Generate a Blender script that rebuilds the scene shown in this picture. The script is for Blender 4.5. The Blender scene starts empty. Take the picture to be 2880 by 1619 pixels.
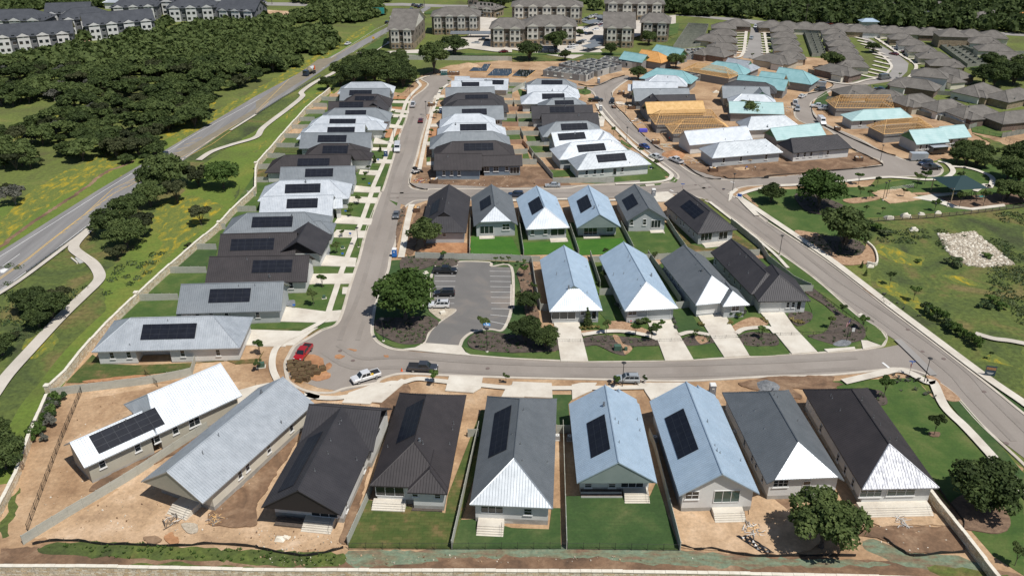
import bpy, math, random
import numpy as np
from mathutils import Vector
R=math.radians
# ------------------------------------------------------------------ camera, sky, sun, exposure
S=bpy.context.scene; C=S.collection
F_PX,PITCH,HC,CX,CY=2395.0,R(27.4),92.5,1440.0,809.5     # surveyed camera: focal length in photo pixels, pitch, height
cd=bpy.data.cameras.new("camera"); cam=bpy.data.objects.new("camera",cd); C.objects.link(cam)
cam.location=(0,0,HC); cam.rotation_euler=(math.pi/2-PITCH,0,0)
cd.sensor_width=36; cd.lens=36*F_PX/2880; cd.clip_start=1; cd.clip_end=6000; S.camera=cam
w=bpy.data.worlds.new("World"); S.world=w; w.use_nodes=True
nt=w.node_tree; bgn=nt.nodes["Background"]; sky=nt.nodes.new("ShaderNodeTexSky")
sky.sky_type='NISHITA'; sky.sun_disc=False
SUN=Vector((0.40,-0.37,1.0)).normalized()
sky.sun_elevation=math.asin(SUN.z); sky.sun_rotation=math.atan2(SUN.x,SUN.y)
sky.air_density=1.0; sky.dust_density=0.6; sky.altitude=300
nt.links.new(sky.outputs[0],bgn.inputs[0]); bgn.inputs[1].default_value=0.072
sl=bpy.data.lights.new("sun",'SUN'); sl.energy=4.6; sl.angle=R(0.5); sl.color=(1.0,0.955,0.89)
so=bpy.data.objects.new("sun",sl); C.objects.link(so); so.rotation_euler=SUN.to_track_quat('Z','Y').to_euler()
S.view_settings.view_transform='Standard'; S.view_settings.look='None'; S.view_settings.exposure=-0.04; S.view_settings.gamma=1
S.render.engine='CYCLES'
rnd=random.Random(7); npr=np.random.RandomState(5)
# ------------------------------------------------------------------ survey helpers: photo points -> ground plan
TS={r+str(c):(720*c,y,2.682) for r,y in (('a',0),('b',540),('c',1079)) for c in range(4)}
for k,o in dict(d1=(900,200),d2=(720,400),d3=(1200,200),d4=(1440,180),d5=(1740,120),d6=(1980,120),d7=(1800,300)).items(): TS[k]=(o[0],o[1],5.364)
TS['D']=(0,0,1/1.11801); TS['n']=(0,0,1.0)
def PP(s):
    out=[];t='n'
    for k in s.split():
        if ':' in k:
            t,k=k.split(':')
            if not k: continue
        x,y=k.split(',');o=TS[t];out.append((o[0]+float(x)/o[2],o[1]+float(y)/o[2]))
    return out
cp,sp=math.cos(PITCH),math.sin(PITCH)
def ray(p):
    a=(p[0]-CX)/F_PX;b=(CY-p[1])/F_PX
    return np.array([a,cp+b*sp,-sp+b*cp])
def G(p,z=0.0):
    r=ray(p);k=(z-HC)/r[2];return np.array([r[0]*k,r[1]*k])
def GP(s,z=0.0): return [G(p,z) for p in PP(s)]
def plane_hit(p,P0,N):
    r=ray(p);c=np.array([0,0,HC]);return c+r*(np.dot(P0-c,N)/np.dot(r,N))
# ------------------------------------------------------------------ materials
MATS={}
def mat(name,cols,scale=0.3,detail=6,rough=0.9,metal=0.0,bump=0.0,bscale=None,fine=0.0,fscale=3.0,emit=None,stretch=None,distort=0.0,spec=None,coat=0,zb=0,zc=.25):
    m=bpy.data.materials.new(name); m.use_nodes=True; n=m.node_tree.nodes; l=m.node_tree.links; b=n["Principled BSDF"]
    b.inputs["Roughness"].default_value=rough; b.inputs["Metallic"].default_value=metal
    if spec is not None: b.inputs["Specular IOR Level"].default_value=spec
    if coat: b.inputs["Coat Weight"].default_value=coat; b.inputs["Coat Roughness"].default_value=.08
    geo=n.new("ShaderNodeNewGeometry"); vec=geo.outputs["Position"]
    if stretch:
        mp=n.new("ShaderNodeMapping"); mp.inputs["Scale"].default_value=stretch[:3]
        if len(stretch)>3: mp.inputs["Rotation"].default_value=(0,0,stretch[3])
        l.new(vec,mp.inputs[0]); vec=mp.outputs[0]
    if isinstance(cols[0],(int,float)): cols=[(0,cols)]
    if len(cols)==1:
        b.inputs["Base Color"].default_value=(*cols[0][1],1); out=None
        if fine:
            rgb=n.new("ShaderNodeRGB"); rgb.outputs[0].default_value=(*cols[0][1],1); out=rgb.outputs[0]
    else:
        no=n.new("ShaderNodeTexNoise"); no.inputs["Scale"].default_value=scale; no.inputs["Detail"].default_value=detail; no.inputs["Roughness"].default_value=.62; no.inputs["Distortion"].default_value=distort
        l.new(vec,no.inputs["Vector"]); cr=n.new("ShaderNodeValToRGB"); l.new(no.outputs[0],cr.inputs[0])
        e=cr.color_ramp.elements
        while len(e)<len(cols): e.new(.5)
        for i,(p_,c_) in enumerate(cols): e[i].position=p_; e[i].color=(*c_,1)
        out=cr.outputs[0]
    if fine:
        n2=n.new("ShaderNodeTexNoise"); n2.inputs["Scale"].default_value=fscale; n2.inputs["Detail"].default_value=5; n2.inputs["Roughness"].default_value=.7
        l.new(geo.outputs["Position"],n2.inputs["Vector"])
        mr=n.new("ShaderNodeMapRange"); mr.inputs[1].default_value=.3; mr.inputs[2].default_value=.7; mr.inputs[3].default_value=1-fine; mr.inputs[4].default_value=1+fine; l.new(n2.outputs[0],mr.inputs[0])
        hs=n.new("ShaderNodeHueSaturation"); l.new(mr.outputs[0],hs.inputs["Value"]); l.new(out,hs.inputs["Color"]); out=hs.outputs[0]
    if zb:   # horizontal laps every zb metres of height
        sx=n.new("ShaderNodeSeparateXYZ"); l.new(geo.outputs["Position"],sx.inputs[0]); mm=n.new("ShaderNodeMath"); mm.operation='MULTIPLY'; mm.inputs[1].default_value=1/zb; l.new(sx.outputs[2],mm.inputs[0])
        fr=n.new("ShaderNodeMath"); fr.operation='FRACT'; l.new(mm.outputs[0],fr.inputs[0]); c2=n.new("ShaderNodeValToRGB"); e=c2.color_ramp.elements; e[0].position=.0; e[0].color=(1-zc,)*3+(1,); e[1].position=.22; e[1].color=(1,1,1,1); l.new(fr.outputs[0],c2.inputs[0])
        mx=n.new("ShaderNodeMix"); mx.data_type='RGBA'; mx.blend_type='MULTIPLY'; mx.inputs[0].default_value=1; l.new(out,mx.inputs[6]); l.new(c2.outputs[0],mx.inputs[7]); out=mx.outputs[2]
    if out is not None: l.new(out,b.inputs["Base Color"])
    if bump:
        n3=n.new("ShaderNodeTexNoise"); n3.inputs["Scale"].default_value=bscale or 2; n3.inputs["Detail"].default_value=6; l.new(geo.outputs["Position"],n3.inputs["Vector"])
        bp=n.new("ShaderNodeBump"); bp.inputs["Strength"].default_value=min(1,bump); bp.inputs["Distance"].default_value=bump; l.new(n3.outputs[0],bp.inputs["Height"]); l.new(bp.outputs[0],b.inputs["Normal"])
    if emit: b.inputs["Emission Color"].default_value=(*emit,1); b.inputs["Emission Strength"].default_value=1
    MATS[name]=m; return m
def m_brick(name,c1,c2,mortar,bw,bh,ms,rough=.9,offset=.5,bumpd=.02,ang=None):
    m=bpy.data.materials.new(name); m.use_nodes=True; n=m.node_tree.nodes; l=m.node_tree.links; b=n["Principled BSDF"]; b.inputs["Roughness"].default_value=rough
    g=n.new("ShaderNodeNewGeometry"); s=n.new("ShaderNodeSeparateXYZ"); l.new(g.outputs["Position"],s.inputs[0])
    a=n.new("ShaderNodeMath"); a.operation='ADD'; l.new(s.outputs[0],a.inputs[0]); l.new(s.outputs[1],a.inputs[1])
    cb=n.new("ShaderNodeCombineXYZ"); l.new(a.outputs[0],cb.inputs[0]); l.new(s.outputs[2],cb.inputs[1])
    t=n.new("ShaderNodeTexBrick"); l.new(cb.outputs[0],t.inputs["Vector"]); t.inputs["Scale"].default_value=1
    t.inputs["Color1"].default_value=(*c1,1); t.inputs["Color2"].default_value=(*c2,1); t.inputs["Mortar"].default_value=(*mortar,1)
    t.inputs["Brick Width"].default_value=bw; t.inputs["Row Height"].default_value=bh; t.inputs["Mortar Size"].default_value=ms; t.offset=offset; t.squash=.7; t.squash_frequency=3
    no=n.new("ShaderNodeTexNoise"); no.inputs["Scale"].default_value=1.3; no.inputs["Detail"].default_value=5; l.new(g.outputs["Position"],no.inputs["Vector"])
    mr=n.new("ShaderNodeMapRange"); mr.inputs[1].default_value=.3; mr.inputs[2].default_value=.7; mr.inputs[3].default_value=.75; mr.inputs[4].default_value=1.2; l.new(no.outputs[0],mr.inputs[0])
    hs=n.new("ShaderNodeHueSaturation"); l.new(mr.outputs[0],hs.inputs["Value"]); l.new(t.outputs[0],hs.inputs["Color"]); l.new(hs.outputs[0],b.inputs["Base Color"])
    bp=n.new("ShaderNodeBump"); bp.inputs["Distance"].default_value=bumpd; l.new(t.outputs["Fac"],bp.inputs["Height"]); bp.invert=True; l.new(bp.outputs[0],b.inputs["Normal"])
    MATS[name]=m; return m
mat('meadow',[(.30,(.09,.09,.03)),(.44,(.105,.125,.03)),(.56,(.12,.152,.03)),(.70,(.18,.165,.05))],.05,10,1,fine=.3,fscale=.9,bump=.35,bscale=1.2,distort=.5)
mat('roadside',[(.3,(.10,.125,.026)),(.5,(.115,.17,.024)),(.66,(.165,.185,.032)),(.8,(.21,.175,.05))],.06,10,1,fine=.25,fscale=1.2,bump=.25)
mat('rough_grass',[(.32,(.045,.055,.020)),(.43,(.066,.092,.023)),(.52,(.095,.125,.026)),(.60,(.135,.122,.038)),(.74,(.21,.16,.07))],.055,12,1,fine=.4,fscale=1.0,bump=.5,bscale=.9,distort=1.0)
mat('lawn',[(.3,(.040,.085,.017)),(.48,(.058,.108,.021)),(.62,(.092,.130,.033)),(.78,(.16,.155,.06))],.16,9,1,fine=.16,fscale=2.5,bump=.05,distort=.4)
mat('lawn_bright',[(.3,(.030,.115,.008)),(.7,(.055,.150,.014))],.25,6,1,fine=.14,fscale=2.5,bump=.05)
mat('lawn_dark',[(.3,(.030,.066,.018)),(.5,(.042,.085,.022)),(.64,(.070,.105,.032)),(.8,(.14,.14,.06))],.14,9,1,fine=.18,fscale=2.2,bump=.05,distort=.4)
mat('sod_dry',[(.34,(.065,.085,.02)),(.5,(.12,.105,.035)),(.66,(.21,.135,.062))],.35,6,1,fine=.15,fscale=2,bump=.05)
mat('sod_mix',[(.36,(.050,.088,.018)),(.54,(.085,.105,.028)),(.7,(.17,.125,.055))],.28,7,1,fine=.15,fscale=2,bump=.05)
mat('flowers',[(.40,(.11,.145,.030)),(.51,(.15,.17,.03)),(.61,(.30,.245,.02)),(.76,(.52,.35,.012))],.34,13,1,fine=.35,fscale=2.2,bump=.3,distort=.7,stretch=(1.4,.7,1,.6))
mat('dirt',[(.28,(.21,.122,.065)),(.46,(.355,.228,.13)),(.6,(.455,.31,.185)),(.74,(.55,.42,.29))],.10,12,1,fine=.22,fscale=1.4,bump=.2,distort=.3)
mat('dirt_pale',[(.28,(.29,.19,.115)),(.46,(.44,.30,.18)),(.6,(.53,.375,.24)),(.75,(.61,.48,.35))],.16,12,1,fine=.22,fscale=1.6,bump=.2,distort=.3)
mat('dirt_brown',[(.28,(.085,.055,.035)),(.5,(.19,.115,.068)),(.74,(.34,.235,.15))],.16,10,1,fine=.24,fscale=1.6,bump=.2,distort=.8)
mat('dirt_orange',[(.3,(.26,.12,.055)),(.6,(.42,.22,.11)),(.8,(.55,.36,.22))],.3,8,1,fine=.2,fscale=2,bump=.1)
mat('hydro',[(.36,(.19,.125,.08)),(.47,(.17,.17,.105)),(.58,(.16,.215,.145)),(.72,(.26,.23,.15))],.45,12,1,fine=.3,fscale=1.5,bump=.2,stretch=(.5,1.6,1))
mat('mulch',[(.35,(.062,.049,.041)),(.7,(.12,.094,.077))],1.2,8,1,fine=.3,fscale=6,bump=.12)
mat('mulch_brown',[(.35,(.12,.075,.05)),(.7,(.24,.16,.105))],1.2,8,1,fine=.3,fscale=6,bump=.12)
mat('woodchip',[(.35,(.28,.165,.095)),(.7,(.47,.32,.20))],1.5,8,1,fine=.25,fscale=6,bump=.12)
mat('gravel',[(.35,(.13,.14,.15)),(.7,(.25,.26,.27))],2,8,1,fine=.3,fscale=8,bump=.06)
mat('gravel_bed',[(.35,(.34,.29,.22)),(.7,(.52,.46,.37))],2,8,1,fine=.35,fscale=7,bump=.1)
mat('asphalt',[(.3,(.235,.205,.178)),(.5,(.275,.243,.213)),(.7,(.31,.277,.245))],.09,10,.92,fine=.07,fscale=5,bump=.02,stretch=(1,.45,1,.3),distort=.4)
mat('asphalt_new',[(.3,(.25,.235,.22)),(.7,(.31,.295,.275))],.08,10,.92,fine=.06,fscale=5,bump=.02)
mat('asphalt_lot',[(.3,(.135,.130,.125)),(.5,(.16,.153,.145)),(.72,(.24,.205,.175))],.09,9,.9,fine=.10,fscale=7,bump=.02,distort=.8)
mat('asphalt_hwy',[(.35,(.175,.171,.168)),(.52,(.22,.214,.21)),(.68,(.265,.26,.252))],.16,9,.9,fine=.06,fscale=4,stretch=(2.6,.12,1,-.62),bump=.02)
mat('hatched_asphalt',[(.35,(.20,.175,.13)),(.7,(.25,.215,.155))],.3,6,.9,fine=.08,fscale=4)
mat('concrete',[(.32,(.50,.45,.38)),(.5,(.60,.555,.475)),(.7,(.68,.64,.56))],.22,8,.9,fine=.05,fscale=3)
mat('concrete_trail',[(.32,(.46,.42,.36)),(.6,(.56,.515,.45)),(.75,(.62,.58,.51))],.12,8,.9,fine=.05,fscale=3)
mat('concrete_grey',[(.32,(.36,.36,.34)),(.7,(.46,.46,.43))],.3,8,.9,fine=.07,fscale=3)
mat('curb',[(.3,(.44,.39,.32)),(.7,(.58,.53,.455))],.3,6,.9,fine=.07,fscale=3)
mat('paint_white',[(.3,(.62,.62,.60)),(.7,(.78,.78,.76))],.8,5,.8)
mat('paint_yellow',[(.3,(.52,.34,.10)),(.7,(.62,.43,.16))],.8,5,.8)
mat('paint_blue',(.06,.26,.55),rough=.7)
mat('sealer',(.17,.13,.115),rough=.7)
mat('galv',[(.35,(.43,.465,.495)),(.65,(.51,.545,.575))],.5,4,rough=.50,metal=.6,fine=.07,fscale=.8)
mat('galv_white',[(.35,(.50,.54,.58)),(.65,(.59,.625,.66))],.5,6,rough=.52,metal=.5,fine=.07,fscale=.8)  # on hip ends of darker roofs it paints the sun's glare as colour
mat('blue_grey',[(.35,(.385,.49,.59)),(.65,(.435,.54,.64))],.3,6,rough=.5,metal=.35,fine=.07,fscale=.8)
mat('roof_grey',[(.35,(.225,.25,.27)),(.65,(.265,.29,.31))],.3,4,rough=.5,metal=.45,fine=.07,fscale=.8)
mat('roof_slate',[(.35,(.135,.150,.162)),(.65,(.16,.175,.188))],.3,4,rough=.5,metal=.3,fine=.07,fscale=.8)
mat('roof_dark',[(.35,(.032,.031,.036)),(.65,(.044,.042,.047))],.3,4,rough=.6,metal=.1,fine=.07,fscale=.8)
mat('roof_bronze',[(.35,(.034,.030,.032)),(.65,(.046,.040,.042))],.3,4,rough=.6,metal=.1,fine=.07,fscale=.8)
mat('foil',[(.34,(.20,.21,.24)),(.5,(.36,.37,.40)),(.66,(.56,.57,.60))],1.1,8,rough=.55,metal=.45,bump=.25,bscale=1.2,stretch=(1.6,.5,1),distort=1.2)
mat('sage',[(.3,(.20,.25,.235)),(.7,(.25,.30,.285))],.4,4,rough=.6)
mat('board_dark',(.024,.020,.020),rough=.8)
mat('board_green',[(.3,(.05,.16,.075)),(.7,(.09,.24,.12))],.6,4,rough=.7)
mat('sheathing_lime',(.22,.42,.13),rough=.7)
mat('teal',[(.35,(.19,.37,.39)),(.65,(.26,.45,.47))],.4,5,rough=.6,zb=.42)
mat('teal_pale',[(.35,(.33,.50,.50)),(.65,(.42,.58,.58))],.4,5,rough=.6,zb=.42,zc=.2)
mat('osb',[(.35,(.55,.34,.13)),(.65,(.68,.45,.21))],.9,8,rough=.85,fine=.12,fscale=4)
mat('osb_orange',[(.35,(.52,.25,.07)),(.65,(.62,.33,.11))],.9,8,rough=.85,fine=.12,fscale=4)
mat('lumber',[(.35,(.58,.34,.13)),(.65,(.76,.50,.23))],1.2,5,rough=.85)
mat('felt',[(.35,(.05,.05,.055)),(.65,(.07,.07,.075))],.5,5,rough=.9)
mat('stucco_white',[(.3,(.58,.58,.56)),(.7,(.68,.68,.655))],.35,6,rough=.9,fine=.04)
mat('stucco_grey',[(.3,(.40,.42,.425)),(.7,(.47,.49,.49))],.35,6,rough=.9,fine=.04)
mat('stucco_beige',[(.3,(.40,.375,.30)),(.7,(.46,.43,.35))],.35,6,rough=.9,fine=.04)
mat('stucco_cream',[(.3,(.60,.56,.46)),(.7,(.68,.64,.54))],.35,6,rough=.9,fine=.04)
mat('siding_blue',[(.3,(.17,.22,.27)),(.7,(.21,.26,.31))],.35,5,rough=.85)
mat('foundation',[(.3,(.28,.275,.25)),(.7,(.44,.42,.38))],.5,8,rough=.95,fine=.1)
mat('printed_wall',[(.3,(.20,.20,.20)),(.7,(.27,.27,.265))],.5,7,rough=.9,fine=.1,stretch=(1,1,6))
mat('trim_white',(.72,.72,.70),rough=.6)
mat('soffit_white',(.62,.61,.58),rough=.8)
mat('glass',(.018,.024,.028),rough=.08,spec=.8)
mat('glass_green',(.035,.075,.065),rough=.06,spec=.9)
mat('solar',[(.35,(.0075,.0095,.016)),(.65,(.012,.015,.024))],.8,4,rough=.5,spec=.16)
mat('solar_frame',(.035,.04,.048),rough=.5,metal=.3)
mat('asphalt_lane',[(.3,(.222,.195,.17)),(.7,(.285,.255,.225))],.1,9,.9,fine=.08,fscale=4)
mat('fence_panel',[(.3,(.37,.375,.325)),(.7,(.46,.465,.41))],.6,6,rough=.9,fine=.06,stretch=(1,1,5))
mat('fence_tan',[(.3,(.36,.235,.165)),(.7,(.46,.31,.22))],.6,6,rough=.9,fine=.06)
mat('fence_wood',[(.3,(.17,.18,.155)),(.7,(.27,.275,.24))],.5,6,rough=.9,fine=.15,fscale=1.5)
mat('iron',(.018,.018,.019),rough=.6)
mat('steel',(.35,.36,.37),rough=.45,metal=.8)
m_brick('limestone',(.86,.80,.65),(.66,.50,.30),(.45,.38,.28),.75,.28,.03)
m_brick('stone_brown',(.27,.205,.13),(.37,.29,.195),(.20,.17,.13),.7,.3,.03)
m_brick('brick_brown',(.17,.105,.08),(.22,.15,.115),(.22,.19,.17),.35,.12,.015)
mat('cap_stone',[(.3,(.62,.57,.47)),(.7,(.76,.72,.62))],.9,5,rough=.9)
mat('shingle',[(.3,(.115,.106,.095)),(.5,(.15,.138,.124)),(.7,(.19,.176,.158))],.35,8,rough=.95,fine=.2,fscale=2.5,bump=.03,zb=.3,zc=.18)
mat('shingle_dark',[(.3,(.045,.050,.060)),(.7,(.070,.076,.088))],.3,8,rough=.92,fine=.12,fscale=2)
mat('apt_white',[(.3,(.58,.58,.57)),(.7,(.66,.66,.65))],.2,5,rough=.9)
mat('apt_grey',[(.3,(.12,.125,.135)),(.7,(.16,.165,.175))],.2,5,rough=.9)
mat('apt_taupe',[(.3,(.15,.125,.10)),(.7,(.19,.16,.13))],.2,5,rough=.9)
mat('apt_cream',[(.3,(.50,.48,.42)),(.7,(.58,.56,.50))],.2,5,rough=.9)
def m_sod(name,k=1.0):   # laid turf: strips of differing dryness
    m=MATS[name]; n=m.node_tree.nodes;l=m.node_tree.links;b=n["Principled BSDF"]; src=b.inputs["Base Color"].links[0].from_socket
    g=n.new("ShaderNodeNewGeometry"); t=n.new("ShaderNodeTexBrick"); l.new(g.outputs["Position"],t.inputs["Vector"]); t.inputs["Scale"].default_value=1; t.inputs["Brick Width"].default_value=1.5; t.inputs["Row Height"].default_value=.62; t.inputs["Mortar Size"].default_value=.025
    t.inputs["Color1"].default_value=(.78,.86,.7,1); t.inputs["Color2"].default_value=(1.25,1.08,1.15,1); t.inputs["Mortar"].default_value=(.72,.62,.5,1)
    mx=n.new("ShaderNodeMix"); mx.data_type='RGBA'; mx.blend_type='MULTIPLY'; mx.inputs[0].default_value=k; l.new(src,mx.inputs[6]); l.new(t.outputs[0],mx.inputs[7]); l.new(mx.outputs[2],b.inputs["Base Color"])
for n_,k_ in (('sod_mix',1),('sod_dry',.8),('lawn',.35),('lawn_dark',.35),('lawn_bright',.25)): m_sod(n_,k_)
def leafmat(name,c1,c2,c3):
    m=bpy.data.materials.new(name); m.use_nodes=True; n=m.node_tree.nodes; l=m.node_tree.links; b=n["Principled BSDF"]
    b.inputs["Roughness"].default_value=.75; b.inputs["Specular IOR Level"].default_value=.25
    g=n.new("ShaderNodeNewGeometry"); oi=n.new("ShaderNodeObjectInfo"); no=n.new("ShaderNodeTexNoise"); no.inputs["Scale"].default_value=.45; no.inputs["Detail"].default_value=5
    l.new(g.outputs["Position"],no.inputs["Vector"])
    a=n.new("ShaderNodeMath"); a.operation='MULTIPLY_ADD'; l.new(oi.outputs["Random"],a.inputs[0]); a.inputs[1].default_value=.38; l.new(no.outputs[0],a.inputs[2])
    a2=n.new("ShaderNodeMath"); a2.operation='MULTIPLY_ADD'; l.new(g.outputs["Random Per Island"],a2.inputs[0]); a2.inputs[1].default_value=.24; l.new(a.outputs[0],a2.inputs[2])
    cr=n.new("ShaderNodeValToRGB"); e=cr.color_ramp.elements; e.new(.5)
    for i,(p_,c_) in enumerate(((.58,c1),(.82,c2),(1.0,c3))): e[i].position=p_; e[i].color=(*c_,1)
    l.new(a2.outputs[0],cr.inputs[0]); l.new(cr.outputs[0],b.inputs["Base Color"])
    tr=n.new("ShaderNodeBsdfTranslucent"); l.new(cr.outputs[0],tr.inputs[0]); mx=n.new("ShaderNodeMixShader"); mx.inputs[0].default_value=.30
    l.new(b.outputs[0],mx.inputs[1]); l.new(tr.outputs[0],mx.inputs[2]); l.new(mx.outputs[0],n["Material Output"].inputs[0])
    MATS[name]=m
leafmat('leaf_oak',(.042,.064,.020),(.072,.105,.031),(.118,.158,.050))
leafmat('leaf_bright',(.050,.090,.020),(.080,.138,.030),(.13,.195,.052))
leafmat('leaf_cedar',(.036,.046,.020),(.056,.068,.027),(.085,.095,.042))
leafmat('leaf_grey',(.08,.088,.07),(.12,.125,.10),(.17,.17,.14))
leafmat('leaf_shrub',(.05,.09,.035),(.085,.125,.05),(.13,.16,.075))
leafmat('leaf_gold',(.20,.18,.06),(.32,.27,.10),(.42,.36,.16))
mat('bark',[(.3,(.07,.055,.045)),(.7,(.13,.11,.09))],3,5,rough=.95)
mat('bark_pale',[(.3,(.20,.18,.16)),(.7,(.32,.29,.26))],3,5,rough=.95)
# ------------------------------------------------------------------ mesh builder
class MB:
    def __init__(s): s.v=[];s.f=[];s.m=[];s.mats=[]
    def mi(s,m):
        if m not in s.mats: s.mats.append(m)
        return s.mats.index(m)
    def face(s,pts,m):
        i=len(s.v); s.v.extend([tuple(float(c) for c in p) for p in pts]); s.f.append(tuple(range(i,i+len(pts)))); s.m.append(s.mi(m))
    def box(s,c,d,m,rot=0.0,top=None):
        cx,cy,cz=c;dx,dy,dz=d[0]/2,d[1]/2,d[2]/2;ca,sa=math.cos(rot),math.sin(rot);tx=top if top is not None else 1
        P=[]
        for z,k in ((-dz,1),(dz,tx)):
            for x,y in ((-dx,-dy),(dx,-dy),(dx,dy),(-dx,dy)):
                x*=k;y*=k;P.append((cx+x*ca-y*sa,cy+x*sa+y*ca,cz+z))
        i=len(s.v); s.v.extend(P); k=s.mi(m)
        for f in ((0,3,2,1),(4,5,6,7),(0,1,5,4),(1,2,6,5),(2,3,7,6),(3,0,4,7)): s.f.append(tuple(i+j for j in f)); s.m.append(k)
    def beam(s,a,b,r,m,r2=None,n=4):
        a=Vector(a);b=Vector(b);d=(b-a)
        if d.length<1e-6: return
        d.normalize();u=d.orthogonal().normalized();v=d.cross(u);r2=r if r2 is None else r2;i=len(s.v)
        for q,rr in ((a,r),(b,r2)):
            for k in range(n):
                an=2*math.pi*(k+.5)/n;p=q+(u*math.cos(an)+v*math.sin(an))*rr;s.v.append(tuple(p))
        k_=s.mi(m)
        for k in range(n): s.f.append((i+k,i+(k+1)%n,i+n+(k+1)%n,i+n+k)); s.m.append(k_)
        s.f.append(tuple(i+n+k for k in range(n))); s.m.append(k_); s.f.append(tuple(i+n-1-k for k in range(n))); s.m.append(k_)
    def prism(s,poly,z0,z1,m,mtop=None,msid=None):
        n=len(poly)
        a=sum(poly[k][0]*poly[(k+1)%n][1]-poly[(k+1)%n][0]*poly[k][1] for k in range(n))
        if a<0: poly=poly[::-1]
        s.face([(p[0],p[1],z1) for p in poly],mtop or m)
        for k in range(n):
            p,q=poly[k],poly[(k+1)%n]; s.face([(p[0],p[1],z0),(q[0],q[1],z0),(q[0],q[1],z1),(p[0],p[1],z1)],m)
    def build(s,name,parent=None,loc=None,smooth=False,label=None):
        me=bpy.data.meshes.new(name); me.from_pydata(s.v,[],s.f)
        for m in s.mats: me.materials.append(MATS[m])
        if s.m and len(s.mats)>1: me.polygons.foreach_set('material_index',s.m)
        if smooth: me.polygons.foreach_set('use_smooth',[True]*len(s.f))
        me.update(); o=bpy.data.objects.new(name,me); C.objects.link(o)
        if parent is not None: o.parent=parent
        if loc is not None: o.location=loc
        if label: o['label']=label
        return o
def tag(o,label,cat,group=None,kind=None):
    if label: o['label']=label
    if cat: o['category']=cat
    if group: o['group']=group
    if kind: o['kind']=kind
    return o
def thing(name,label,cat,loc=(0,0,0),rz=0.0,group=None):
    o=bpy.data.objects.new(name,None); C.objects.link(o); o.location=loc; o.rotation_euler=(0,0,rz); o.empty_display_size=.5
    return tag(o,label,cat,group)
def dup(root,loc,rz=None,label=None,group=None,scale=None):
    r=root.copy(); C.objects.link(r); r.location=loc
    if rz is not None: r.rotation_euler=(0,0,rz)
    if label: r['label']=label
    if group: r['group']=group
    if scale: r.scale=scale if isinstance(scale,tuple) else (scale,)*3
    for ch in list(KIDS.get(root.name,[])):
        c=ch.copy(); C.objects.link(c); c.parent=r
        for g in KIDS.get(ch.name,[]):
            d=g.copy(); C.objects.link(d); d.parent=c
    return r
KIDS={}
def kidsof(root):
    KIDS[root.name]=[o for o in bpy.data.objects if o.parent==root]
    for c in KIDS[root.name]: KIDS[c.name]=[o for o in bpy.data.objects if o.parent==c]
# ------------------------------------------------------------------ ground sheets
def smooth(P,closed=False,k=5):
    P=[np.array(p,float) for p in P];n=len(P);out=[]
    rng=range(n) if closed else range(n-1)
    for i in rng:
        p0=P[(i-1)%n] if (closed or i>0) else P[0]*2-P[1]
        p1=P[i];p2=P[(i+1)%n];p3=P[(i+2)%n] if (closed or i+2<n) else P[-1]*2-P[-2]
        for j in range(k):
            t=j/k;out.append(.5*((2*p1)+(-p0+p2)*t+(2*p0-5*p1+4*p2-p3)*t*t+(-p0+3*p1-3*p2+p3)*t**3))
    if not closed: out.append(P[-1])
    return out
ZL=[0.004]
from mathutils.geometry import delaunay_2d_cdt
from mathutils import noise as mnoise
def rough(P,amp,closed=True):
    out=[];n=len(P)
    for i in range(n):
        a,c=P[i],P[(i+1)%n];k=max(1,int(np.linalg.norm(c-a)/max(.6,amp*1.2)))
        for j in range(k):
            p=a+(c-a)*j/k; q=Vector((p[0]*.5/amp**.5,p[1]*.5/amp**.5,3.1)); v=mnoise.noise_vector(q)+mnoise.noise_vector(q*2.7)*.5; out.append(p+np.array([v.x,v.y])*amp)
    return out
def fill(b,P,z,m):
    n=len(P)
    for k in range(n):
        p,q=P[k],P[(k+1)%n]; b.face([(p[0],p[1],z-.2),(q[0],q[1],z-.2),(q[0],q[1],z),(p[0],p[1],z)],m)
    V,E_,F,_,_,_=delaunay_2d_cdt([Vector((float(p[0]),float(p[1]))) for p in P],[],[list(range(n))],1,1e-5)
    for f in F:
        q=[V[k] for k in f]; a=(q[1].x-q[0].x)*(q[2].y-q[0].y)-(q[2].x-q[0].x)*(q[1].y-q[0].y)
        if a<0: q=q[::-1]
        b.face([(p.x,p.y,z) for p in q],m)
RG={'flowers':1.6,'roadside':.8,'rough_grass':.8,'dirt':.5,'dirt_pale':.4,'dirt_brown':.45,'dirt_orange':.3,'hydro':.7,'sod_dry':.12,'mulch_brown':.12}
def sheet(name,s,m,sm=False,z=None,kind='structure',label=None,cat=None,fine=None):
    P=GP(s) if isinstance(s,str) else s
    if sm: P=smooth(P,True)
    if z is None: ZL[0]+=.003; z=ZL[0]
    if m in RG: P=rough(P,RG[m])
    b=MB(); fill(b,P,z,m); o=b.build(name); tag(o,label,cat,None,kind); return o
def sheets(name,lst,m,sm=False):
    ZL[0]+=.002; b=MB()
    for s in lst:
        P=GP(s) if isinstance(s,str) else s
        if sm: P=smooth(P,True)
        if m in RG: P=rough(P,RG[m])
        ZL[0]+=.0004; fill(b,P,ZL[0],m)
    o=b.build(name); tag(o,None,None,None,'structure'); return o
def offs(P,d):
    P=[np.array(p,float) for p in P];out=[]
    for i in range(len(P)):
        a=P[max(0,i-1)];b=P[min(len(P)-1,i+1)];t=b-a;t/=max(1e-9,np.linalg.norm(t));out.append(P[i]+np.array([-t[1],t[0]])*d)
    return out
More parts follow.
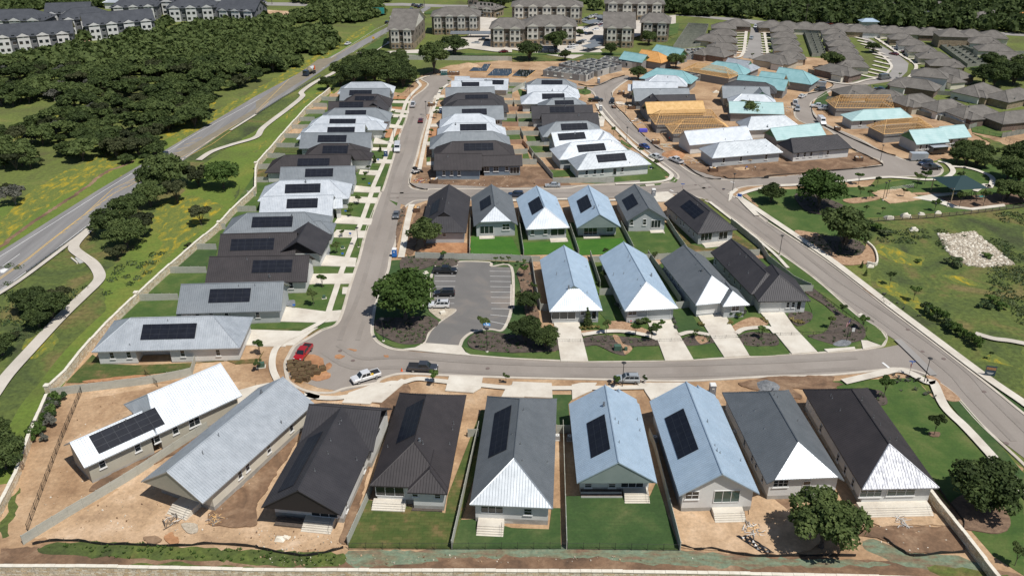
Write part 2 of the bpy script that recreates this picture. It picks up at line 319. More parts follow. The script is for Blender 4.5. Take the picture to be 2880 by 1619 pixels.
def ribbon(name,s,wd,m,z=None,sm=True,b=None,z0=None,k=5):
    P=GP(s) if isinstance(s,str) else s
    if sm: P=smooth(P,False,k)
    if z is None: ZL[0]+=.004; z=ZL[0]
    own=b is None; b=b or MB(); A=offs(P,wd/2);B=offs(P,-wd/2)
    for i in range(len(P)-1):
        b.face([(*A[i],z),(*B[i],z),(*B[i+1],z),(*A[i+1],z)],m)
        if z0 is not None:
            b.face([(*B[i],z0),(*B[i+1],z0),(*B[i+1],z),(*B[i],z)],m); b.face([(*A[i+1],z0),(*A[i],z0),(*A[i],z),(*A[i+1],z)],m)
    if own: return tag(b.build(name),None,None,None,'structure')
def curb(s,side=1,sm=True):
    P=GP(s) if isinstance(s,str) else s
    if sm: P=smooth(P,False,5)
    b=MB(); ribbon('curb',offs(P,-side*.28),.50,'curb',.135,False,b); ribbon('curb',offs(P,side*.08),.2,'curb',.22,False,b,0.0)
    return tag(b.build('curb'),None,None,None,'structure')
def inpoly(p,P):
    x,y=p[0],p[1];c=False;n=len(P);j=n-1
    for i in range(n):
        if (P[i][1]>y)!=(P[j][1]>y) and x<(P[j][0]-P[i][0])*(y-P[i][1])/(P[j][1]-P[i][1])+P[i][0]: c=not c
        j=i
    return c
# ------------------------------------------------------------------ houses
def unit(v): return v/np.linalg.norm(v)
class Vol:
    def __init__(s,kind,ps,ze=3.5,ends='gg',hw=6.0,sl=.645,mat='galv',em=(None,None),gm='stucco_white',wall='stucco_white',seams=.45,notch=None,wz=0.0,oh=.75,walls=True,inset=(None,None),L=None,slab=0.35,board=None,po=(0,0)):
        s.board=board if board is not None else '';s.po=po;s.ze,s.sl,s.mat,s.em,s.gm,s.wall,s.seams,s.notch,s.oh,s.walls,s.slab=ze,sl,mat,em,gm,wall,seams,notch,oh,walls,slab
        P=PP(ps) if isinstance(ps,str) else ps
        if kind=='E':      # eave end points, ridge end points
            e1,e2=G(P[0],ze),G(P[1],ze);u=unit(e2-e1);n=np.array([-u[1],u[0]]);s.L=np.linalg.norm(e2-e1)
            N=np.array([-n[0]*sl,-n[1]*sl,1.0]);r=[plane_hit(p,np.array([*e1,ze]),N) for p in P[2:4]]
            d=[np.dot(q[:2]-e1,n) for q in r];t=[np.dot(q[:2]-e1,u) for q in r]
            s.hw=sum(d)/2 if hw==6.0 or hw is None else hw; s.O=e1+n*s.hw; s.u=u
            ins=[t[0],s.L-t[1]]; e='';fix=ends if ends!='gg' else None
            for k in (0,1): e+= (fix[k] if fix else ('h' if ins[k]>1.6 else 'g'))
            s.ends=e; s.ins=[max(.8,min(ins[k],s.hw*1.6,s.L*.48)) if e[k]=='h' else inset[k] for k in (0,1)]
        elif kind=='N':    # near edge left/right corners, a far eave point for the depth
            A,B=G(P[0],ze),G(P[1],ze);v=unit(B-A);u=np.array([-v[1],v[0]]);s.hw=np.linalg.norm(B-A)/2
            s.L=L or abs(np.dot(G(P[2],ze)-A,u)); s.O=(A+B)/2; s.u=u; s.ends=ends; s.ins=list(inset)
        else:              # 'R': ridge end points and half width
            zr=ze+sl*hw; r1,r2=G(P[0],zr),G(P[1],zr); u=unit(r2-r1); s.hw=hw; s.u=u; s.ends=ends; s.ins=[inset[k] if inset[k] else (hw if ends[k]=='h' else None) for k in (0,1)]
            a=s.ins[0] if ends[0]=='h' else 0; b_=s.ins[1] if ends[1]=='h' else 0
            s.O=r1-u*a; s.L=np.linalg.norm(r2-r1)+a+b_
        s.n=np.array([-s.u[1],s.u[0]]); s.H=s.sl*s.hw
        for k in (0,1):
            if s.ins[k] is None: s.ins[k]={'g':0,'h':s.hw,'j':2.6,'d':3.2}[s.ends[k]]
        s.ins=[min(s.ins[0],s.L*.5-.2) if s.ends[0]!='g' else 0,min(s.ins[1],s.L*.5-.2) if s.ends[1]!='g' else 0]
    def W(s,t,n,z): q=s.O+s.u*t+s.n*n; return (q[0],q[1],z)
    def rz(s,t,n):
        z=s.sl*(s.hw-abs(n))
        for k,tt in ((0,t),(1,s.L-t)):
            e,a=s.ends[k],s.ins[k]
            if e=='h': z=min(z,s.H*tt/a)
            elif e=='j': z=min(z,s.H-s.sl*a+s.sl*tt)
            elif e=='d' and tt<a: z=min(z,s.sl*tt)
        return z
    def faces(s):
        L,hw,H,sl=s.L,s.hw,s.H,s.sl; F=[]
        def side(k,sg):   # eave -> ridge boundary at end k
            e,a=s.ends[k],s.ins[k];T=(lambda t:t) if k==0 else (lambda t:L-t)
            if e=='g': p=[(T(0),sg*hw,0),(T(0),0,H)]
            elif e=='h': p=[(T(0),sg*hw,0),(T(a),0,H)]
            elif e=='j': p=[(T(0),sg*hw,0),(T(0),sg*a,H-sl*a),(T(a),0,H)]
            else: p=[(T(0),sg*hw,0),(T(a),sg*(hw-a),sl*a),(T(a),0,H)]
            return p
        for sg in (-1,1):
            p=side(0,sg)+side(1,sg)[::-1]
            F.append((p if sg<0 else p[::-1],s.mat,'s'))   # ordered then fixed by normal test
        for k in (0,1):
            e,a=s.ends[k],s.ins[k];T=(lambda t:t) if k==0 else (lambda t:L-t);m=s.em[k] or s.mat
            if e=='h': F.append(([(T(0),-hw,0),(T(0),hw,0),(T(a),0,H)],m,'e'))
            elif e=='j': F.append(([(T(0),-a,H-sl*a),(T(0),a,H-sl*a),(T(a),0,H)],m,'e'))
            elif e=='d':
                F.append(([(T(0),-hw,0),(T(0),hw,0),(T(a),hw-a,sl*a),(T(a),-(hw-a),sl*a)],m,'e'))
                F.append(([(T(a),-(hw-a),sl*a),(T(a),hw-a,sl*a),(T(a),0,H)],s.gm,'v'))
        return F
def vol_roof(b,v,th=.22):
    ze=v.ze
    for pts,m,kind in v.faces():
        P=[Vector((*[float(c) for c in v.W(t,n,0)[:2]],ze+z)) for t,n,z in pts]
        nr=(P[1]-P[0]).cross(P[2]-P[0])
        if kind!='v' and nr.z<0: P=P[::-1];pts=pts[::-1]
        if kind=='v':
            b.face(P,m); continue
        b.face(P,m)
        Q=[p-Vector((0,0,th)) for p in P]; b.face(Q[::-1],'soffit_white' if m not in('roof_dark','roof_bronze') else 'board_dark')
        for i in range(len(P)):
            j=(i+1)%len(P); b.face([P[j],P[i],Q[i],Q[j]],m)
        if v.seams:   # standing seams clipped to the face, running down the slope
            ci=0 if kind=='s' else 1; di=1-ci
            lo=min(p[ci] for p in pts);hi=max(p[ci] for p in pts);c=lo+v.seams*.6
            while c<hi-.05:
                X=[]
                for i in range(len(pts)):
                    a_,b_=pts[i],pts[(i+1)%len(pts)]
                    if (a_[ci]-c)*(b_[ci]-c)<0:
                        k=(c-a_[ci])/(b_[ci]-a_[ci]);X.append(tuple(a_[q]+k*(b_[q]-a_[q]) for q in range(3)))
                if len(X)==2 and sum((X[0][q]-X[1][q])**2 for q in range(3))>.1:
                    A,B=[Vector((*[float(g) for g in v.W(x[0],x[1],0)[:2]],ze+x[2])) for x in X]
                    up=Vector((0,0,1)); off=(Vector((*v.u,0)) if ci==0 else Vector((*v.n,0)))*.035
                    tA,tB=A+up*.07,B+up*.07
                    b.face([A-off,B-off,tB,tA],m);b.face([tA,tB,B+off,A+off],m)
                c+=v.seams
    for k in (0,1):   # gable board flush with the roof edge
        if str(k) in v.board and v.ends[k]=='g':
            t=.12 if k==0 else v.L-.12
            for tt in (t,t+(.1 if k==0 else -.1)): b.face([v.W(tt,-v.hw+.1,ze-.16),v.W(tt,v.hw-.1,ze-.16),v.W(tt,0,ze+v.H-.2)],v.gm)
    # ridge cap
    a0=v.ins[0] if v.ends[0] in 'hjd' else 0; a1=v.ins[1] if v.ends[1] in 'hjd' else 0
    b.beam(v.W(a0,0,ze+v.H+.02),v.W(v.L-a1,0,ze+v.H+.02),.13,v.mat,n=5)
    for k in (0,1):
        if v.ends[k]=='h':
            T=0 if k==0 else v.L; a=v.ins[k] if k==0 else v.L-v.ins[k]
            for sg in (-1,1): b.beam(v.W(T,sg*v.hw,ze+.01),v.W(a,0,ze+v.H+.02),.10,v.em[k] or v.mat,n=4)
def vol_walls(b,v):
    if not v.walls: return
    w=v.hw-v.oh; t0,t1=v.oh+v.po[0],v.L-v.oh-v.po[1]
    # outline counter-clockwise seen from above in (t,n)
    fp=[(t0,-w)]
    if v.notch:
        a,c,d=v.notch; fp+=[(a,-w),(a,-w+d),(c,-w+d),(c,-w)]
    fp+=[(t1,-w),(t1,0),(t1,w),(t0,w),(t0,0)]
    ex=[]
    for i in range(len(fp)):
        a,c=fp[i],fp[(i+1)%len(fp)]; ex.append(a)
        if v.ends[0]=='j' or v.ends[1]=='j':
            if a[0]==c[0]:
                k=v.ins[0 if a[0]==t0 else 1]; kk=[q for q in (-k,k) if min(a[1],c[1])<q<max(a[1],c[1])]
                for q in sorted(kk,reverse=a[1]>c[1]): ex.append((a[0],q))
    for i in range(len(ex)):
        a,c=ex[i],ex[(i+1)%len(ex)]; n_=abs(w)
        za=v.ze+min(v.rz(a[0],a[1]),99)-.24; zc=v.ze+v.rz(c[0],c[1])-.24
        gable=(a[0]==c[0] and v.ends[0 if a[0]==t0 else 1] in 'gj' and a[0] in (t0,t1))
        ds=v.slab; m=v.wall
        b.face([v.W(*a,-.1),v.W(*c,-.1),v.W(*c,ds),v.W(*a,ds)],'foundation')
        if gable and v.gm!=v.wall:
            zb=v.ze+.15
            b.face([v.W(*a,ds),v.W(*c,ds),v.W(*c,min(zb,zc)),v.W(*a,min(zb,za))],m)
            q=[v.W(*a,min(zb,za)),v.W(*c,min(zb,zc))]
            if zc>zb: q.append(v.W(*c,zc))
            if za>zb: q.append(v.W(*a,za))
            if len(q)>2: b.face(q,v.gm)
        else: b.face([v.W(*a,ds),v.W(*c,ds),v.W(*c,zc),v.W(*a,za)],m)
def side_plane(v,sd):
    w=v.hw-v.oh
    if sd=='S-': return v.W(0,-w,0),-v.n,v.u
    if sd=='S+': return v.W(0,w,0),v.n,-v.u
    if sd=='T0': return v.W(v.oh+v.po[0],0,0),-v.u,-v.n
    return v.W(v.L-v.oh-v.po[1],0,0),v.u,v.n
def place_on(v,sd,p):
    P0,N,_=side_plane(v,sd); return plane_hit(p,np.array(P0),np.array([*N,0.0]))
def window(root,v,sd,p,wd=.9,ht=1.5,panes=1,z=None,sill=True,name='window',gm='glass'):
    P0,N,U=side_plane(v,sd); q=place_on(v,sd,p); zc=q[2] if z is None else z
    zc=min(max(zc,v.slab+ht/2+.02),v.ze-.45-ht/2+ (0 if sd[0]=='S' else .6)); c=Vector((q[0],q[1],zc)); n=Vector((*N,0)); u=Vector((*U,0)); up=Vector((0,0,1))
    ang=math.atan2(U[1],U[0]); b=MB(); t=.09
    def bx(b,cu,cz,du,dz,dp,off,m): pc=c+u*cu+up*cz+n*off; b.box(pc,(du,dp,dz),m,ang)
    bx(b,-wd/2,0,t,ht+t,.12,.05,'trim_white');bx(b,wd/2,0,t,ht+t,.12,.05,'trim_white');bx(b,0,ht/2,wd-t,t,.12,.05,'trim_white');bx(b,0,-ht/2,wd-t,t,.12,.05,'trim_white')
    for k in range(1,panes): bx(b,-wd/2+wd*k/panes,0,.07,ht-t,.1,.045,'trim_white')
    if ht<1.9 and name=='window': bx(b,0,0,wd-t,.05,.09,.04,'trim_white')
    if sill and name=='window': bx(b,0,-ht/2-.14,wd+.3,.14,.2,.08,'trim_white')
    f=b.build(name,root); g=MB(); bx(g,0,0,wd-.02,ht-.02,.03,.015,gm); g.build('pane',f)
    return f
def solar(root,v,ps,sg=-1,notch=None):
    """solar array on roof slope sg, from two opposite corner points"""
    P0=np.array(v.W(0,sg*v.hw,v.ze)); nn=v.n*(-sg); N=np.array([-nn[0]*v.sl,-nn[1]*v.sl,1.0])
    h=[plane_hit(p,P0,N) for p in PP(ps)]
    T=sorted(np.dot(q[:2]-v.O,v.u) for q in h); D=sorted(v.hw-abs(np.dot(q[:2]-v.O,v.n)) for q in h)
    b=MB(); Lt=T[-1]-T[0]; k=max(1,round(Lt/1.75)); D0=max(.4,D[0]);D1=min(v.hw-.25,D[-1]); r=max(1,round((D1-D0)/.9))
    for i in range(k):
        for j in range(r):
            if notch and i in notch and j==0: continue
            a,c=T[0]+Lt*i/k,T[0]+Lt*(i+1)/k; d,e=D0+(D1-D0)*j/r,D0+(D1-D0)*(j+1)/r
            def q(t,dd,z): return v.W(t,sg*(v.hw-dd),v.ze+v.sl*dd+z)
            for (g,z0,z1,m) in ((0.0,.09,.14,'solar_frame'),):
                A=[q(a,d,z1),q(c,d,z1),q(c,e,z1),q(a,e,z1)];B=[q(a,d,z0),q(c,d,z0),q(c,e,z0),q(a,e,z0)]
                if sg>0: A=A[::-1];B=B[::-1]
                b.face(A,m)
                for w_ in range(4): b.face([B[w_],B[(w_+1)%4],A[(w_+1)%4],A[w_]],m)
            g=.022;A=[q(a+g,d+g,.146),q(c-g,d+g,.146),q(c-g,e-g,.146),q(a+g,e-g,.146)]
            b.face(A if sg<0 else A[::-1],'solar')
    return b.build('solar_panel',root)
def pipe(root,v,t,n,h=.55,big=False):
    if v.rz(t,n)<.3: return
    b=MB();z=v.ze+v.rz(t,n); p=v.W(t,n,z)
    if big: b.box((p[0],p[1],z+.18),(.4,.4,.35),'steel'); b.beam((p[0],p[1],z+.3),(p[0],p[1],z+.7),.10,'steel',n=8);b.beam((p[0],p[1],z+.68),(p[0],p[1],z+.78),.2,'steel',n=8)
    else: b.beam((p[0],p[1],z-.1),(p[0],p[1],z+h),.06,'steel',n=7); b.beam((p[0],p[1],z-.1),(p[0],p[1],z+.12),.16,'steel',r2=.07,n=8)
    b.build('vent_pipe',root)
def steps(root,v,sd,p,wd=3.0,n=5,tread=.32,deep=1.2,m='concrete'):
    P0,N,U=side_plane(v,sd); q=place_on(v,sd,p); w0=np.array(P0[:2]);u2=np.array(U);n2=np.array(N)
    c=w0+u2*np.dot(q[:2]-w0,u2); ang=math.atan2(U[1],U[0]); b=MB(); h=v.slab/n
    for k in range(n):
        d=deep+tread*k; top=v.slab-h*k-.02; cc=c+n2*(d/2); b.box((cc[0],cc[1],top/2),(wd+.02*k,d,top),m,ang)
    o=b.build('steps',root)
    r=MB(); e=c+u2*(wd/2-.25); a=e+n2*(deep); z=e+n2*(deep+tread*(n-1)); r.beam((*a,v.slab),(*a,v.slab+.9),.02,'iron');r.beam((*z,.15),(*z,.95),.02,'iron');r.beam((*a,v.slab+.9),(*z,.95),.02,'iron')
    r.build('handrail',root)
HOUSES=[]
def house(label,vols,wins=(),pan=(),group='metal roofed houses',stp=(),vents=3,doors=(),name='house',cat='house',ac=(),extra=None,seed=None):
    v0=vols[0]; cx=np.mean([v.W(v.L/2,0,0)[0] for v in vols]);cy=np.mean([v.W(v.L/2,0,0)[1] for v in vols])
    root=thing(name,label,cat,(float(cx),float(cy),0),0,group)
    off=np.array([cx,cy]); 
    for v in vols: v.O=v.O-off
    # pixel-based helpers need world coordinates: shift camera origin
    rb=MB();wb=MB()
    for v in vols: vol_roof(rb,v); vol_walls(wb,v)
    rb.build('roof',root)
    if wb.f: wb.build('wall',root)
    for w in wins:
        vi,sd,ps=w[0],w[1],w[2]; kw=w[3] if len(w)>3 else {}
        for p in PP(ps): _win(root,vols[vi],off,sd,p,kw)
    for w in pan: _sol(root,vols[w[0]],off,w[1],w[2] if len(w)>2 else -1,w[3] if len(w)>3 else None)
    for w in stp: 
        v=vols[w[0]];v.O=v.O+off
        t0=set(bpy.data.objects); steps(root,v,w[1],PP(w[2])[0],**(w[3] if len(w)>3 else {})); _shift(t0,off); v.O=v.O-off
    r=random.Random(seed or len(HOUSES)+1)
    for k in range(vents):
        v=vols[0]; sg=-1 if r.random()<.7 else 1
        pipe(root,v,v.L*r.uniform(.2,.85),sg*v.hw*r.choice([.12,.2,.82,.5 if not pan else .12]),r.uniform(.35,.7),big=(k==0 and r.random()<.4))
    HOUSES.append((root,vols,off)); return root
def _shift(before,off):
    for o in bpy.data.objects:
        if o not in before and o.type=='MESH':
            a=np.empty(len(o.data.vertices)*3,np.float32);o.data.vertices.foreach_get('co',a);a=a.reshape(-1,3);a[:,0]-=off[0];a[:,1]-=off[1];o.data.vertices.foreach_set('co',a.ravel());o.data.update()
def _win(root,v,off,sd,p,kw):
    v.O=v.O+off; t0=set(bpy.data.objects); window(root,v,sd,p,**kw); _shift(t0,off); v.O=v.O-off
def _sol(root,v,off,ps,sg,notch):
    v.O=v.O+off; t0=set(bpy.data.objects); solar(root,v,ps,sg,notch); _shift(t0,off); v.O=v.O-off
# ------------------------------------------------------------------ fences and walls
def arc(P): 
    d=[0]
    for i in range(1,len(P)): d.append(d[-1]+float(np.linalg.norm(P[i]-P[i-1])))
    return d
def at_len(P,D,s):
    for i in range(1,len(P)):
        if s<=D[i] or i==len(P)-1:
            k=(s-D[i-1])/max(1e-6,D[i]-D[i-1]); return P[i-1]+(P[i]-P[i-1])*k
def panel_fence(label,ps,h=1.8,m='fence_panel',seg=2.4,group='grey panel fences',split=True,base=0.0,cat='fence'):
    P=GP(ps) if isinstance(ps,str) else ps; D=arc(P); n=max(1,round(D[-1]/seg)); Q=[at_len(P,D,D[-1]*i/n) for i in range(n+1)]
    o0=Q[0]; root=thing('fence',label,cat,(float(o0[0]),float(o0[1]),0),0,group)
    one=MB()
    for i in range(n):
        a,b_=Q[i]-o0,Q[i+1]-o0; L=float(np.linalg.norm(b_-a)); ang=math.atan2(b_[1]-a[1],b_[0]-a[0]); c=(a+b_)/2
        b=MB() if split else one
        hh=h+(.03 if i%2 else 0)
        b.box((c[0],c[1],hh/2+base),(L-.04,.07,hh),m,ang); b.box((a[0],a[1],h/2+.05+base),(.12,.14,h+.1),m,ang)
        if split: b.build('panel',root)
    if not split: one.build('panel',root)
    return root
def stone_wall(label,ps,h=2.2,th=.45,pil=0,group='limestone walls',step=0.0,caps=True,pillars=None):
    P=GP(ps) if isinstance(ps,str) else ps; o0=P[0]; D=arc(P); root=thing('stone_wall',label,'wall',(float(o0[0]),float(o0[1]),0),0,group)
    b=MB();c=MB(); n=max(1,round(D[-1]/6)); Q=[at_len(P,D,D[-1]*i/n)-o0 for i in range(n+1)]
    for i in range(n):
        a,e=Q[i],Q[i+1]; L=float(np.linalg.norm(e-a)); ang=math.atan2(e[1]-a[1],e[0]-a[0]); m=(a+e)/2; hh=h+step*((i%3)-1)
        b.box((m[0],m[1],hh/2),(L+.1,th,hh),'limestone',ang); 
        k=max(1,round(L/1.5))
        for j in range(k):
            q=a+(e-a)*(j+.5)/k; c.box((q[0],q[1],hh+.05),(L/k-.03,th+.10+.03*(j%2),.10+.02*((i+j)%3)),'cap_stone',ang)
    b.build('stonework',root); c.build('coping',root)
    for s in (pillars or []):
        q=G(PP(s)[0])-o0; p=MB(); p.box((q[0],q[1],(h+.35)/2),(.8,.8,h+.35),'limestone'); p.box((q[0],q[1],h+.45),(1.0,1.0,.2),'cap_stone',top=.9); p.build('pillar',root)
    return root
def iron_fence(label,ps,h=1.4,seg=2.4,group='black iron fences',pick=.16):
    P=GP(ps) if isinstance(ps,str) else ps; D=arc(P); n=max(1,round(D[-1]/seg)); o0=P[0]; root=thing('iron_fence',label,'fence',(float(o0[0]),float(o0[1]),0),0,group)
    Q=[at_len(P,D,D[-1]*i/n)-o0 for i in range(n+1)]; b=MB()
    for i in range(n+1):
        p=MB(); p.box((Q[i][0],Q[i][1],h/2+.03),(.06,.06,h+.06),'iron'); p.build('post',root)
    for i in range(n):
        a,e=Q[i],Q[i+1]
        for z in (.15,h-.12): b.beam((*a,z),(*e,z),.022,'iron')
        L=float(np.linalg.norm(e-a)); k=int(L/pick)
        for j in range(1,k): q=a+(e-a)*j/k; b.beam((*q,.1),(*q,h),.011,'iron',n=3)
    b.build('pickets',root); return root
def silt_fence(label,ps,h=.42,group='black silt fences',m='iron'):
    P=smooth(GP(ps),False,4); b=MB(); o0=P[0]; A=offs(P,.04);B=offs(P,-.04)
    for i in range(len(P)-1):
        hz=[h+.12*math.sin(k*1.7) for k in (i,i+1)]; a,c=A[i]-o0,A[i+1]-o0; d,e=B[i]-o0,B[i+1]-o0
        b.face([(*a,0),(*c,0),(*c,hz[1]),(*a,hz[0])],m); b.face([(*e,0),(*d,0),(*d,hz[0]),(*e,hz[1])],m); b.face([(*a,hz[0]),(*c,hz[1]),(*e,hz[1]),(*d,hz[0])],m)
        i%2 or b.box((*(d),.3),(.05,.05,.6),'bark')
    o=b.build('silt_fence',None,(float(o0[0]),float(o0[1]),.1)); tag(o,label,'silt fence',group); return o
# ------------------------------------------------------------------ ground, roads, paths
b=MB(); b.face([(-2500,-300,0),(2500,-300,0),(2500,4500,0),(-2500,4500,0)],'meadow'); tag(b.build('ground'),None,None,None,'structure')
sheet('field','D:2180,560 2576,470 2576,1020 2450,930 2290,800 2200,740 2180,640','rough_grass')
sheet('field','D:0,640 240,500 560,300 860,200 830,240 640,440 560,580 440,690 340,770 130,970 0,1180','rough_grass')
sheet('roadside','D:0,520 330,400 560,270 900,90 935,60 950,80 640,260 240,485 0,640','roadside')
sheet('roadside','D:640,330 800,210 870,170 830,240 700,350 600,470 560,560 470,640 360,740 280,830 250,700 430,540 500,420','roadside')
sheets('flowers',['D:0,560 60,500 160,430 260,390 330,370 300,420 180,480 60,560 0,620','D:300,440 360,420 520,300 600,250 560,310 420,400 340,455','D:380,350 520,290 560,270 500,330','D:620,240 860,100 935,62 900,95 700,215 600,270','D:0,330 60,315 150,285 180,300 60,345 0,350',
 'D:400,520 470,490 560,520 500,580 460,620 400,690 360,720 350,690 400,610 370,560','D:480,300 530,235 540,260 510,300','D:2200,610 2290,640 2330,650 2300,670 2230,650','D:2210,700 2270,720 2330,770 2380,800 2350,810 2270,760 2220,730','D:2370,690 2430,700 2460,715 2420,715','D:2460,900 2500,890 2560,920 2576,935 2500,915','D:1050,300 1070,260 1075,240 1080,230','D:740,270 820,225 830,240 720,330 690,360','D:2500,400 2560,380 2576,420 2510,450','D:60,870 110,830 140,860 90,900','D:650,370 760,300 770,310 670,400'],'flowers',True)
ribbon('soil',rough(smooth(GP('b0:-60,455 0,415 150,300 320,180 600,0 a0:780,1310 1000,1220 1200,1090 1500,930 1750,820')),.6)[:90],1.3,'dirt_brown',sm=False)
# whole built-up area: bare soil base
sheet('soil','D:130,970 300,800 430,640 560,560 640,440 720,330 835,240 870,215 1010,235 1060,190 1130,165 1290,150 1560,150 1760,120 2100,150 2170,210 2210,240 2600,340 2600,400 2370,400 2210,440 2150,520 1870,520 1700,440 1860,600 2576,1180 2576,1448 2576,1500 -60,1500 -60,1280 40,1140','dirt')
sheet('soil','D:60,1350 200,970 620,960 780,1000 990,1000 1000,1020 870,1370 700,1395 300,1370','dirt_pale')
sheets('soil',['D:120,1180 185,1010 400,970 440,990 380,1000 170,1110 300,1230 240,1270 70,1330','D:20,1240 130,1110 190,970 210,990 55,1360 -10,1420'],'dirt')
sheet('soil','D:0,1448 0,1380 60,1375 870,1395 1700,1385 2450,1420 2576,1448 2600,1500 -80,1500','dirt_brown')
sheets('hydromulch',['D:960,1385 1400,1372 1700,1382 1860,1400 2190,1410 2200,1425 1700,1422 1400,1400 1000,1405','D:2180,1355 2300,1385 2420,1400 2500,1440 2450,1448 2330,1435 2240,1412 2170,1380','D:880,1388 1000,1385 1100,1410 900,1425'],'hydro',True)
sheets('grass_strip',['D:110,1375 250,1362 500,1378 760,1385 860,1395 850,1425 700,1425 560,1410 300,1405 130,1392','D:230,1425 420,1415 700,1432 640,1445 300,1440','D:2540,1448 2400,1425 2330,1430 2430,1470 2576,1470','D:0,1330 40,1230 45,1260 15,1350'],'rough_grass',True)
ribbon('grass_strip',offs(smooth(GP('c0:130,740 250,430 360,170 b0:490,1447 640,1240 810,1052 1050,822 1280,612 1480,437 1665,283 1780,150 1931,20 a1:5,1280 120,1150 230,1020 310,930 400,830 500,750')),2.6),5,'roadside',sm=False)
# lawn strip of street fronts, parks
sheet('lawn','D:1065,650 1330,660 1345,790 1400,905 1180,890 1000,880 945,870 925,800 975,700 985,655','lawn_dark')
sheet('lawn','D:1870,480 2180,470 2560,400 2600,520 2180,548 2170,640 2060,645 1930,540','lawn')
sheet('lawn','D:1860,486 2060,640 2200,745 2300,810 2400,880 2560,1010 2600,1040 2600,1060 2520,1020 2240,800 1850,520','lawn_dark')
sheet('lawn','D:2060,960 2300,950 2420,1080 2576,1230 2576,1448 2500,1400 2360,1240 2170,1000','lawn')
sheet('lawn','D:1380,660 2040,640 2230,850 2180,885 1400,905','lawn')
sheet('lawn','D:1180,640 1860,640 1830,560 1190,560','lawn')
sheet('lawn','D:560,560 640,440 835,240 1040,250 1000,520 880,830 640,860 400,800 320,800 360,735','lawn')
sheet('lawn','D:1300,220 1700,440 1540,465 1450,460 1330,300','lawn')
sheet('soil','D:1030,480 1060,420 1390,420 1440,470 1060,480','dirt_brown')
sheets('soil',['D:1450,400 1380,420 1300,360 1330,355 1440,390','D:1320,320 1420,315 1440,325 1330,335','D:1280,250 1370,268 1350,280 1300,275'],'dirt')
# ---- asphalt
def asph(s,m='asphalt',sm=False): return sheet('road',s,m,sm)
asph('b1:1010,0 1000,60 1110,140 1090,230 1060,380 1020,490 1000,600 930,760 900,880 885,1010 885,1080 930,1140 1010,1175 1090,1192 1250,1210 1600,1232 b2:0,1258 600,1283 1350,1270 1931,1240 b3:100,1232 480,1212 850,1180 1200,1110 1200,1390 930,1340 470,1385 b2:1931,1398 1300,1430 750,1420 0,1405 b1:1480,1390 1120,1375 1000,1395 940,1420 900,1447 D:860,985 800,975 b1:225,1380 215,1300 240,1240 290,1160 380,1110 500,1040 600,1000 650,900 690,760 735,620 775,500 830,290 890,130 940,0')
asph('a1:1310,573 1440,574 1480,600 1440,650 1400,680 1350,740 1320,800 1300,870 1270,960 1240,1060 1210,1180 1160,1360 1155,1400 1240,1447 b1:1290,65 1150,110 1000,60 1010,20 930,10 a1:960,1420 1030,1200 1085,1010 1130,900 1150,800 1180,740 1260,680 1295,630 1250,600')
asph('a1:1230,1440 1150,1380 a2:0,1420 560,1395 1200,1340 1270,1250 1931,1330 a3:0,1398 a2:1931,1400 1600,1420 b2:1480,75 1190,15 730,45 0,62 b1:1290,65')
asph('D:1440,214 1490,222 1500,215 a2:740,600 870,570 900,590 840,625 770,680 750,720 770,800 840,870 940,980 1040,1080 1130,1140 1290,1270 1400,1330 1560,1360 1931,1345 a3:0,1335 0,1398 a2:1700,1415 b2:1640,10 1931,190 b3:0,235 400,500 700,725 900,885 1200,1110 1640,1447 c3:1931,240 1931,560 1600,310 1400,85 1290,0 b3:1200,1390 1050,1340 1100,1200 850,1050 680,930 350,650 0,400 b2:1520,100 a2:1200,1400 1250,1340 1000,1130 800,960 690,820 620,720 540,670 400,670')
asph('a3:0,1335 500,1290 850,1250 860,1225 700,1160 560,1060 440,970 290,935 215,890 200,830 180,790 250,730 330,700 430,680 500,650 480,625 370,600 400,590 600,630 720,590 860,570 1000,570 1010,600 900,620 760,640 620,660 500,680 400,730 330,770 325,810 360,870 450,945 600,1010 720,1065 850,1140 960,1180 1060,1215 1230,1215 1310,1260 1320,1300 1250,1335 1000,1335 500,1378 0,1400')
asph('a3:680,270 740,280 860,350 1000,430 1060,480 1050,540 1000,590 860,615 740,620 860,590 930,540 920,480 860,410 750,330','asphalt_new')
asph('a2:1740,440 1780,330 1800,230 1800,210 1870,210 1880,300 1900,430 1850,450','asphalt_new')
sheet('road','D:1280,222 1440,236 1440,228 1290,213','concrete_grey')
# parking lot
asph('b1:1270,1145 1320,1050 1400,975 1490,905 1500,890 1320,882 1350,565 1510,560 1525,530 1755,535 1775,565 1920,570 1931,880 b2:5,700 10,850 b1:1925,900 1880,1000 1850,1050 1760,1040 1640,1060 1570,1110 1545,1165 1400,1150','asphalt_lot')
# highway
HL=GP('D:-60,672 240,483 643,243 880,118 1050,30 a1:1290,45'); HR=GP('D:-60,790 60,690 217,575 560,335 720,240 830,165 950,95 1040,45 a1:1320,62')
asph([*HL,*HR[::-1]],'asphalt_hwy')
asph('a1:0,20 300,22 450,40 1100,25 1400,38 1620,40 1620,58 1330,55 1100,45 450,50 0,42','asphalt_new')
asph('a2:1165,115 1400,130 1700,165 a3:0,200 300,185 900,205 1300,240 1931,275 1931,255 1300,222 900,190 400,180 0,165 a2:1700,140 1400,120','asphalt_new')
ZL[0]+=.004
def line(name,s,wd,m,sm=False,dash=None,zz=None):
    P=GP(s) if isinstance(s,str) else s
    if not dash: return ribbon(name,P,wd,m,z=zz,sm=sm)
    D=arc(P);bb=MB();t=0
    while t<D[-1]-dash[0]:
        ribbon(name,[at_len(P,D,t),at_len(P,D,t+dash[0])],wd,m,z=zz or ZL[0],sm=False,b=bb); t+=dash[0]+dash[1]
    return tag(bb.build(name),None,None,None,'structure')
ZL[0]+=.004; zl=ZL[0]
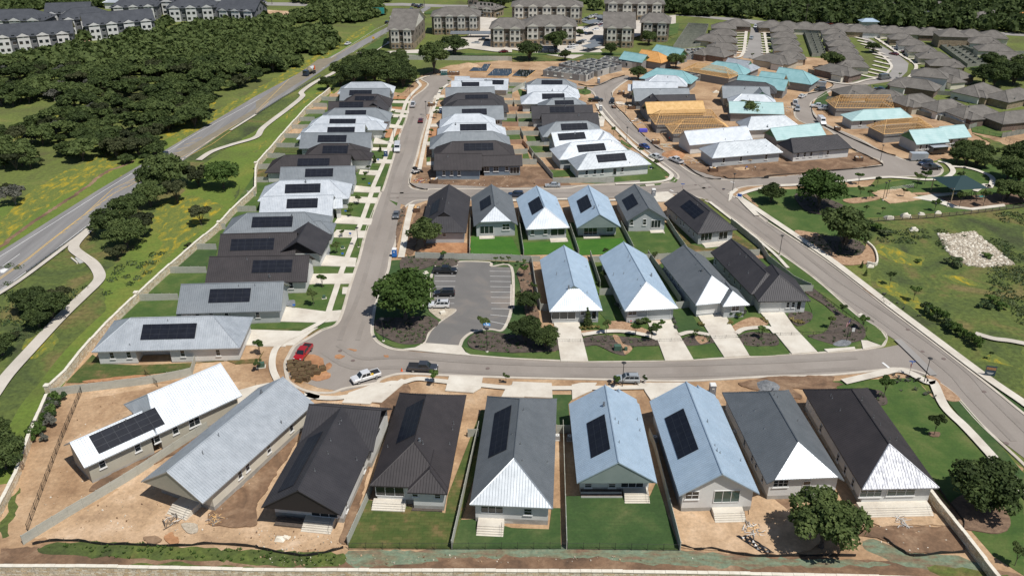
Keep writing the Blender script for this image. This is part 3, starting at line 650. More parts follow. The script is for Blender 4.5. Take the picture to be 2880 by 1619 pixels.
line('road_marking','b0:-120,565 0,490 390,245 780,-5 a0:1500,1000 1931,765 a1:250,640 900,225 1250,60',.16,'paint_white',zz=zl)
line('road_marking','b0:-120,790 0,745 205,600 650,262 a1:0,820 400,560',.16,'paint_white',zz=zl)
line('road_marking','b0:-130,740 0,648 200,510 370,375 620,185 850,18 a0:1600,1090 1931,860 a1:260,615 640,400 860,262',.22,'paint_yellow',zz=zl)
line('road_marking','b0:-130,752 0,660 200,520 375,380 640,170 850,-20 a0:1450,1150 1931,845 a1:250,600',.22,'paint_yellow',zz=zl+.004)
sheet('median_hatching','a1:0,770 260,600 470,450 620,432 500,520 300,640 0,830','hatched_asphalt')
sheet('median_hatching','a0:1300,1180 1931,820 1931,850 1330,1210','hatched_asphalt')
ZL[0]+=.004
for k in range(9):
    t=k/9; a=np.array(PP('b0:440,322')[0])*(1-t)+np.array(PP('b0:850,10')[0])*t; line('road_marking',[G(a),G((a[0]+22-6*t,a[1]-7))],.22,'paint_yellow',zz=ZL[0])
for k in range(11):
    t=k/11; a=np.array(PP('a0:900,1425')[0])*(1-t)+np.array(PP('a0:1500,1020')[0])*t; line('road_marking',[G(a),G((a[0]+30,a[1]-7))],.22,'paint_yellow',zz=ZL[0])
sheets('road_marking',['b0:0,590 35,578 65,582 30,612 5,612'],'paint_white')
line('road_marking','b0:20,562 150,470',.16,'paint_white',zz=ZL[0]); line('road_marking','a1:500,520 760,380 1100,190',.14,'paint_white',dash=(3,9),zz=ZL[0])
ZL[0]+=.004; bb=MB()
for s_ in ('a1:1330,690 1260,780 1200,950 1150,1150 1090,1300 b1:1040,60 1000,200 930,450 870,680 800,880 740,1000 700,1120','b1:560,1180 760,1290 1100,1285 1600,1320 b2:300,1345 1000,1350 1600,1335 b3:100,1320 700,1290','d4:1640,230 1380,350 1350,470 1450,700 1700,960 a2:980,1050 1150,1180 1350,1300 b2:1600,60 1931,290 b3:400,620 900,960 1400,1330 c3:1600,100 1931,430','b1:1010,30 1300,25 b2:300,25 900,20 a2:1500,1395'):
    P=smooth(GP(s_),False,4)
    for o_ in (-1.9,1.9): ribbon('x',offs(P,o_),1.1,'asphalt_lane',z=ZL[0]+.001*o_,sm=False,b=bb)
tag(bb.build('tyre_worn_lanes'),None,None,None,'structure')
# stop lines, parking bays, accessible-bay symbol
line('road_marking','b3:862,1288 925,1338',.5,'paint_white',zz=ZL[0])
line('road_marking','d7:1365,1138 1425,1155',.4,'paint_white',zz=ZL[0]); line('road_marking','d7:450,1260 505,1285',.4,'paint_white',zz=ZL[0])
bb=MB()
for y in (636,676,716,757,800,843): ribbon('x',GP(f'b1:{1348+(800-y)*0.02:.0f},{y} {1505-(y-636)*.05:.0f},{y}'),.12,'paint_white',z=ZL[0],sm=False,b=bb)
for i,y in enumerate((600,638,677,716,757,797,839,882)): ribbon('x',GP(f'b1:{1762+i*1.8:.0f},{y} {1922+i*2:.0f},{y+2}'),.12,'paint_white',z=ZL[0],sm=False,b=bb)
ribbon('x',GP('b1:1768,928 1929,943'),.12,'paint_white',z=ZL[0],sm=False,b=bb);ribbon('x',GP('b1:1740,972 1898,1004'),.12,'paint_white',z=ZL[0],sm=False,b=bb)
tag(bb.build('parking_bay_lines'),None,None,None,'structure')
sheet('accessible_bay_marking','b1:1712,990 1765,993 1768,1012 1714,1010','paint_blue')
c=G(PP('b1:1740,1000')[0]); bb=MB(); ZL[0]+=.004; z=ZL[0]
def disc(bb,c,r,z,m,a0=0,a1=2*math.pi,r0=0,n=16):
    for i in range(n):
        a=a0+(a1-a0)*i/n;e=a0+(a1-a0)*(i+1)/n
        if r0: bb.face([(c[0]+r0*math.cos(a),c[1]+r0*math.sin(a),z),(c[0]+r*math.cos(a),c[1]+r*math.sin(a),z),(c[0]+r*math.cos(e),c[1]+r*math.sin(e),z),(c[0]+r0*math.cos(e),c[1]+r0*math.sin(e),z)],m)
        else: bb.face([(c[0],c[1],z),(c[0]+r*math.cos(a),c[1]+r*math.sin(a),z),(c[0]+r*math.cos(e),c[1]+r*math.sin(e),z)],m)
disc(bb,(c[0]-.1,c[1]-.2),.42,z,'paint_white',R(150),R(380),.28); disc(bb,(c[0],c[1]+.62),.13,z,'paint_white')
ribbon('x',[np.array((c[0]-.05,c[1]+.5)),np.array((c[0],c[1]-.05)),np.array((c[0]+.35,c[1]-.05)),np.array((c[0]+.5,c[1]-.5))],.13,'paint_white',z=z+.002,sm=False,b=bb)
tag(bb.build('accessible_symbol'),None,None,None,'structure')
# manhole covers and stains on the street
bb=MB(); ZL[0]+=.004
for p in PP('b1:635,1200 732,1273 1748,1332 1070,45 b3:1055,1040 1165,1206 1325,1260 c3:1630,63 1797,452 d7:838,1188 1048,1222 1258,1260 205,678 d1:1405,703'): disc(bb,G(p),.42,ZL[0],'sealer',n=14)
tag(bb.build('manhole_covers'),None,None,None,'structure')
sheets('soil_stain',['b1:600,1235 640,1228 665,1240 630,1262 598,1258','b1:530,1300 560,1290 575,1310 540,1345 500,1350','b1:960,1235 1000,1232 1005,1250 975,1252','b1:690,1185 760,1190 740,1200','b1:300,1250 420,1225 500,1260 520,1330 560,1400 420,1420 300,1300'],'dirt_orange',True)
print('zmax before curbs',ZL[0])
ZL[0]=max(ZL[0],.06)
# ---- lawns and beds on lots
LB=[('lawn_bright','b1:1620,340 1931,345 b2:65,478 0,478 b1:1931,472 1620,470'),('lawn_bright','b2:85,385 440,370 470,468 b2:85,478'),('lawn_bright','b2:475,370 830,350 905,450 890,462 500,480'),('lawn_bright','b1:1700,450 1760,460 1800,470 1700,472'),
 ('lawn_dark','c2:405,850 520,850 1040,850 1090,740 1260,1255 412,1245'),('lawn_dark','c1:1535,1030 1680,1020 1931,1090 c2:280,1100 300,940 365,940 370,1245 0,1245 c1:1480,1245'),
 ('lawn','b2:870,300 1140,310 1290,460 910,470'),('sod_dry','b2:1190,200 1350,400 1470,430 1640,440 1320,462 1160,250'),('sod_dry','b2:1650,300 1860,440 1640,440 1640,400'),
 ('sod_mix','c1:850,880 1430,980 1450,840 1700,200 1800,200 1480,1245 700,1240 690,1180'),('lawn','b0:900,975 1040,830 1345,815 1330,940 1340,945'),('lawn_dark','c2:290,85 450,85 460,110 425,150 440,330 335,310'),
 ('lawn','b0:1110,765 1280,620 1560,615 1540,690 1370,695 1350,760'),('lawn_dark','b0:1350,560 1490,435 1640,437 1625,490 1580,495 1560,560'),('lawn','b0:1550,385 1680,285 1700,320 1630,390'),
 ('sod_mix','b0:600,1440 500,1440 700,1230 800,1300 1020,1310 1280,1300 1480,1290 1440,1340 1090,1380'),('sod_dry','b0:1480,1290 1700,1270 1780,1300 1931,1290 b1:60,1200 30,1260'),
 ('lawn','b1:440,690 600,700 530,905 265,890 240,780 400,720'),('lawn','b1:0,980 470,990 420,1030 0,1035'),('sod_mix','b1:0,1035 420,1030 290,1085 0,1078'),('lawn','b1:480,1030 585,990 560,1020 500,1042'),('sod_dry','b1:350,1085 480,1035 500,1042 400,1085'),
 ('lawn','b1:640,700 700,700 650,850 620,900 580,900'),('lawn','b1:450,565 640,570 625,622 440,620'),('lawn','b1:690,572 740,575 725,618 680,618'),('lawn','b1:560,360 720,350 670,500 550,490 530,430'),('lawn','b1:770,352 815,355 765,495 720,500'),('lawn','b1:590,245 765,255 750,290 585,290'),('lawn','b1:800,255 850,255 835,292 795,292'),
 ('lawn','b1:700,90 825,90 795,200 640,180 650,130'),('lawn','b1:845,135 890,140 870,200 828,200'),('lawn','b1:720,5 855,12 845,42 700,38'),('lawn','b1:890,12 935,15 920,45 885,42'),('lawn','b1:870,88 905,92 895,115 860,112'),
 ('lawn','d2:1510,580 1770,600 1745,690 1550,680'),('lawn','d2:1780,780 1870,780 1850,830 1770,830'),('lawn','d2:1430,760 1710,775 1690,835 1400,815'),('lawn','d2:1840,600 1900,600 1900,690 1820,695'),
 ('lawn_dark','b1:1350,560 1250,750 1240,870 1400,970 1370,990 1290,920 1220,880 1230,620 1300,565'),
 ('lawn','b1:900,1050 960,1110 1100,1150 1260,1140 1230,1175 1090,1190 930,1130'),('lawn','b1:1560,1170 1640,1190 1931,1220 b2:0,1220 360,1205 365,1268 0,1252 b1:1600,1225'),
 ('lawn','b2:545,1170 640,1165 760,1220 850,1240 920,1180 1100,1165 1150,1272 570,1278'),('lawn','b2:1305,1165 1500,1130 1600,1245 1370,1265'),('lawn','b2:1720,1145 1850,1170 1931,1160 b3:60,1190 170,1225 b2:1931,1238 1800,1240'),
 ('lawn_dark','b2:1205,905 1330,880 1400,1000 1480,1070 1260,1075'),('lawn_dark','b2:670,785 750,780 770,980 720,980 650,900'),
 ('lawn','b3:280,790 520,930 500,980 450,1060 250,1058 200,1030 330,960 330,900'),('lawn','b3:270,1100 400,1100 470,1150 540,1165 700,1130 750,1165 640,1175 430,1190 380,1210'),('lawn','b3:330,720 640,950 760,980 850,1050 890,1110 850,1165 750,1110 700,1000 600,900 350,740'),
 ('lawn_dark','c3:1350,130 1450,130 1760,480 1931,680 1931,790 1650,500'),('sod_mix','b2:1190,30 1480,60 1440,70 1200,60'),
 ('lawn','d7:0,1060 180,1030 200,960 240,950 410,1100 380,1130 0,1145'),('lawn','d7:320,960 400,960 500,1060 570,1110 540,1150 430,1145 480,1110'),('lawn','d7:0,1190 330,1158 300,1185 0,1205'),('lawn','a2:820,1060 910,1110 890,1118 820,1080'),('lawn','d4:1650,1150 1810,1255 1780,1260 1640,1190'),
 ('lawn','a1:0,1380 130,1380 80,1447 0,1447'),('sod_dry','a1:0,1280 160,1290 130,1340 0,1340'),('lawn','a1:60,1200 90,1195 210,1200 160,1240 45,1240'),('sod_mix','a1:150,1115 350,1120 330,1160 130,1155'),('lawn','a1:225,1045 330,1045 320,1085 190,1085'),
 ('dirt','a1:280,975 410,980 380,1010 260,1010'),('lawn','a1:340,918 440,918 400,945 310,945'),('lawn','a1:395,862 500,862 480,888 365,888'),('dirt','a1:440,808 540,812 530,832 410,832'),('lawn','a1:500,760 545,762 540,780 475,780'),('dirt','a1:560,710 625,710 620,735 550,735'),
 ('dirt_orange','d1:890,880 1235,880 1220,930 1100,1010 1000,1010 850,960'),('dirt_orange','d1:1110,390 1400,380 1390,430 1100,430'),('lawn','d1:970,700 1190,710 1160,810 1000,790'),('lawn','d1:1250,712 1300,712 1270,810 1215,805'),('dirt_orange','d1:1050,545 1240,550 1230,590 1040,580'),('sod_dry','d1:910,850 1130,865 1110,880 900,875'),('lawn','d1:920,1020 1070,1020 1050,1075 890,1065'),('lawn','d1:1160,1000 1200,1010 1170,1070 1115,1070'),('sod_mix','d1:790,1115 1030,1125 1020,1165 770,1150'),('lawn','d1:800,1215 960,1230 960,1290 1000,1320 720,1310'),('lawn','d1:700,1400 920,1400 900,1448 680,1448'),('lawn','d1:1100,505 1270,515 1260,550 1080,540'),
 ('dirt_orange','d3:0,660 110,650 100,740 0,740'),('dirt_orange','d3:0,870 190,870 180,980 0,1000'),('dirt_orange','d3:0,1160 140,1160 130,1230 0,1290'),('lawn','d3:0,1300 60,1310 40,1400 0,1400'),('lawn','d3:30,1010 160,1010 155,1070 20,1070'),('lawn','d3:130,545 225,545 220,580 120,590'),('lawn','d3:170,395 270,385 270,440 160,440'),
 ('lawn','d3:1050,320 1290,310 1290,355 1045,355'),('lawn','d3:1240,235 1430,235 1350,270 1240,265'),('lawn','d3:1110,720 1340,710 1360,770 1110,775'),('lawn','d3:1160,975 1400,965 1420,1030 1160,1045'),('lawn','d3:1450,1260 1530,1250 1560,1350 1450,1350'),('dirt','d3:1170,610 1560,610 1560,655 1170,660'),('dirt','d3:1100,1110 1450,1110 1470,1180 1260,1190'),('dirt','d3:1180,850 1640,840 1680,910 1230,910'),
 ('lawn','d4:210,1090 500,1100 520,1160 240,1180'),('lawn','d4:260,1240 560,1250 600,1320 320,1350'),('lawn_dark','d4:90,830 330,820 330,870 100,880'),('lawn','d4:0,1080 100,1080 130,1130 0,1150'),('lawn','d4:1000,390 1120,380 1190,410 1190,450 1100,470 1020,450'),('lawn','a2:270,1285 470,1290 500,1330 310,1340'),
 ('lawn_dark','a3:790,645 920,650 900,670 830,680'),('lawn','a3:530,610 600,575 770,590 640,620'),('lawn_dark','a3:370,740 440,690 480,760 460,800 340,790'),('lawn','a3:1170,640 1300,650 1400,680 1380,700 1200,690'),('lawn','a3:1500,770 1640,760 1620,790 1520,790'),('lawn','a3:1530,960 1660,945 1840,990 1760,1040 1540,1000'),('lawn_dark','a3:1340,900 1520,940 1500,950 1340,910'),('lawn','a3:1540,430 1931,430 1931,500 1500,520'),('rough_grass','a2:1180,180 1330,180 1260,330 1130,400 900,420 1100,350 1200,300'),('rough_grass','a2:0,410 900,400 820,440 500,460 0,470'),
 ('rough_grass','a3:1540,1010 1700,1060 1931,1150 1931,1300 1700,1250 1640,1180 1680,1080'),('lawn','a3:1270,300 1500,310 1500,340 1300,330')]
for m in dict.fromkeys(a for a,_ in LB): sheets('lawn' if 'dirt' not in m else 'soil',[s for a,s in LB if a==m],m)
BED=[('dirt_brown','c0:1560,1000 1931,690 c1:180,450 320,340 310,430 180,640 20,900 c0:1931,1060 1700,1080'),('dirt_brown','c0:1100,1150 1210,1160 1200,1205 1110,1200'),('dirt_brown','c0:700,760 1100,560 1500,360 1700,300 1690,330 1200,590 750,800'),('dirt_orange','c0:1240,1160 1300,1130 1350,1190 1290,1215'),('dirt_brown','c2:1430,1020 1490,1015 1495,1080 1440,1075'),('gravel_bed','c0:1370,1060 1480,1060 1490,1120 1420,1130'),('gravel','c2:1500,1060 1590,1040 1600,1090 1540,1110'),('gravel','c3:780,980 880,970 860,1010'),('dirt_orange','b0:650,1425 1050,1385 1080,1400 700,1440'),('mulch','b1:920,960 1130,950 1290,940 1380,990 1300,1060 1260,1140 1100,1150 980,1100 900,1050'),('mulch','b1:1130,490 1500,510 1520,535 1500,560 1350,560 1230,590 1100,600'),('mulch','b1:1600,1120 1700,1060 1931,1080 b2:340,1120 350,1195 b1:1931,1215 1650,1190'),('mulch_brown','b2:40,600 130,550 160,780 200,900 200,1000 120,990 60,700'),
 ('mulch','b2:530,1110 700,1085 1090,1125 1110,1160 920,1170 850,1235 760,1215 640,1160 540,1165'),('mulch','b2:1285,1110 1360,1085 1490,1100 1520,1140 1300,1165'),('mulch','b2:1700,1100 1800,1060 1931,1070 b3:60,1090 80,1150 b2:1931,1165 1760,1160'),
 ('mulch','b3:430,1060 520,930 700,1000 735,1080 700,1120 620,1140 540,1160 470,1150 300,1090'),('mulch','b3:150,930 250,900 330,920 320,975 220,1015'),('mulch','b3:280,760 340,730 530,900 600,960 560,980 430,860'),('mulch','b3:200,30 300,10 560,100 560,150 430,175 280,140'),('mulch','b3:270,360 400,330 640,360 735,420 735,470 650,480 480,460 330,420'),
 ('mulch_brown','b1:1060,280 1100,130 1130,140 1070,380 1060,420'),('mulch_brown','c3:1400,1060 1380,900 1560,820 1740,900 1830,1050 1750,1130 1550,1110'),('mulch_brown','c0:1931,50 c1:0,0'),('mulch','c3:730,60 850,60 900,150 800,160'),('mulch_brown','c3:1210,370 1290,370 1290,400 1230,400'),
 ('gravel','b1:530,440 560,430 550,490 520,470'),('gravel','b1:220,830 290,820 290,870 230,860'),('woodchip','b2:730,985 850,985 1030,1050 1020,1090 850,1050 700,1060 520,1070 530,1050 720,1040'),('woodchip','b2:1640,1030 1800,950 1931,985 b2:1870,1030 1750,1050 1680,1065'),('woodchip','b2:760,1085 800,1090 840,1150 900,1170 900,1200 850,1230 830,1170 780,1130'),('woodchip','b2:1380,1095 1470,1100 1480,1130 1420,1150'),('woodchip','b2:1070,520 1120,515 1140,530 1090,560 1085,550'),('woodchip','b2:160,530 220,530 200,560 170,570'),('woodchip','b2:1780,495 1931,480 b2:1931,500 1800,505'),
 ('woodchip','b3:200,305 330,310 390,325 480,440 530,480 690,480 740,400 720,385 800,440 815,550 740,545 580,555 480,505'),('woodchip','b3:715,728 760,728 850,800 820,806'),('woodchip','b3:930,880 980,880 1080,960 1030,965'),('mulch','b3:825,805 870,805 950,875 920,880'),('woodchip','b3:1190,1390 1250,1400 1300,1440 1240,1445'),('woodchip','c3:1270,0 1330,20 1450,125 1340,125'),('woodchip','b3:740,1375 850,1360 820,1395 760,1395'),('woodchip','b3:570,60 810,40 830,60 640,90'),('woodchip','b3:1100,10 1290,10 1300,25 1120,25'),
 ('dirt_brown','b1:1100,410 1200,190 1280,90 1290,200 1230,330 1190,460 1140,470'),('dirt_orange','b1:1210,440 1400,380 1580,390 1590,460 1250,450'),('dirt_pale','c2:1200,945 1270,920 1500,920 1760,1010 1780,850 c3:0,850 140,950 400,1180 200,1285 0,1285 c2:1931,1300 1700,1275 1290,1240 1262,1200'),('dirt_brown','c3:640,1120 800,1080 1100,1080 1400,1100 1480,1250 1080,1275 900,1190 700,1150'),('dirt_pale','c3:690,990 800,970 1140,960 1300,1000 1400,1070 1000,1070 860,1080 760,1040'),
 ('dirt_brown','c1:930,80 1110,40 1150,60 960,420 850,660 790,900 700,1190 640,1150 740,850 900,480 980,330'),('dirt_brown','c3:-40,830 140,850 130,1000 0,1100 0,1285 -60,1000'),('dirt_brown','b3:-120,1420 60,1395 480,1395 500,1440 570,1447 c3:400,60 200,40 240,120 -200,20 -160,-20'),('dirt_brown','D:950,985 1020,960 1030,985 1000,1020 930,1015 905,1015'),('dirt_brown','d7:680,900 1260,1080 1900,1060 1931,1050 1931,860 1480,880 1130,900 900,870'),('dirt_brown','a3:0,1225 120,1200 590,1160 700,1160 840,1220 820,1245 500,1290 0,1335'),('dirt_orange','d7:640,670 740,690 580,750 450,720 390,700 480,680')]
for m in dict.fromkeys(a for a,_ in BED): sheets('planting_bed' if 'dirt' not in m else 'soil',[s for a,s in BED if a==m],m,True)
sheets('patio',['b3:490,1150 560,1120 625,1135 600,1165 520,1168'],'gravel',True)
sheets('sand_court',['b3:780,10 850,-10 1030,-20 1165,60 920,92'],'dirt_pale'); sheets('playground_surface',['b3:1260,45 1440,40 1931,0 2060,60 1800,100 1550,130 1400,110'],'mulch_brown'); sheets('patio',['b3:1085,48 1250,20 1440,5 1460,15 1260,40 1420,110 1530,125 1780,95 1790,110 1540,140 1380,120 1240,75'],'concrete')
print('zlots',ZL[0])
# ---- curbs
curb('b1:940,0 890,130 830,290 775,500 735,620 690,760 650,900 600,1000 500,1040 380,1110 290,1160 240,1240 215,1300 225,1380 250,1440 D:770,985 830,990 870,978 b1:900,1447 940,1420 1000,1395 1120,1375 1480,1390 b2:0,1405 750,1420 1300,1430 1931,1398 b3:470,1385 930,1340 1060,1342 1200,1385 c3:1290,0 1400,85 1600,310 1931,620 2100,820',-1)
curb('b1:940,0 a1:960,1420 1030,1200 1085,1010 1130,900 1150,800 1180,740 1260,680 1295,635 1245,600 1310,573 1380,570 1470,575',1)
curb('b2:1200,15 1370,30 1480,75 1600,150 1931,395 b3:350,645 680,930 850,1040 892,1090 885,1140 850,1170 700,1195 480,1212 100,1232 b2:1931,1240 1350,1270 600,1283 0,1258 b1:1600,1232',1)
curb('b1:1250,1150 1230,1175 1160,1188 1090,1190 1010,1175 930,1135 888,1080 883,1010 900,880 930,760 1000,600 1020,490 1060,380 1090,230 1115,140 1170,85 1290,65 b2:0,62 730,45 1200,15',-1) 
curb('b3:-10,228 400,496 700,722 900,882 1200,1107 1640,1447 c3:1931,236 2100,360',-1)
curb('b3:0,230 a3:-260,1480 D:1835,490 1850,478 1880,470 1931,467 a3:0,1400 500,1378 1000,1335 1250,1335 1318,1300 1305,1258 1270,1230',-1)
curb('a1:1160,1400 1155,1360 1210,1180 1240,1060 1270,960 1300,870 1320,800 1350,740 1400,680 1450,640 1490,620',1)
curb('a1:1160,1400 1190,1425 1290,1440 D:1100,476 1400,475 a2:560,1400 1150,1380 1230,1360 1250,1330 1200,1280 1000,1130 900,1050 800,950 690,820 630,730 600,690 540,668 500,662',1)
curb('a2:900,590 840,625 770,680 750,720 770,800 840,870 940,980 1040,1080 1130,1140 1290,1270 1400,1330 1560,1360 1931,1345 a3:500,1290 830,1252 862,1235 840,1205 700,1160 560,1060 440,970 290,935 215,890 200,830 190,790 250,730 330,700 430,680 500,650',-1)
curb('a3:1230,1215 1060,1215 960,1180 850,1140 720,1065 600,1010 450,945 360,870 325,810 335,770 400,730 500,680 620,655 760,635',-1)
# lot kerbs
curb('b1:1270,1145 1320,1050 1400,975 1495,910 1500,888 1440,886 1320,884 1350,562 1510,560 1525,530 1755,535 1775,565 1922,570 1931,880 b2:5,700',-1)
curb('b2:-2,860 b1:1929,900 1900,990 1852,1050 1760,1040 1640,1060 1570,1110 1545,1165',1)
ZL[0]=.228
sheet('soil','b1:1310,890 1440,888 1500,895 1470,930 1400,965 1340,930','gravel_bed',True)
# ---- driveways, pavements
DRV=['b1:200,865 520,905 645,895 620,975 480,990 170,980','b1:430,622 740,618 712,695 400,700','b1:510,477 760,503 748,568 470,560','b1:610,290 830,298 815,350 560,345','b1:630,178 880,208 868,252 590,240','b1:720,38 915,48 905,92 680,80',
 'b1:0,1075 230,1090 300,1075 220,1170 0,1168','D:610,830 770,835 800,825 740,870 610,870',
 'd2:1440,655 1740,690 1880,680 1870,765 1730,770 1430,755','d2:1410,828 1840,852 1830,905 1390,900','d2:1570,425 1880,440 1800,510 1550,490','d2:1650,250 1860,262 1931,330 1640,320',
 'd1:700,1325 1090,1350 1075,1405 690,1395','d1:760,1160 1110,1170 1090,1215 740,1205','d1:830,1010 1000,1070 1190,1065 1180,1115 800,1105','d1:940,790 1240,835 1250,880 920,855','d1:1020,650 1330,672 1310,710 1000,700','d1:1060,575 1345,610 1340,650 1040,620','d1:1090,455 1400,462 1390,495 1080,488',
 'd3:0,1385 110,1375 110,1430 0,1430','d3:0,1080 155,1070 155,1120 0,1130','d3:70,810 200,800 190,850 60,850','d3:60,595 225,585 220,625 50,640','d3:120,380 270,370 270,410 100,420',
 'b2:308,965 505,975 525,1080 575,1283 368,1282 345,1130','b2:1010,960 1190,955 1260,1080 1370,1272 1155,1278 1100,1130 1050,1050','b2:1395,930 1600,920 1700,1090 1790,1240 1600,1252 1490,1080','b2:1850,890 1931,880 b3:120,915 200,1030 370,1210 180,1228 60,1080 0,980 b2:1931,985',
 'c2:-40,28 20,10 90,35 92,108 -80,105','c2:450,15 520,0 640,0 600,60 560,75 455,125','c2:985,0 1190,0 1230,30 1160,75 1045,128 1000,60','D:1130,948 1215,950 1210,978 1190,990 1120,985','D:1290,962 1388,966 1390,1003 1280,998','D:1600,965 1720,965 1700,1000 1650,1005',
 'c0:1790,60 1931,20 c1:100,0 330,110 400,150 380,250 c0:1800,250','c1:700,75 830,30 900,0 1030,0 860,160 650,150','D:875,1000 960,985 1010,955 1025,960 960,1015 870,1010','D:600,1010 700,980 780,1005 760,1020 690,960 620,1020',
 'b1:1270,1145 1545,1165 1580,1215 1630,1240 1500,1230 1100,1192 1200,1180','d7:170,1310 420,1295 520,1360 450,1400 380,1448 200,1448','d7:1330,1440 1350,1300 1440,1240 1480,1270 1400,1330 1380,1400',
 'a2:610,880 640,850 700,900 690,960 640,960','d4:1560,580 1720,590 1720,620 1580,620']
for s in DRV[:30]: sheet('driveway',s,'concrete')
sheets('driveway',DRV[30:],'concrete')
sheets('driveway',['b3:420,1192 650,1175 658,1192 450,1214','b3:700,1125 745,1127 850,1165 715,1190','d7:75,1185 215,1182 222,1202 90,1212','b3:672,935 700,920 800,985 770,965','b1:655,725 700,725 680,775 650,775'],'concrete')
ribbon('valley_gutter','b3:975,1120 1100,1240 1250,1390',1.5,'asphalt_new')
def walk(s,w_=1.35,m='concrete',name='sidewalk',k=5): return ribbon(name,s,w_,m,k=k)
walk('b1:880,-10 815,180 755,330 700,470 645,610 605,740 565,860 535,950 490,990 400,1040 300,1090 215,1130 150,1190 125,1270 130,1350 165,1430 D:710,985 730,1003 800,1000 c1:380,85 480,112 640,112 860,65 1000,5 D:1010,965 1050,955 1100,960 1200,970 1300,978 1500,978 1700,975')
walk('b1:880,-10 a1:890,1400 960,1240 1010,1100 1050,980 1090,900 1120,810 1140,760 1190,700 1240,650 1215,610 1290,580')
walk('a1:1230,1300 1260,1150 1290,1010 1310,930 1330,850 1370,750 1390,690 1450,640')
walk('b1:1175,100 1150,200 1130,300 1115,400 1095,500',1.7)
walk('b2:0,72 400,60 700,70 1180,40'); walk('b2:1490,80 1540,120 1931,430 b3:150,580',.9)
walk('a2:780,1395 1000,1385 1150,1370 1200,1340 1180,1300 1000,1170 900,1090 760,950 680,860 640,790')
walk('b3:-230,40 0,195 400,465 700,690 900,845 1200,1070 1640,1400 c3:1931,155 2100,290',1.9)
walk('D:1905,545 1862,500 1870,488 a3:0,1415 200,1402 500,1382 850,1345 1000,1347 1200,1362 1330,1348 1395,1300 1350,1240 1280,1222',1.6)
walk('a3:1370,1262 1480,1268 1600,1300 1690,1350 1670,1420 b3:1640,-50 1560,0',1.6)
walk('b3:570,1440 740,1400 870,1370 960,1350 1060,1370 1200,1440 c3:1245,0 1330,180 1480,330 1620,480 1931,830 2000,900',1.8)
walk('b2:530,1085 700,1060 850,1060 1020,1090 1100,1120',1.3); walk('b2:1260,1085 1350,1065 1490,1085',1.2);walk('b2:1690,1075 1760,1040 1931,1030 b3:60,1075',1.3)
walk('b0:-60,1560 60,1390 250,1180 450,965 620,800 720,705 755,650 735,590 690,535 610,480 560,435 575,390 640,320 680,285',2.7,'concrete_trail','path')
walk('a0:1500,1215 1600,1150 1750,1098 1931,1042 a1:60,965 250,820 350,735 345,700 440,630 560,570 660,510 720,470 820,430 900,385 1000,320',2.2,'concrete_trail','path')
walk('b0:-60,810 200,640 660,290 680,260',1.2,'concrete_trail','path')
walk('a0:1740,990 1931,870',1.0,'concrete_trail','path'); walk('b3:1560,1075 1700,1115 1820,1130 2000,1165',1.6,'concrete_trail','path')
walk('a2:1770,210 1760,300 1745,400 1700,440 1600,420',1.6);walk('a2:1900,230 1931,430',1.3)
walk('a3:810,290 900,350 1000,420 1110,490 1100,550 1040,600 930,620',1.6);walk('a3:340,590 480,625 620,640 740,610 860,590 910,540 930,500 880,440 820,400',1.2)
walk('a1:760,405 950,400 1240,400 1330,380',2.5,'concrete');walk('a1:800,450 880,380 1000,330 1060,290 1260,100',1.8)
sheets('driveway',['D:1180,110 1440,150 1700,60 1700,40 1450,70 1180,40','a1:1280,400 1420,330 1700,240 1790,200 1931,240 1931,400 1800,395 1600,370 1400,400','a2:430,400 560,250 640,130 700,140 680,230 620,330 680,400 520,420','a1:960,395 1250,380 1330,400 1250,420 900,440'],'concrete_trail')
# concrete side strips for far lots
bb=MB(); ZL[0]+=.004
for k in range(10):
    y=235+k*19
    ribbon('x',GP(f'a2:{1640+k*2},{y+4} 1775,{y}') if k<9 else GP('a2:1640,410 1760,405'),1.6,'concrete',z=ZL[0],sm=False,b=bb); ribbon('x',GP(f'a2:1880,{y} 1950,{y}'),1.6,'concrete',z=ZL[0],sm=False,b=bb)
for k in range(11):
    t=k/10; a=(810+290*t,300+190*t)
    ribbon('x',GP(f'a3:{a[0]:.0f},{a[1]+2:.0f} {a[0]+75:.0f},{a[1]-5:.0f}'),1.3,'concrete',z=ZL[0],sm=False,b=bb)
for x,y in ((715,300),(735,325),(760,350),(790,375),(820,400),(850,425),(870,450),(860,480),(850,510),(830,540),(800,560),(760,585)): ribbon('x',GP(f'a3:{x-60},{y-14} {x+60},{y+14}'),1.8,'concrete',z=ZL[0],sm=False,b=bb)
tag(bb.build('driveway'),None,None,None,'structure')
print('zmax',ZL[0])
# ------------------------------------------------------------------ houses, front row along the bottom street
FR='houses with rear yards in the front row'
Z=dict(ze=4.1,slab=.95)
a=Vol('E','c0:635,632 1180,382 513,455 1000,232',mat='galv_white',wall='stucco_beige',gm='stucco_beige',ends='gg',hw=None,**{**Z,'slab':.55})
v2=Vol('E','c0:1165,388 1790,75 1130,165 1700,-98',mat='galv_white',wall='stucco_beige',gm='stucco_beige',ends='gg',hw=6.3,**{**Z,'slab':.55}) 
v2.u=a.u;v2.n=a.n;v2.O=a.O+a.u*(a.L)+a.n*(6.3-a.hw)
house('long white metal roofed house in the bare dirt yard at the lower left',[a,v2],
 wins=[(0,'S-','c0:770,600 1035,470 1180,400',dict(wd=1.0,ht=1.6)),(1,'S-','c0:1318,330',dict(wd=1.0,ht=1.6)),(1,'S-','c0:1460,262',dict(wd=2.0,ht=1.8,panes=2))],
 pan=[(0,'c0:672,402 748,530 1240,295 1165,182')],group=FR)
v=Vol('N','c0:1062,735 1528,900 D:777,1010',mat='galv',gm='stucco_beige',wall='stucco_cream',board='0',po=(1.9,0),ends='gg',**Z)
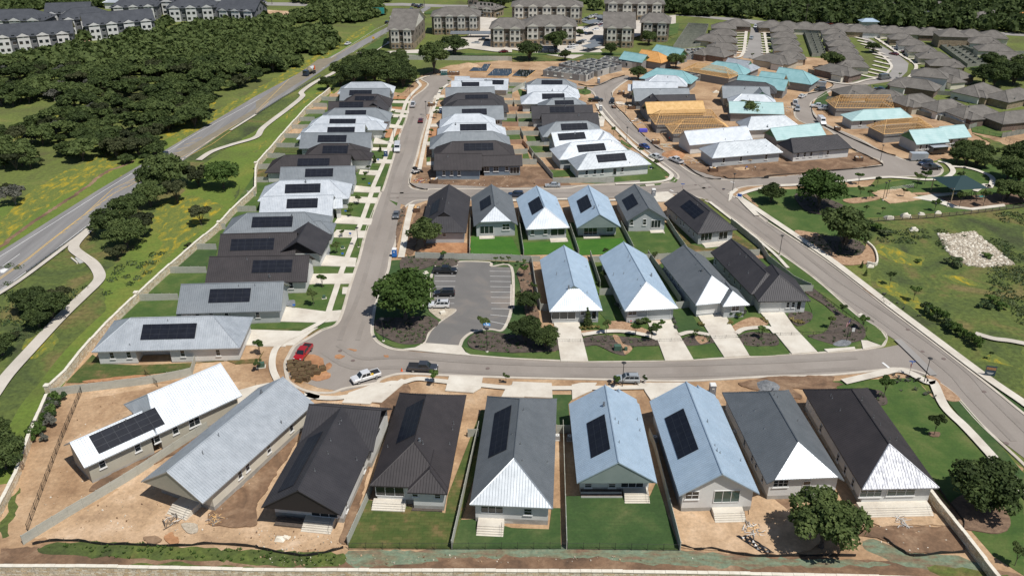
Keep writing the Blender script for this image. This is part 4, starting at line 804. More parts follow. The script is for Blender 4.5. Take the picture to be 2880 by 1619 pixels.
house('grey gable house with a cream side wall, second from left in the front row',[v],
 wins=[(0,'S-','c0:1808,680 1865,625 c1:95,490 265,330',dict(wd=.9,ht=1.5)),(0,'T0','c0:1500,860',dict(wd=1.6,ht=2.2,name='glass_door'))],stp=[(0,'T0','c0:1460,950',dict(wd=3.8,n=5,deep=2.2))],group=FR,vents=5)
v=Vol('N','c1:38,930 640,988 325,440',mat='roof_dark',gm='board_dark',wall='stucco_white',board='0',po=(1.9,0),ends='gg',**Z)
x=Vol('N','c1:38,930 640,988 325,440',mat='roof_dark',gm='board_dark',wall='stucco_white',ends='gg',**Z)
L0=abs(np.dot(G(PP('c1:400,150')[0],v.ze+v.H)-v.O,v.u)); v.L=L0+.1
x.O=v.O+v.u*L0+v.n*(v.hw-.3); x.u=-v.n; x.n=v.u; x.L=2*v.hw+.3; x.ends='gg'; x.hw=v.hw*.98;x.H=x.sl*x.hw
house('near black house with dark rear gable and far cross gable, third in the front row',[v,x],
 wins=[(0,'T0','c1:520,1000',dict(wd=4.2,ht=2.2,panes=3,name='glass_door')),(0,'S-','c1:870,530 815,640 945,350 685,960',dict(wd=.9,ht=1.5))],pan=[(0,'c1:175,800 275,770 400,410 478,408',1)],stp=[(0,'T0','c1:500,1080',dict(wd=4.6,n=6,deep=1.1))],group=FR,vents=6)
v=Vol('N','c1:862,765 1450,790 1665,88',mat='roof_bronze',gm='stucco_white',wall='stucco_white',ends='hh',notch=None,**Z)
x=Vol('N','c1:1142,812 1442,835 1500,600',mat='roof_bronze',gm='stucco_white',wall='stucco_white',ends='hg',**Z); x.u=v.u;x.n=v.n;x.L=8
house('dark bronze hip roofed house with a covered rear porch above the patchy sod yard',[v,x],
 wins=[(1,'T0','c1:1200,828 1370,842',dict(wd=.9,ht=1.0)),(0,'T0','c1:1010,800',dict(wd=4.5,ht=2.3,panes=3,name='glass_door'))],pan=[(0,'c1:1055,455 1180,390 1180,160 1285,108',1)],stp=[(0,'T0','c1:1015,900',dict(wd=5.2,n=5,deep=1.1))],group=FR,vents=6)
v=Vol('N','c1:1612,908 c2:310,937 c2:337,113',mat='roof_slate',em=('galv',None),wall='stucco_white',ends='hh',**Z)  # silvery hip end: sun sheen on the metal put into its colour
house('slate grey house with a silvery rear hip and terraced planter, fifth in front row',[v],wins=[(0,'T0','c1:1780,930',dict(wd=3.4,ht=2.1,panes=3,name='glass_door')),(0,'T0','c2:120,960',dict(wd=1.2,ht=1.2))],
 pan=[(0,'c1:1755,560 1890,490 1800,225 1920,190',1)],stp=[(0,'T0','c1:1775,1000',dict(wd=4.0,n=5,deep=1.8))],group=FR,vents=5)
v=Vol('N','c2:490,745 1095,745 425,150',mat='blue_grey',gm='sage',wall='stucco_white',board='0',po=(1.9,0),ends='gg',**Z)
x=Vol('N','c2:490,745 1095,745 425,150',mat='blue_grey',ends='gg',**Z); x.O=v.O+v.u*(v.L-3)+v.n*(-2.6); x.hw=3.4;x.H=x.hw*x.sl; x.L=4.4
house('pale blue metal gable house with sage green rear gable above a dark green lawn',[v,x],wins=[(0,'T0','c2:905,770',dict(wd=3.6,ht=2.1,panes=3,name='glass_door')),(0,'T0','c2:575,765 755,768',dict(wd=1.1,ht=.8))],
 pan=[(0,'c2:562,300 600,562 740,492 692,235',1)],stp=[(0,'T0','c2:925,850',dict(wd=3.9,n=5,deep=1.6))],group=FR,vents=6)
v=Vol('N','c2:1262,842 1868,826 1022,130',mat='blue_grey',gm='stucco_white',wall='stucco_white',ends='gg',**Z)
x=Vol('N','c2:1262,842 1868,826 1022,130',mat='blue_grey',ends='gg',**Z); x.O=v.O+v.u*(v.L-3)+v.n*(-2.6); x.hw=3.4;x.H=x.hw*x.sl;x.L=4.4
house('pale blue gable house with white rear wall and wide steps onto bare dirt',[v,x],wins=[(0,'T0','c2:1622,830',dict(wd=4.0,ht=2.3,panes=3,name='glass_door',gm='glass_green')),(0,'T0','c2:1360,815',dict(wd=2.1,ht=1.5,panes=2))],
 pan=[(0,'c2:1150,265 1265,567 1405,490 1278,195',1)],stp=[(0,'T0','c2:1625,900',dict(wd=4.8,n=6,deep=1.4))],group=FR,vents=7)
v=Vol('N','c3:-8,752 577,728 c2:1577,65',mat='roof_slate',em=('galv_white',None),wall='stucco_white',ends='jh',inset=(5.0,None),**Z)  # clipped hip whiter than its slopes: sun glare set as colour
house('slate green-grey house whose white clipped rear hip rises behind the big oak',[v],wins=[(0,'T0','c3:100,725',dict(wd=2.4,ht=1.5,panes=3)),(0,'T0','c3:290,760',dict(wd=1.2,ht=1.6)),(0,'S+','c2:1757,440 1815,555 1845,610 1893,710',dict(wd=.8,ht=1.3))],group=FR,vents=7,stp=[(0,'T0','c3:400,820',dict(wd=3.5,n=5,deep=1.6))])
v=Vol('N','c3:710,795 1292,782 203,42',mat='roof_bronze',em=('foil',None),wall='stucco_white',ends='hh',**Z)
house('dark brown house with a crinkled silver foil rear hip, rightmost in the front row',[v],wins=[(0,'T0','c3:775,815',dict(wd=3.4,ht=1.8,panes=3,gm='glass_green')),(0,'T0','c3:1005,805',dict(wd=4.4,ht=1.8,panes=3,gm='glass_green')),(0,'S+','c3:395,362 528,565 583,652 643,745',dict(wd=.85,ht=1.4))],group=FR,vents=8,stp=[(0,'T0','c3:930,890',dict(wd=11.2,n=6,deep=1.5))])
# ------------------------------------------------------------------ left row along the stone wall (nearest first)
LR='houses in the row beside the long stone wall'
def nm(k): return ['nearest','second','third','fourth','fifth','sixth','seventh','eighth','ninth','tenth','eleventh','twelfth','thirteenth','fourteenth','fifteenth','sixteenth','seventeenth','farthest'][k]
K=dict(ze=3.5,slab=.3)
v=Vol('E','b0:690,1205 1810,1175 985,950 1560,935',mat='galv',wall='stucco_white',ends='hh',notch=(8.2,14.9,3.2),**K); v.ins[1]=6.2
house('pale galvanised hip roofed house with open side porch, nearest beside the stone wall',[v],wins=[(0,'S-','b0:845,1230 972,1225 1378,1215 1645,1208',dict(wd=.85,ht=1.5))],pan=[(0,'S-' and 'b0:1085,1002 1058,1115 1468,1106 1487,994')],group=LR,vents=4)
rows=[
 (('E','b0:1328,917 2121,895 1375,698 2151,680'),'galv_mid','gable','gg',[],'b0:1590,737 1570,838 1882,828 1895,727'),
 (('E','b0:1545,688 2316,675 1580,495 2356,479'),'roof_bronze','gable','gg',[],'b0:1910,520 1908,612 b1:268,603 273,513'),
 (('R','b0:1662,318 b1:310,303'),'roof_bronze','cross gable','gg',[('N','b1:145,475 495,478','roof_dark')],'b0:1745,362 1738,444 b1:132,437 138,350'),
 (('R','b0:1865,160 d2:740,1055'),'roof_grey','hip','hh',[],'b0:1905,195 1900,270 d2:545,1278 558,1122'),
 (('R','d2:75,820 1172,796'),'galv_white','gable','gg',[('E','d2:1165,1000 1312,990 1190,850 1325,842','galv_white')],'d2:470,862 550,1000 920,992 936,853'),
 (('R','d2:365,583 1105,563'),'galv_white','hip','hh',[],'d2:445,642 432,776 962,758 975,628'),
 (('R','d2:370,380 1500,360'),'roof_grey','gable','gg',[],'d2:750,410 735,530 1150,520 1168,400'),
 (('R','d2:445,195 1440,183'),'roof_bronze','hip','hg',[],'d2:632,262 622,366 1104,356 1106,248'),
 (('R','d2:985,20 d1:450,1092'),'roof_bronze','hip','hh',[],'d2:1010,68 1004,174 1380,165 1386,58'),
 (('R','a1:340,1003 d1:782,928'),'roof_grey','gable','gg',[],'a1:470,1025 463,1075 680,1072 684,1022'),
 (('R','a1:440,938 d1:685,797'),'galv_white','hip','hg',[],'d1:118,855 108,930 522,922 524,847'),
 (('R','d1:45,672 700,672'),'galv_white','hip','hh',[],'d1:148,732 142,794 536,790 537,726'),
 (('R','d1:225,562 842,557'),'roof_grey','hip','hh',[],'d1:385,598 380,662 694,660 697,594'),
 (('R','d1:125,462 860,450'),'roof_bronze','cross gable','gg',[('N','d1:610,612 1010,612','roof_dark')],'d1:292,474 288,556 652,552 655,472'),
 (('R','d1:535,350 870,350'),'roof_bronze','hip','hh',[],'d1:530,388 526,446 816,440 819,384'),
 (('R','d1:310,265 1060,262'),'roof_grey','gable','gg',[],'d1:446,296 444,372 780,348 782,292'),
 (('R','d1:470,170 925,165'),'galv','hip','hh',[('N','d1:1075,325 1185,262','skip')],None)]
MATS['galv_mid']=MATS['roof_grey']
cname={'galv_mid':'mid grey','roof_bronze':'dark brown','roof_grey':'grey','galv_white':'bright white','galv':'silvery white'}
for k,(sp_,m,shape,ends,ex,pv) in enumerate(rows):
    hwk=6.1-.055*k
    v=Vol(sp_[0],sp_[1],mat=m if m!='galv_mid' else 'roof_grey',gm='stucco_white' if k%3 else 'stucco_grey',wall='stucco_white' if k%2 else 'stucco_grey',ends=ends,hw=hwk,**K)
    vs=[v]
    for e in ex:
        if e[0]=='N' and e[2]!='skip':
            w_=Vol('N',e[1],mat=e[2],gm='board_dark',ends='gg',L=12.2,**K); vs.append(w_)
        elif e[0]=='E': vs.append(Vol('E',e[1],mat=e[2],ends='gg',hw=None,**K))
    if shape=='hip' and k in (3,8,9,11,17): # small front wing towards the street
        w_=Vol('R',sp_[1],mat=vs[0].mat,ends='gh',hw=3.4,**K); w_.u=v.u;w_.n=v.n;w_.O=v.O+v.u*(v.L-5.5)-v.n*(2.3);w_.L=7.2; vs.append(w_)
    wl=[]
    if k==0: wl=[(0,'S-','b0:1490,925 1595,928 1710,925 b1:10,905',dict(wd=.9,ht=1.4))]
    if k==1: wl=[(0,'S-','b1:262,690',dict(wd=1.0,ht=1.6))]
    house(f'{cname[m]} {shape} house{" with solar array" if pv else " without solar panels"}, {nm(k+1)} nearest beside the stone wall',vs,wins=wl,pan=[(0,pv)] if pv else [],group=LR,vents=2 if k<10 else 1)
# ------------------------------------------------------------------ middle row (nearest first)
MR='houses in the middle row across the street from the stone wall row'
a=Vol('E','n:1218.9,478.4 1354.6,478.4 1220,432 1353.8,431.2',mat='roof_bronze',wall='siding_blue',gm='siding_blue',ends='gg',hw=None,**K)
v2=Vol('E','n:1354.8,468 1470,466 1355.7,437.7 1469.4,435.8',mat='roof_bronze',wall='siding_blue',gm='siding_blue',ends='gg',hw=None,**K)
house('long dark roofed house with slate blue walls, nearest in the middle row',[a,v2],wins=[(0,'S-','a1:1417,1302 1475,1302 1532,1302',dict(wd=.9,ht=1.5)),(1,'S-','a1:1740,1270 1810,1272',dict(wd=1.6,ht=1.5,panes=2)),(1,'S-','a1:1892,1270',dict(wd=1.0,ht=1.3)),(1,'S-','a2:20,1285',dict(wd=3,ht=2.1,panes=3,name='glass_door'))],group=MR,vents=3)
mr=[('d3:385,1065 1045,1050','roof_bronze','hip','hh','d3:567,1100 565,1206 1006,1196 1003,1088'),('d3:305,920 995,908','roof_grey','hip','hh',None),('d3:405,785 945,776','galv_white','hip','hh','d3:507,806 505,904 906,898 903,802'),
 ('d3:430,648 800,643','galv_white','hip','hh',None),('d3:230,540 1155,522','roof_grey','gable','gg','d3:535,578 533,640 904,660 904,572'),('d3:485,432 1010,425','roof_dark','hip','hh',None),('d3:460,335 965,326','roof_dark','hip','hh','d3:585,366 583,424 927,416 924,360'),
 ('d3:280,250 1025,238','roof_grey','gable','gg',None),('d3:370,152 990,148','galv_white','gable','gg','d3:530,172 530,234 792,230 794,170'),('d3:600,108 1238,120','galv_white','gable','gg','d3:870,136 1000,204 1160,208 1164,146')]
for k,(r_,m,shape,ends,pv) in enumerate(mr):
    v=Vol('R',r_,mat=m,ends=ends,hw=6.0-.09*k,wall='stucco_grey',gm='stucco_white',**K); vs=[v]
    if k==9: vs.append(Vol('R','d3:425,80 650,84',mat='galv_white',ends='gg',hw=5.0,**K))
    c_={'roof_bronze':'dark brown','roof_grey':'grey','galv_white':'bright white','roof_dark':'near black'}[m]
    house(f'{c_} {shape} house{" with solar array" if pv else " without solar panels"}, {nm(k+1)} nearest in the middle row',vs,pan=[(0,pv)] if pv else [],group=MR,vents=2,wins=[(0,'S-','d3:1050,745 1085,748',dict(wd=.9,ht=1.4))] if k==4 else [])
KR='houses in the row curving along the street beside the building site'
v=Vol('E','a2:490,1285 1050,1240 570,1155 890,1135',mat='galv',wall='stucco_white',gm='stucco_white',ends='hh',hw=None,**K)
v.ins=[max(4.4,v.ins[0]),max(4.4,v.ins[1])]
house('galvanised hip roofed house on the fenced corner lot, nearest in the curving row',[v],wins=[(0,'S-','a2:563,1302 625,1297 682,1292 832,1280',dict(wd=.85,ht=1.5)),(0,'S-','a2:775,1293',dict(wd=1.1,ht=2.1,name='door'))],pan=[(0,'a2:633,1172 650,1228 868,1212 850,1158')],group=KR,vents=3)
kr=[('d4:890,1185 1495,1140','galv_white','hip','hh','d4:975,1230 1010,1338 1422,1302 1387,1198'),('d4:590,1035 1335,985','galv_white','cross gable','gh','d4:688,1058 713,1158 1117,1132 1090,1034'),('d4:660,875 1130,860','roof_grey','hip','hh','d4:735,914 752,1006 1144,988 1120,896'),
 ('d4:440,752 1300,738','roof_dark','gable','gg',None),('d4:285,632 1215,618','roof_dark','gable','gg','d4:568,654 575,738 942,734 937,646'),('d4:610,518 940,512','roof_grey','hip','hh','d4:642,556 650,616 937,614 930,552'),('d4:330,422 815,418','galv_white','hip','hh','d4:452,460 462,534 794,508 785,450'),
 ('d4:225,320 825,318','galv_white','cross gable','gh',None),('d4:380,225 795,230','roof_grey','hip','hh','d4:446,248 444,312 762,308 760,252')]
for k,(r_,m,shape,ends,pv) in enumerate(kr):
    v=Vol('R',r_,mat=m,ends=ends,hw=5.6-.06*k,wall='stucco_grey',gm='sage' if k in(1,) else 'stucco_white',**K); vs=[v]
    if shape=='cross gable':
        w_=Vol('R',r_,mat=m,ends='hg',hw=4.6,**K); w_.u=v.n;w_.n=-v.u;w_.O=v.O+v.u*(v.L-4.9)-v.n*7.2;w_.L=8;w_.H=w_.sl*w_.hw; vs.append(w_)
    c_={'roof_bronze':'dark brown','roof_grey':'grey','galv_white':'bright white','roof_dark':'near black'}[m]
    house(f'{c_} {shape} house{" with solar array" if pv else " without solar panels"}, {nm(k+1)} nearest in the curving row',vs,pan=[(0,pv)] if pv else [],group=KR,vents=2)
# ------------------------------------------------------------------ north row and driveway row in the central block
NR='houses in the back to back rows of the central block'
v=Vol('N','b1:1238,305 1587,305 1592,38',mat='roof_dark',em=('roof_dark',None),gm='board_dark',wall='stucco_grey',ends='dg',inset=(4.2,None),**K)
house('charcoal house behind a tree, leftmost of the six houses behind the parking lot',[v],wins=[(0,'T0','b1:1420,322',dict(wd=.9,ht=.9))],pan=[(0,'b1:1345,80 1308,178 1372,148 1388,52',1)],group=NR)
v=Vol('N','b1:1642,258 b2:45,248 45,150',mat='roof_slate',em=('galv_white',None),wall='stucco_grey',gm='stucco_grey',ends='jg',inset=(4.0,None),L=21,**K)  # white clipped hip stands for sun glare, painted as a lighter metal
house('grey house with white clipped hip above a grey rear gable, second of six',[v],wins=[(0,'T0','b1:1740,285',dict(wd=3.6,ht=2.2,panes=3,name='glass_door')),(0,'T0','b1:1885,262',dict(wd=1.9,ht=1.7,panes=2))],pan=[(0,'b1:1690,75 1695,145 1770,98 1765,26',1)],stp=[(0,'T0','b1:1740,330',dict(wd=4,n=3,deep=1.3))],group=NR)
v=Vol('N','b2:105,283 435,268 65,50',mat='blue_grey',em=('galv_white',None),wall='stucco_grey',ends='hg',notch=None,**K)  # same metal as the blue slopes, hip coloured white for its sun reflection
house('pale blue house with brilliant white rear hip and bright lawn, third of six',[v],wins=[(0,'T0','b2:155,300 252,298',dict(wd=.9,ht=1.4)),(0,'T0','b2:345,300',dict(wd=3.8,ht=2.1,panes=2,name='glass_door'))],pan=[(0,'b2:135,78 150,172 225,130 205,36',1)],stp=[(0,'T0','b2:348,355',dict(wd=4.6,n=5,deep=1.6))],group=NR)
v=Vol('N','b2:490,270 822,262 415,45',mat='blue_grey',gm='sage',wall='stucco_grey',board='0',po=(1.9,0),ends='gg',**K)
house('pale blue house with sage green rear gable and bright lawn, fourth of six',[v],wins=[(0,'T0','b2:592,298',dict(wd=3.6,ht=2.2,panes=3,name='glass_door')),(0,'T0','b2:738,282',dict(wd=1.8,ht=1.2,panes=2))],pan=[(0,'b2:488,75 525,158 600,105 560,25',1)],stp=[(0,'T0','b2:595,345',dict(wd=4.4,n=4,deep=1.4))],group=NR)
v=Vol('N','b2:868,220 1180,210 757,35',mat='roof_slate',gm='stucco_grey',wall='stucco_grey',ends='gg',**K)
house('mid grey gable house with a pale grey rear gable wall, fifth of six',[v],wins=[(0,'T0','b2:903,228 1000,224',dict(wd=.9,ht=1.7)),(0,'T0','b2:1085,240',dict(wd=2.6,ht=2.2,panes=3,name='glass_door'))],pan=[(0,'b2:832,70 880,137 952,90 902,18',1)],stp=[(0,'T0','b2:1090,285',dict(wd=3.8,n=3,deep=1.2))],group=NR)
v=Vol('E','b2:1145,85 1400,315 1350,30 1495,145',mat='roof_dark',wall='stucco_grey',ends='gh',hw=None,**K)
house('charcoal hip roofed house set at an angle beside the diagonal street, last of six',[v],wins=[(0,'S-','b2:1242,195 1275,232 1297,242 1338,288 1370,318',dict(wd=.75,ht=1.2)),(0,'T1','b2:1465,338',dict(wd=3.2,ht=2.2,panes=3,name='glass_door')),(0,'T1','b2:1592,328',dict(wd=2.5,ht=2.2,panes=2,name='glass_door'))],pan=[(0,'b2:1270,110 1375,205 1450,155 1345,65')],stp=[(0,'T1','b2:1545,385',dict(wd=8.8,n=5,deep=1.6))],group=NR)
PR='houses with long driveways facing the camera'
v=Vol('E','b2:210,510 282,900 403,440 470,715',mat='blue_grey',em=(None,'galv_white'),gm='sage',wall='stucco_grey',ends='gd',hw=6.0,inset=(None,4.6),**K)  # white skirt is the slope metal with the sun's reflection painted in
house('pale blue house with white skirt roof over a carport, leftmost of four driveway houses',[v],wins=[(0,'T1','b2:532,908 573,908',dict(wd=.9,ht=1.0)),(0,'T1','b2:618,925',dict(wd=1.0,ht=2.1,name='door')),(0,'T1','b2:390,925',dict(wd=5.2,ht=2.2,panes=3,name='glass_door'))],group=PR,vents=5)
v=Vol('E','b2:655,490 850,897 878,445 1013,675',mat='blue_grey',em=(None,'galv_white'),wall='stucco_grey',ends='gh',hw=6.0,**K)  # front hip is a sunlit white copy of the blue slope metal
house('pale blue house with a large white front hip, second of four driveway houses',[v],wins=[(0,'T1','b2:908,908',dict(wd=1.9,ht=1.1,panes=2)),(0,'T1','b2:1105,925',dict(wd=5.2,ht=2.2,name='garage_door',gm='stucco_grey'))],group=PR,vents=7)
v=Vol('E','b2:1117,515 1385,852 1358,468 1515,628',mat='roof_slate',em=(None,'galv_white'),wall='stucco_grey',ends='gh',hw=5.7,**K)  # both front hips carry sun glare as a whiter colour than the slopes
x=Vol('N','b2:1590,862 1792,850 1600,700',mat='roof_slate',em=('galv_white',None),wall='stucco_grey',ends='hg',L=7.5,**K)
house('slate grey house with two unequal white front hips, third of four driveway houses',[v,x],wins=[(0,'T1','b2:1470,880',dict(wd=4.8,ht=2.1,name='garage_door',gm='stucco_white')),(1,'T0','b2:1685,875',dict(wd=1.7,ht=1.2,panes=2)),(0,'S-','b2:1160,600 1192,632 1213,655 1256,710',dict(wd=.75,ht=1.2))],group=PR,vents=7)
v=Vol('E','b2:1497,453 1800,770 1612,380 1890,625',mat='roof_dark',wall='stucco_grey',ends='gg',hw=5.0,**K)
x=Vol('N','b2:1857,825 b3:322,820 b2:1800,700',mat='roof_dark',em=('roof_dark',None),wall='stucco_white',ends='hg',L=11,**K)
house('black metal house with a broad front hip, rightmost of four driveway houses',[v,x],wins=[(1,'T0','b3:150,850 190,848',dict(wd=.7,ht=1.4)),(1,'T0','b3:232,855',dict(wd=.95,ht=2.1,name='door')),(1,'T0','b3:20,860',dict(wd=4.4,ht=2.2,name='garage_door',gm='stucco_white')),(0,'S-','b2:1537,528 1603,590 1640,630 1683,672 1725,718',dict(wd=.75,ht=1.3))],group=PR,vents=5)
# ------------------------------------------------------------------ building site houses
CS='houses on the building site'
K2=dict(ze=3.5,slab=.2,wall='printed_wall')
def cs(label,vs,wins=(),vents=1,group=CS): return house(label,vs,wins=wins,group=group,vents=vents)
cs('silver grey hip roofed house behind the muddy corner, nearest on the building site',[Vol('E','d7:1085,780 2156,692 1195,540 1885,490',mat='galv',ends='hh',hw=None,ze=3.5,slab=.3,wall='stucco_grey')],wins=[(0,'S-','d7:1262,800 1522,780 1905,750',dict(wd=.9,ht=1.7))],vents=4)
cs('brilliant white gable house beside the timber trusses on the building site',[Vol('E','d7:750,583 1705,497 655,365 1610,300',mat='galv_white',ends='gg',hw=None,ze=3.5,slab=.3,gm='stucco_white',wall='stucco_white')],vents=4)
cs('charcoal hip roofed house with white walls at the corner of the muddy lot',[Vol('E','a3:190,1155 637,1117 170,1042 525,1018',mat='roof_dark',ends='hh',hw=None,ze=3.5,slab=.3,wall='stucco_white')],wins=[(0,'S-','a3:228,1160 278,1158 326,1155 452,1145',dict(wd=.85,ht=1.5)),(0,'S-','a3:400,1160',dict(wd=1.6,ht=2.1,name='door',gm='stucco_grey'))],vents=2)
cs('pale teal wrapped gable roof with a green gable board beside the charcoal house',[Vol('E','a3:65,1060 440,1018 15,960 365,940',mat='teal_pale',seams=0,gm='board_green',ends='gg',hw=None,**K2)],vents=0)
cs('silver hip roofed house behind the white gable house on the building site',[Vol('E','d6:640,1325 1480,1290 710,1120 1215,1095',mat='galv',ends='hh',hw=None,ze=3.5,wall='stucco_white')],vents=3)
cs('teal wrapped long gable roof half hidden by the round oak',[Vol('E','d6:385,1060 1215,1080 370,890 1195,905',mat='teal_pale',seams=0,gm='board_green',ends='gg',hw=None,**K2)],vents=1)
cs('white hip roof peeping over the teal gable roof',[Vol('R','d6:575,773 915,785',mat='galv_white',ends='hh',hw=5.0,**K2)],vents=2)
v=Vol('R','d6:270,655 990,668',mat='roof_grey',ends='gg',hw=5.4,gm='stucco_beige',ze=3.5,wall='stucco_beige'); x=Vol('R','d6:270,655 990,668',mat='roof_grey',gm='board_green',ends='gg',hw=5.0,**K2); x.u=v.n;x.n=-v.u;x.O=v.O+v.u*(v.L-4)-v.n*6.6;x.L=7;x.H=x.sl*x.hw
cs('grey metal gable house with a green boarded cross gable above the street bend',[v,x],vents=2)
cs('black felt covered hip roof behind the grey cross gable house',[Vol('R','d6:480,570 935,605',mat='felt',seams=0,ends='hh',hw=4.8,**K2)],vents=1)
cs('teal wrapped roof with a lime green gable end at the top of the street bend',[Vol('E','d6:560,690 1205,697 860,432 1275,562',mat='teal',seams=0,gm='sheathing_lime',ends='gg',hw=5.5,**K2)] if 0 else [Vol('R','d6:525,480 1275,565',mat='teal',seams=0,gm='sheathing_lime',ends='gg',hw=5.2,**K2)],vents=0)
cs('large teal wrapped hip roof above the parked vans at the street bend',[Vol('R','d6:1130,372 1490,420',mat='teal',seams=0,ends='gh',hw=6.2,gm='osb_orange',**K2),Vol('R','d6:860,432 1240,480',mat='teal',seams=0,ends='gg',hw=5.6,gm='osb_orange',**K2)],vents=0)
v=Vol('R','d6:360,232 800,295',mat='galv',ends='gd',hw=5.2,gm='board_green',inset=(None,3.0),**K2); cs('silver metal roof with a green gable above its skirt, behind the teal hip',[v],vents=2)
cs('teal wrapped hip roof beside the bare trusses',[Vol('R','d6:190,280 500,320',mat='teal',seams=0,ends='hh',hw=5.4,**K2)],vents=0)
cs('teal wrapped hip roof behind the white hip at the head of the curving street',[Vol('R','d5:575,385 960,425',mat='teal',seams=0,ends='hh',hw=5.8,**K2)],vents=0)
cs('silvery white hip roof before the teal hip at the curving street head',[Vol('R','d5:580,488 865,500',mat='galv_white',ends='hh',hw=5.0,**K2)],vents=3)
v=Vol('R','d5:210,580 895,598',mat='galv_white',ends='gg',hw=4.8,**K2); x=Vol('R','d5:140,620 215,622',mat='galv_white',ends='gg',hw=3.0,**K2); x.ze=3.2; cs('white gable roof with a small side wing along the curving street',[v,x],vents=3)
cs('light grey gable roof with a green end below the white gable roof',[Vol('R','d5:215,700 1060,688',mat='roof_grey',ends='gg',gm='board_green',hw=5.4,**K2)],vents=2)
v=Vol('R','d5:470,795 1150,783',mat='roof_dark',ends='gg',hw=5.2,gm='board_dark',**K2); x=Vol('R','d5:470,795 1150,783',mat='roof_dark',ends='gg',hw=5.4,gm='board_dark',**K2); x.u=v.n;x.n=-v.u;x.O=v.O+v.u*1.5-v.n*7;x.L=9;x.H=x.sl*x.hw
cs('charcoal roof with a cross gable above the bare plywood roof',[v,x],vents=1)
cs('roof of bare yellow plywood with a green gable end',[Vol('E','d5:435,1075 1318,1050 410,895 1290,885',mat='osb',seams=0,gm='board_green',ends='gg',hw=None,**K2)],vents=0)
cs('teal wrapped gable roof with open carport, leftmost of the teal roofs behind the shells',[Vol('E','d5:0,247 352,305 85,135 465,190',mat='teal',seams=0,gm='board_green',ends='gg',hw=None,**K2)],vents=0)
cs('orange plywood hip roof between two teal roofs',[Vol('R','d5:345,103 590,142',mat='osb_orange',seams=0,ends='gh',hw=5.4,**K2)],vents=0)
cs('teal wrapped gable roof with green gable beside the orange plywood hip',[Vol('E','d5:470,160 892,235 535,78 955,135',mat='teal',seams=0,gm='board_green',ends='gg',hw=5.2,**K2)],vents=0)
cs('teal wrapped hip roof on grey walls between the two timber framed roofs',[Vol('E','a3:630,912 1095,890 735,825 1000,820',mat='teal_pale',seams=0,ends='hh',hw=None,ze=3.5,slab=.2,wall='stucco_grey')],wins=[(0,'S-','a3:700,925 805,918',dict(wd=.9,ht=1.6))],vents=0)
a=Vol('E','a3:1120,1090 1370,1070 1085,1000 1330,985',mat='teal_pale',seams=0,gm='board_green',ends='gg',hw=5.2,ze=3.5,slab=.2,wall='stucco_grey')
v2=Vol('E','a3:1345,1050 1537,1032 1320,982 1503,970',mat='teal_pale',seams=0,ends='gg',hw=4.6,gm='stucco_grey',ze=3.5,slab=.2,wall='stucco_grey')
cs('long teal wrapped roof beside two box trailers and the trees',[a,v2],wins=[(0,'S-','a3:1150,1110 1195,1108 1235,1105',dict(wd=.9,ht=1.5)),(1,'S-','a3:1385,1060 1440,1055',dict(wd=1.1,ht=1.6))],vents=0)
# ---- timber roof frames
def truss_house(label,vol,wall='printed_wall'):
    v=vol; cx,cy=v.W(v.L/2,0,0)[:2]; root=thing('timber_framed_house',label,'house',(cx,cy,0),0,CS); v.O=v.O-np.array([cx,cy]); b=MB(); z0=v.ze
    def pt(t,n): return (*v.W(t,n,0)[:2],z0+v.rz(t,n))
    t=.05
    while t<v.L:
        for sg in (-1,1):
            nr=0.0
            b.beam(pt(t,sg*v.hw),pt(t,0.02*sg),.07,'lumber')
        b.beam(v.W(t,-v.hw,z0-.1),v.W(t,v.hw,z0-.1),.035,'lumber')
        for n_ in (-.55,.55):
            q=pt(t,n_*v.hw); b.beam((q[0],q[1],z0-.1),q,.035,'lumber')
        t+=.61
    n_=-v.hw+.6
    for k in (0,1):
        if v.ends[k]=='h':
            T=(lambda q:q) if k==0 else (lambda q:v.L-q)
            nn=-v.hw+.4
            while nn<v.hw:
                tt=v.ins[k]*(1-abs(nn)/v.hw); b.beam(pt(T(0),nn),pt(T(tt),nn),.06,'lumber'); nn+=.75
            for sg in (-1,1): b.beam(pt(T(0),sg*v.hw),pt(T(v.ins[k]),0),.10,'lumber')
    b.beam(v.W(v.ins[0],0,z0+v.H),v.W(v.L-v.ins[1],0,z0+v.H),.09,'lumber')
    for fr in (.33,.66):
        for sg in (-1,1): b.beam(pt(v.ins[0]*fr,sg*v.hw*(1-fr)),pt(v.L-v.ins[1]*fr,sg*v.hw*(1-fr)),.05,'lumber')
    for sg in (-1,1): b.beam(v.W(0,sg*v.hw,z0-.02),v.W(v.L,sg*v.hw,z0-.02),.11,'lumber')
    for T in (0,v.L): b.beam(v.W(T,-v.hw,z0-.02),v.W(T,v.hw,z0-.02),.11,'lumber')
    b.build('roof_truss',root); wb=MB(); w_=v.hw-v.oh
    # ribbed walls, open to the sky
    for (p,q) in (((v.oh,-w_),(v.L-v.oh,-w_)),((v.L-v.oh,-w_),(v.L-v.oh,w_)),((v.L-v.oh,w_),(v.oh,w_)),((v.oh,w_),(v.oh,-w_))):
        p=np.array(v.W(*p,0)[:2]);q=np.array(v.W(*q,0)[:2]);L=np.linalg.norm(q-p);a=math.atan2(*(q-p)[::-1]);c=(p+q)/2
        wb.box((c[0],c[1],1.55),(L,.25,3.1),wall,a)
    wb.build('wall',root); return root
truss_house('bare timber hip roof frame nearest the white gable house',Vol('R','d5:985,1155 1465,1145',ends='hh',hw=5.3,**K2))
truss_house('bare timber hip roof frame with green corner board in front of the plywood roof',Vol('R','d5:640,1018 1395,1008',ends='hh',hw=5.6,inset=(3.0,3.0),**K2))
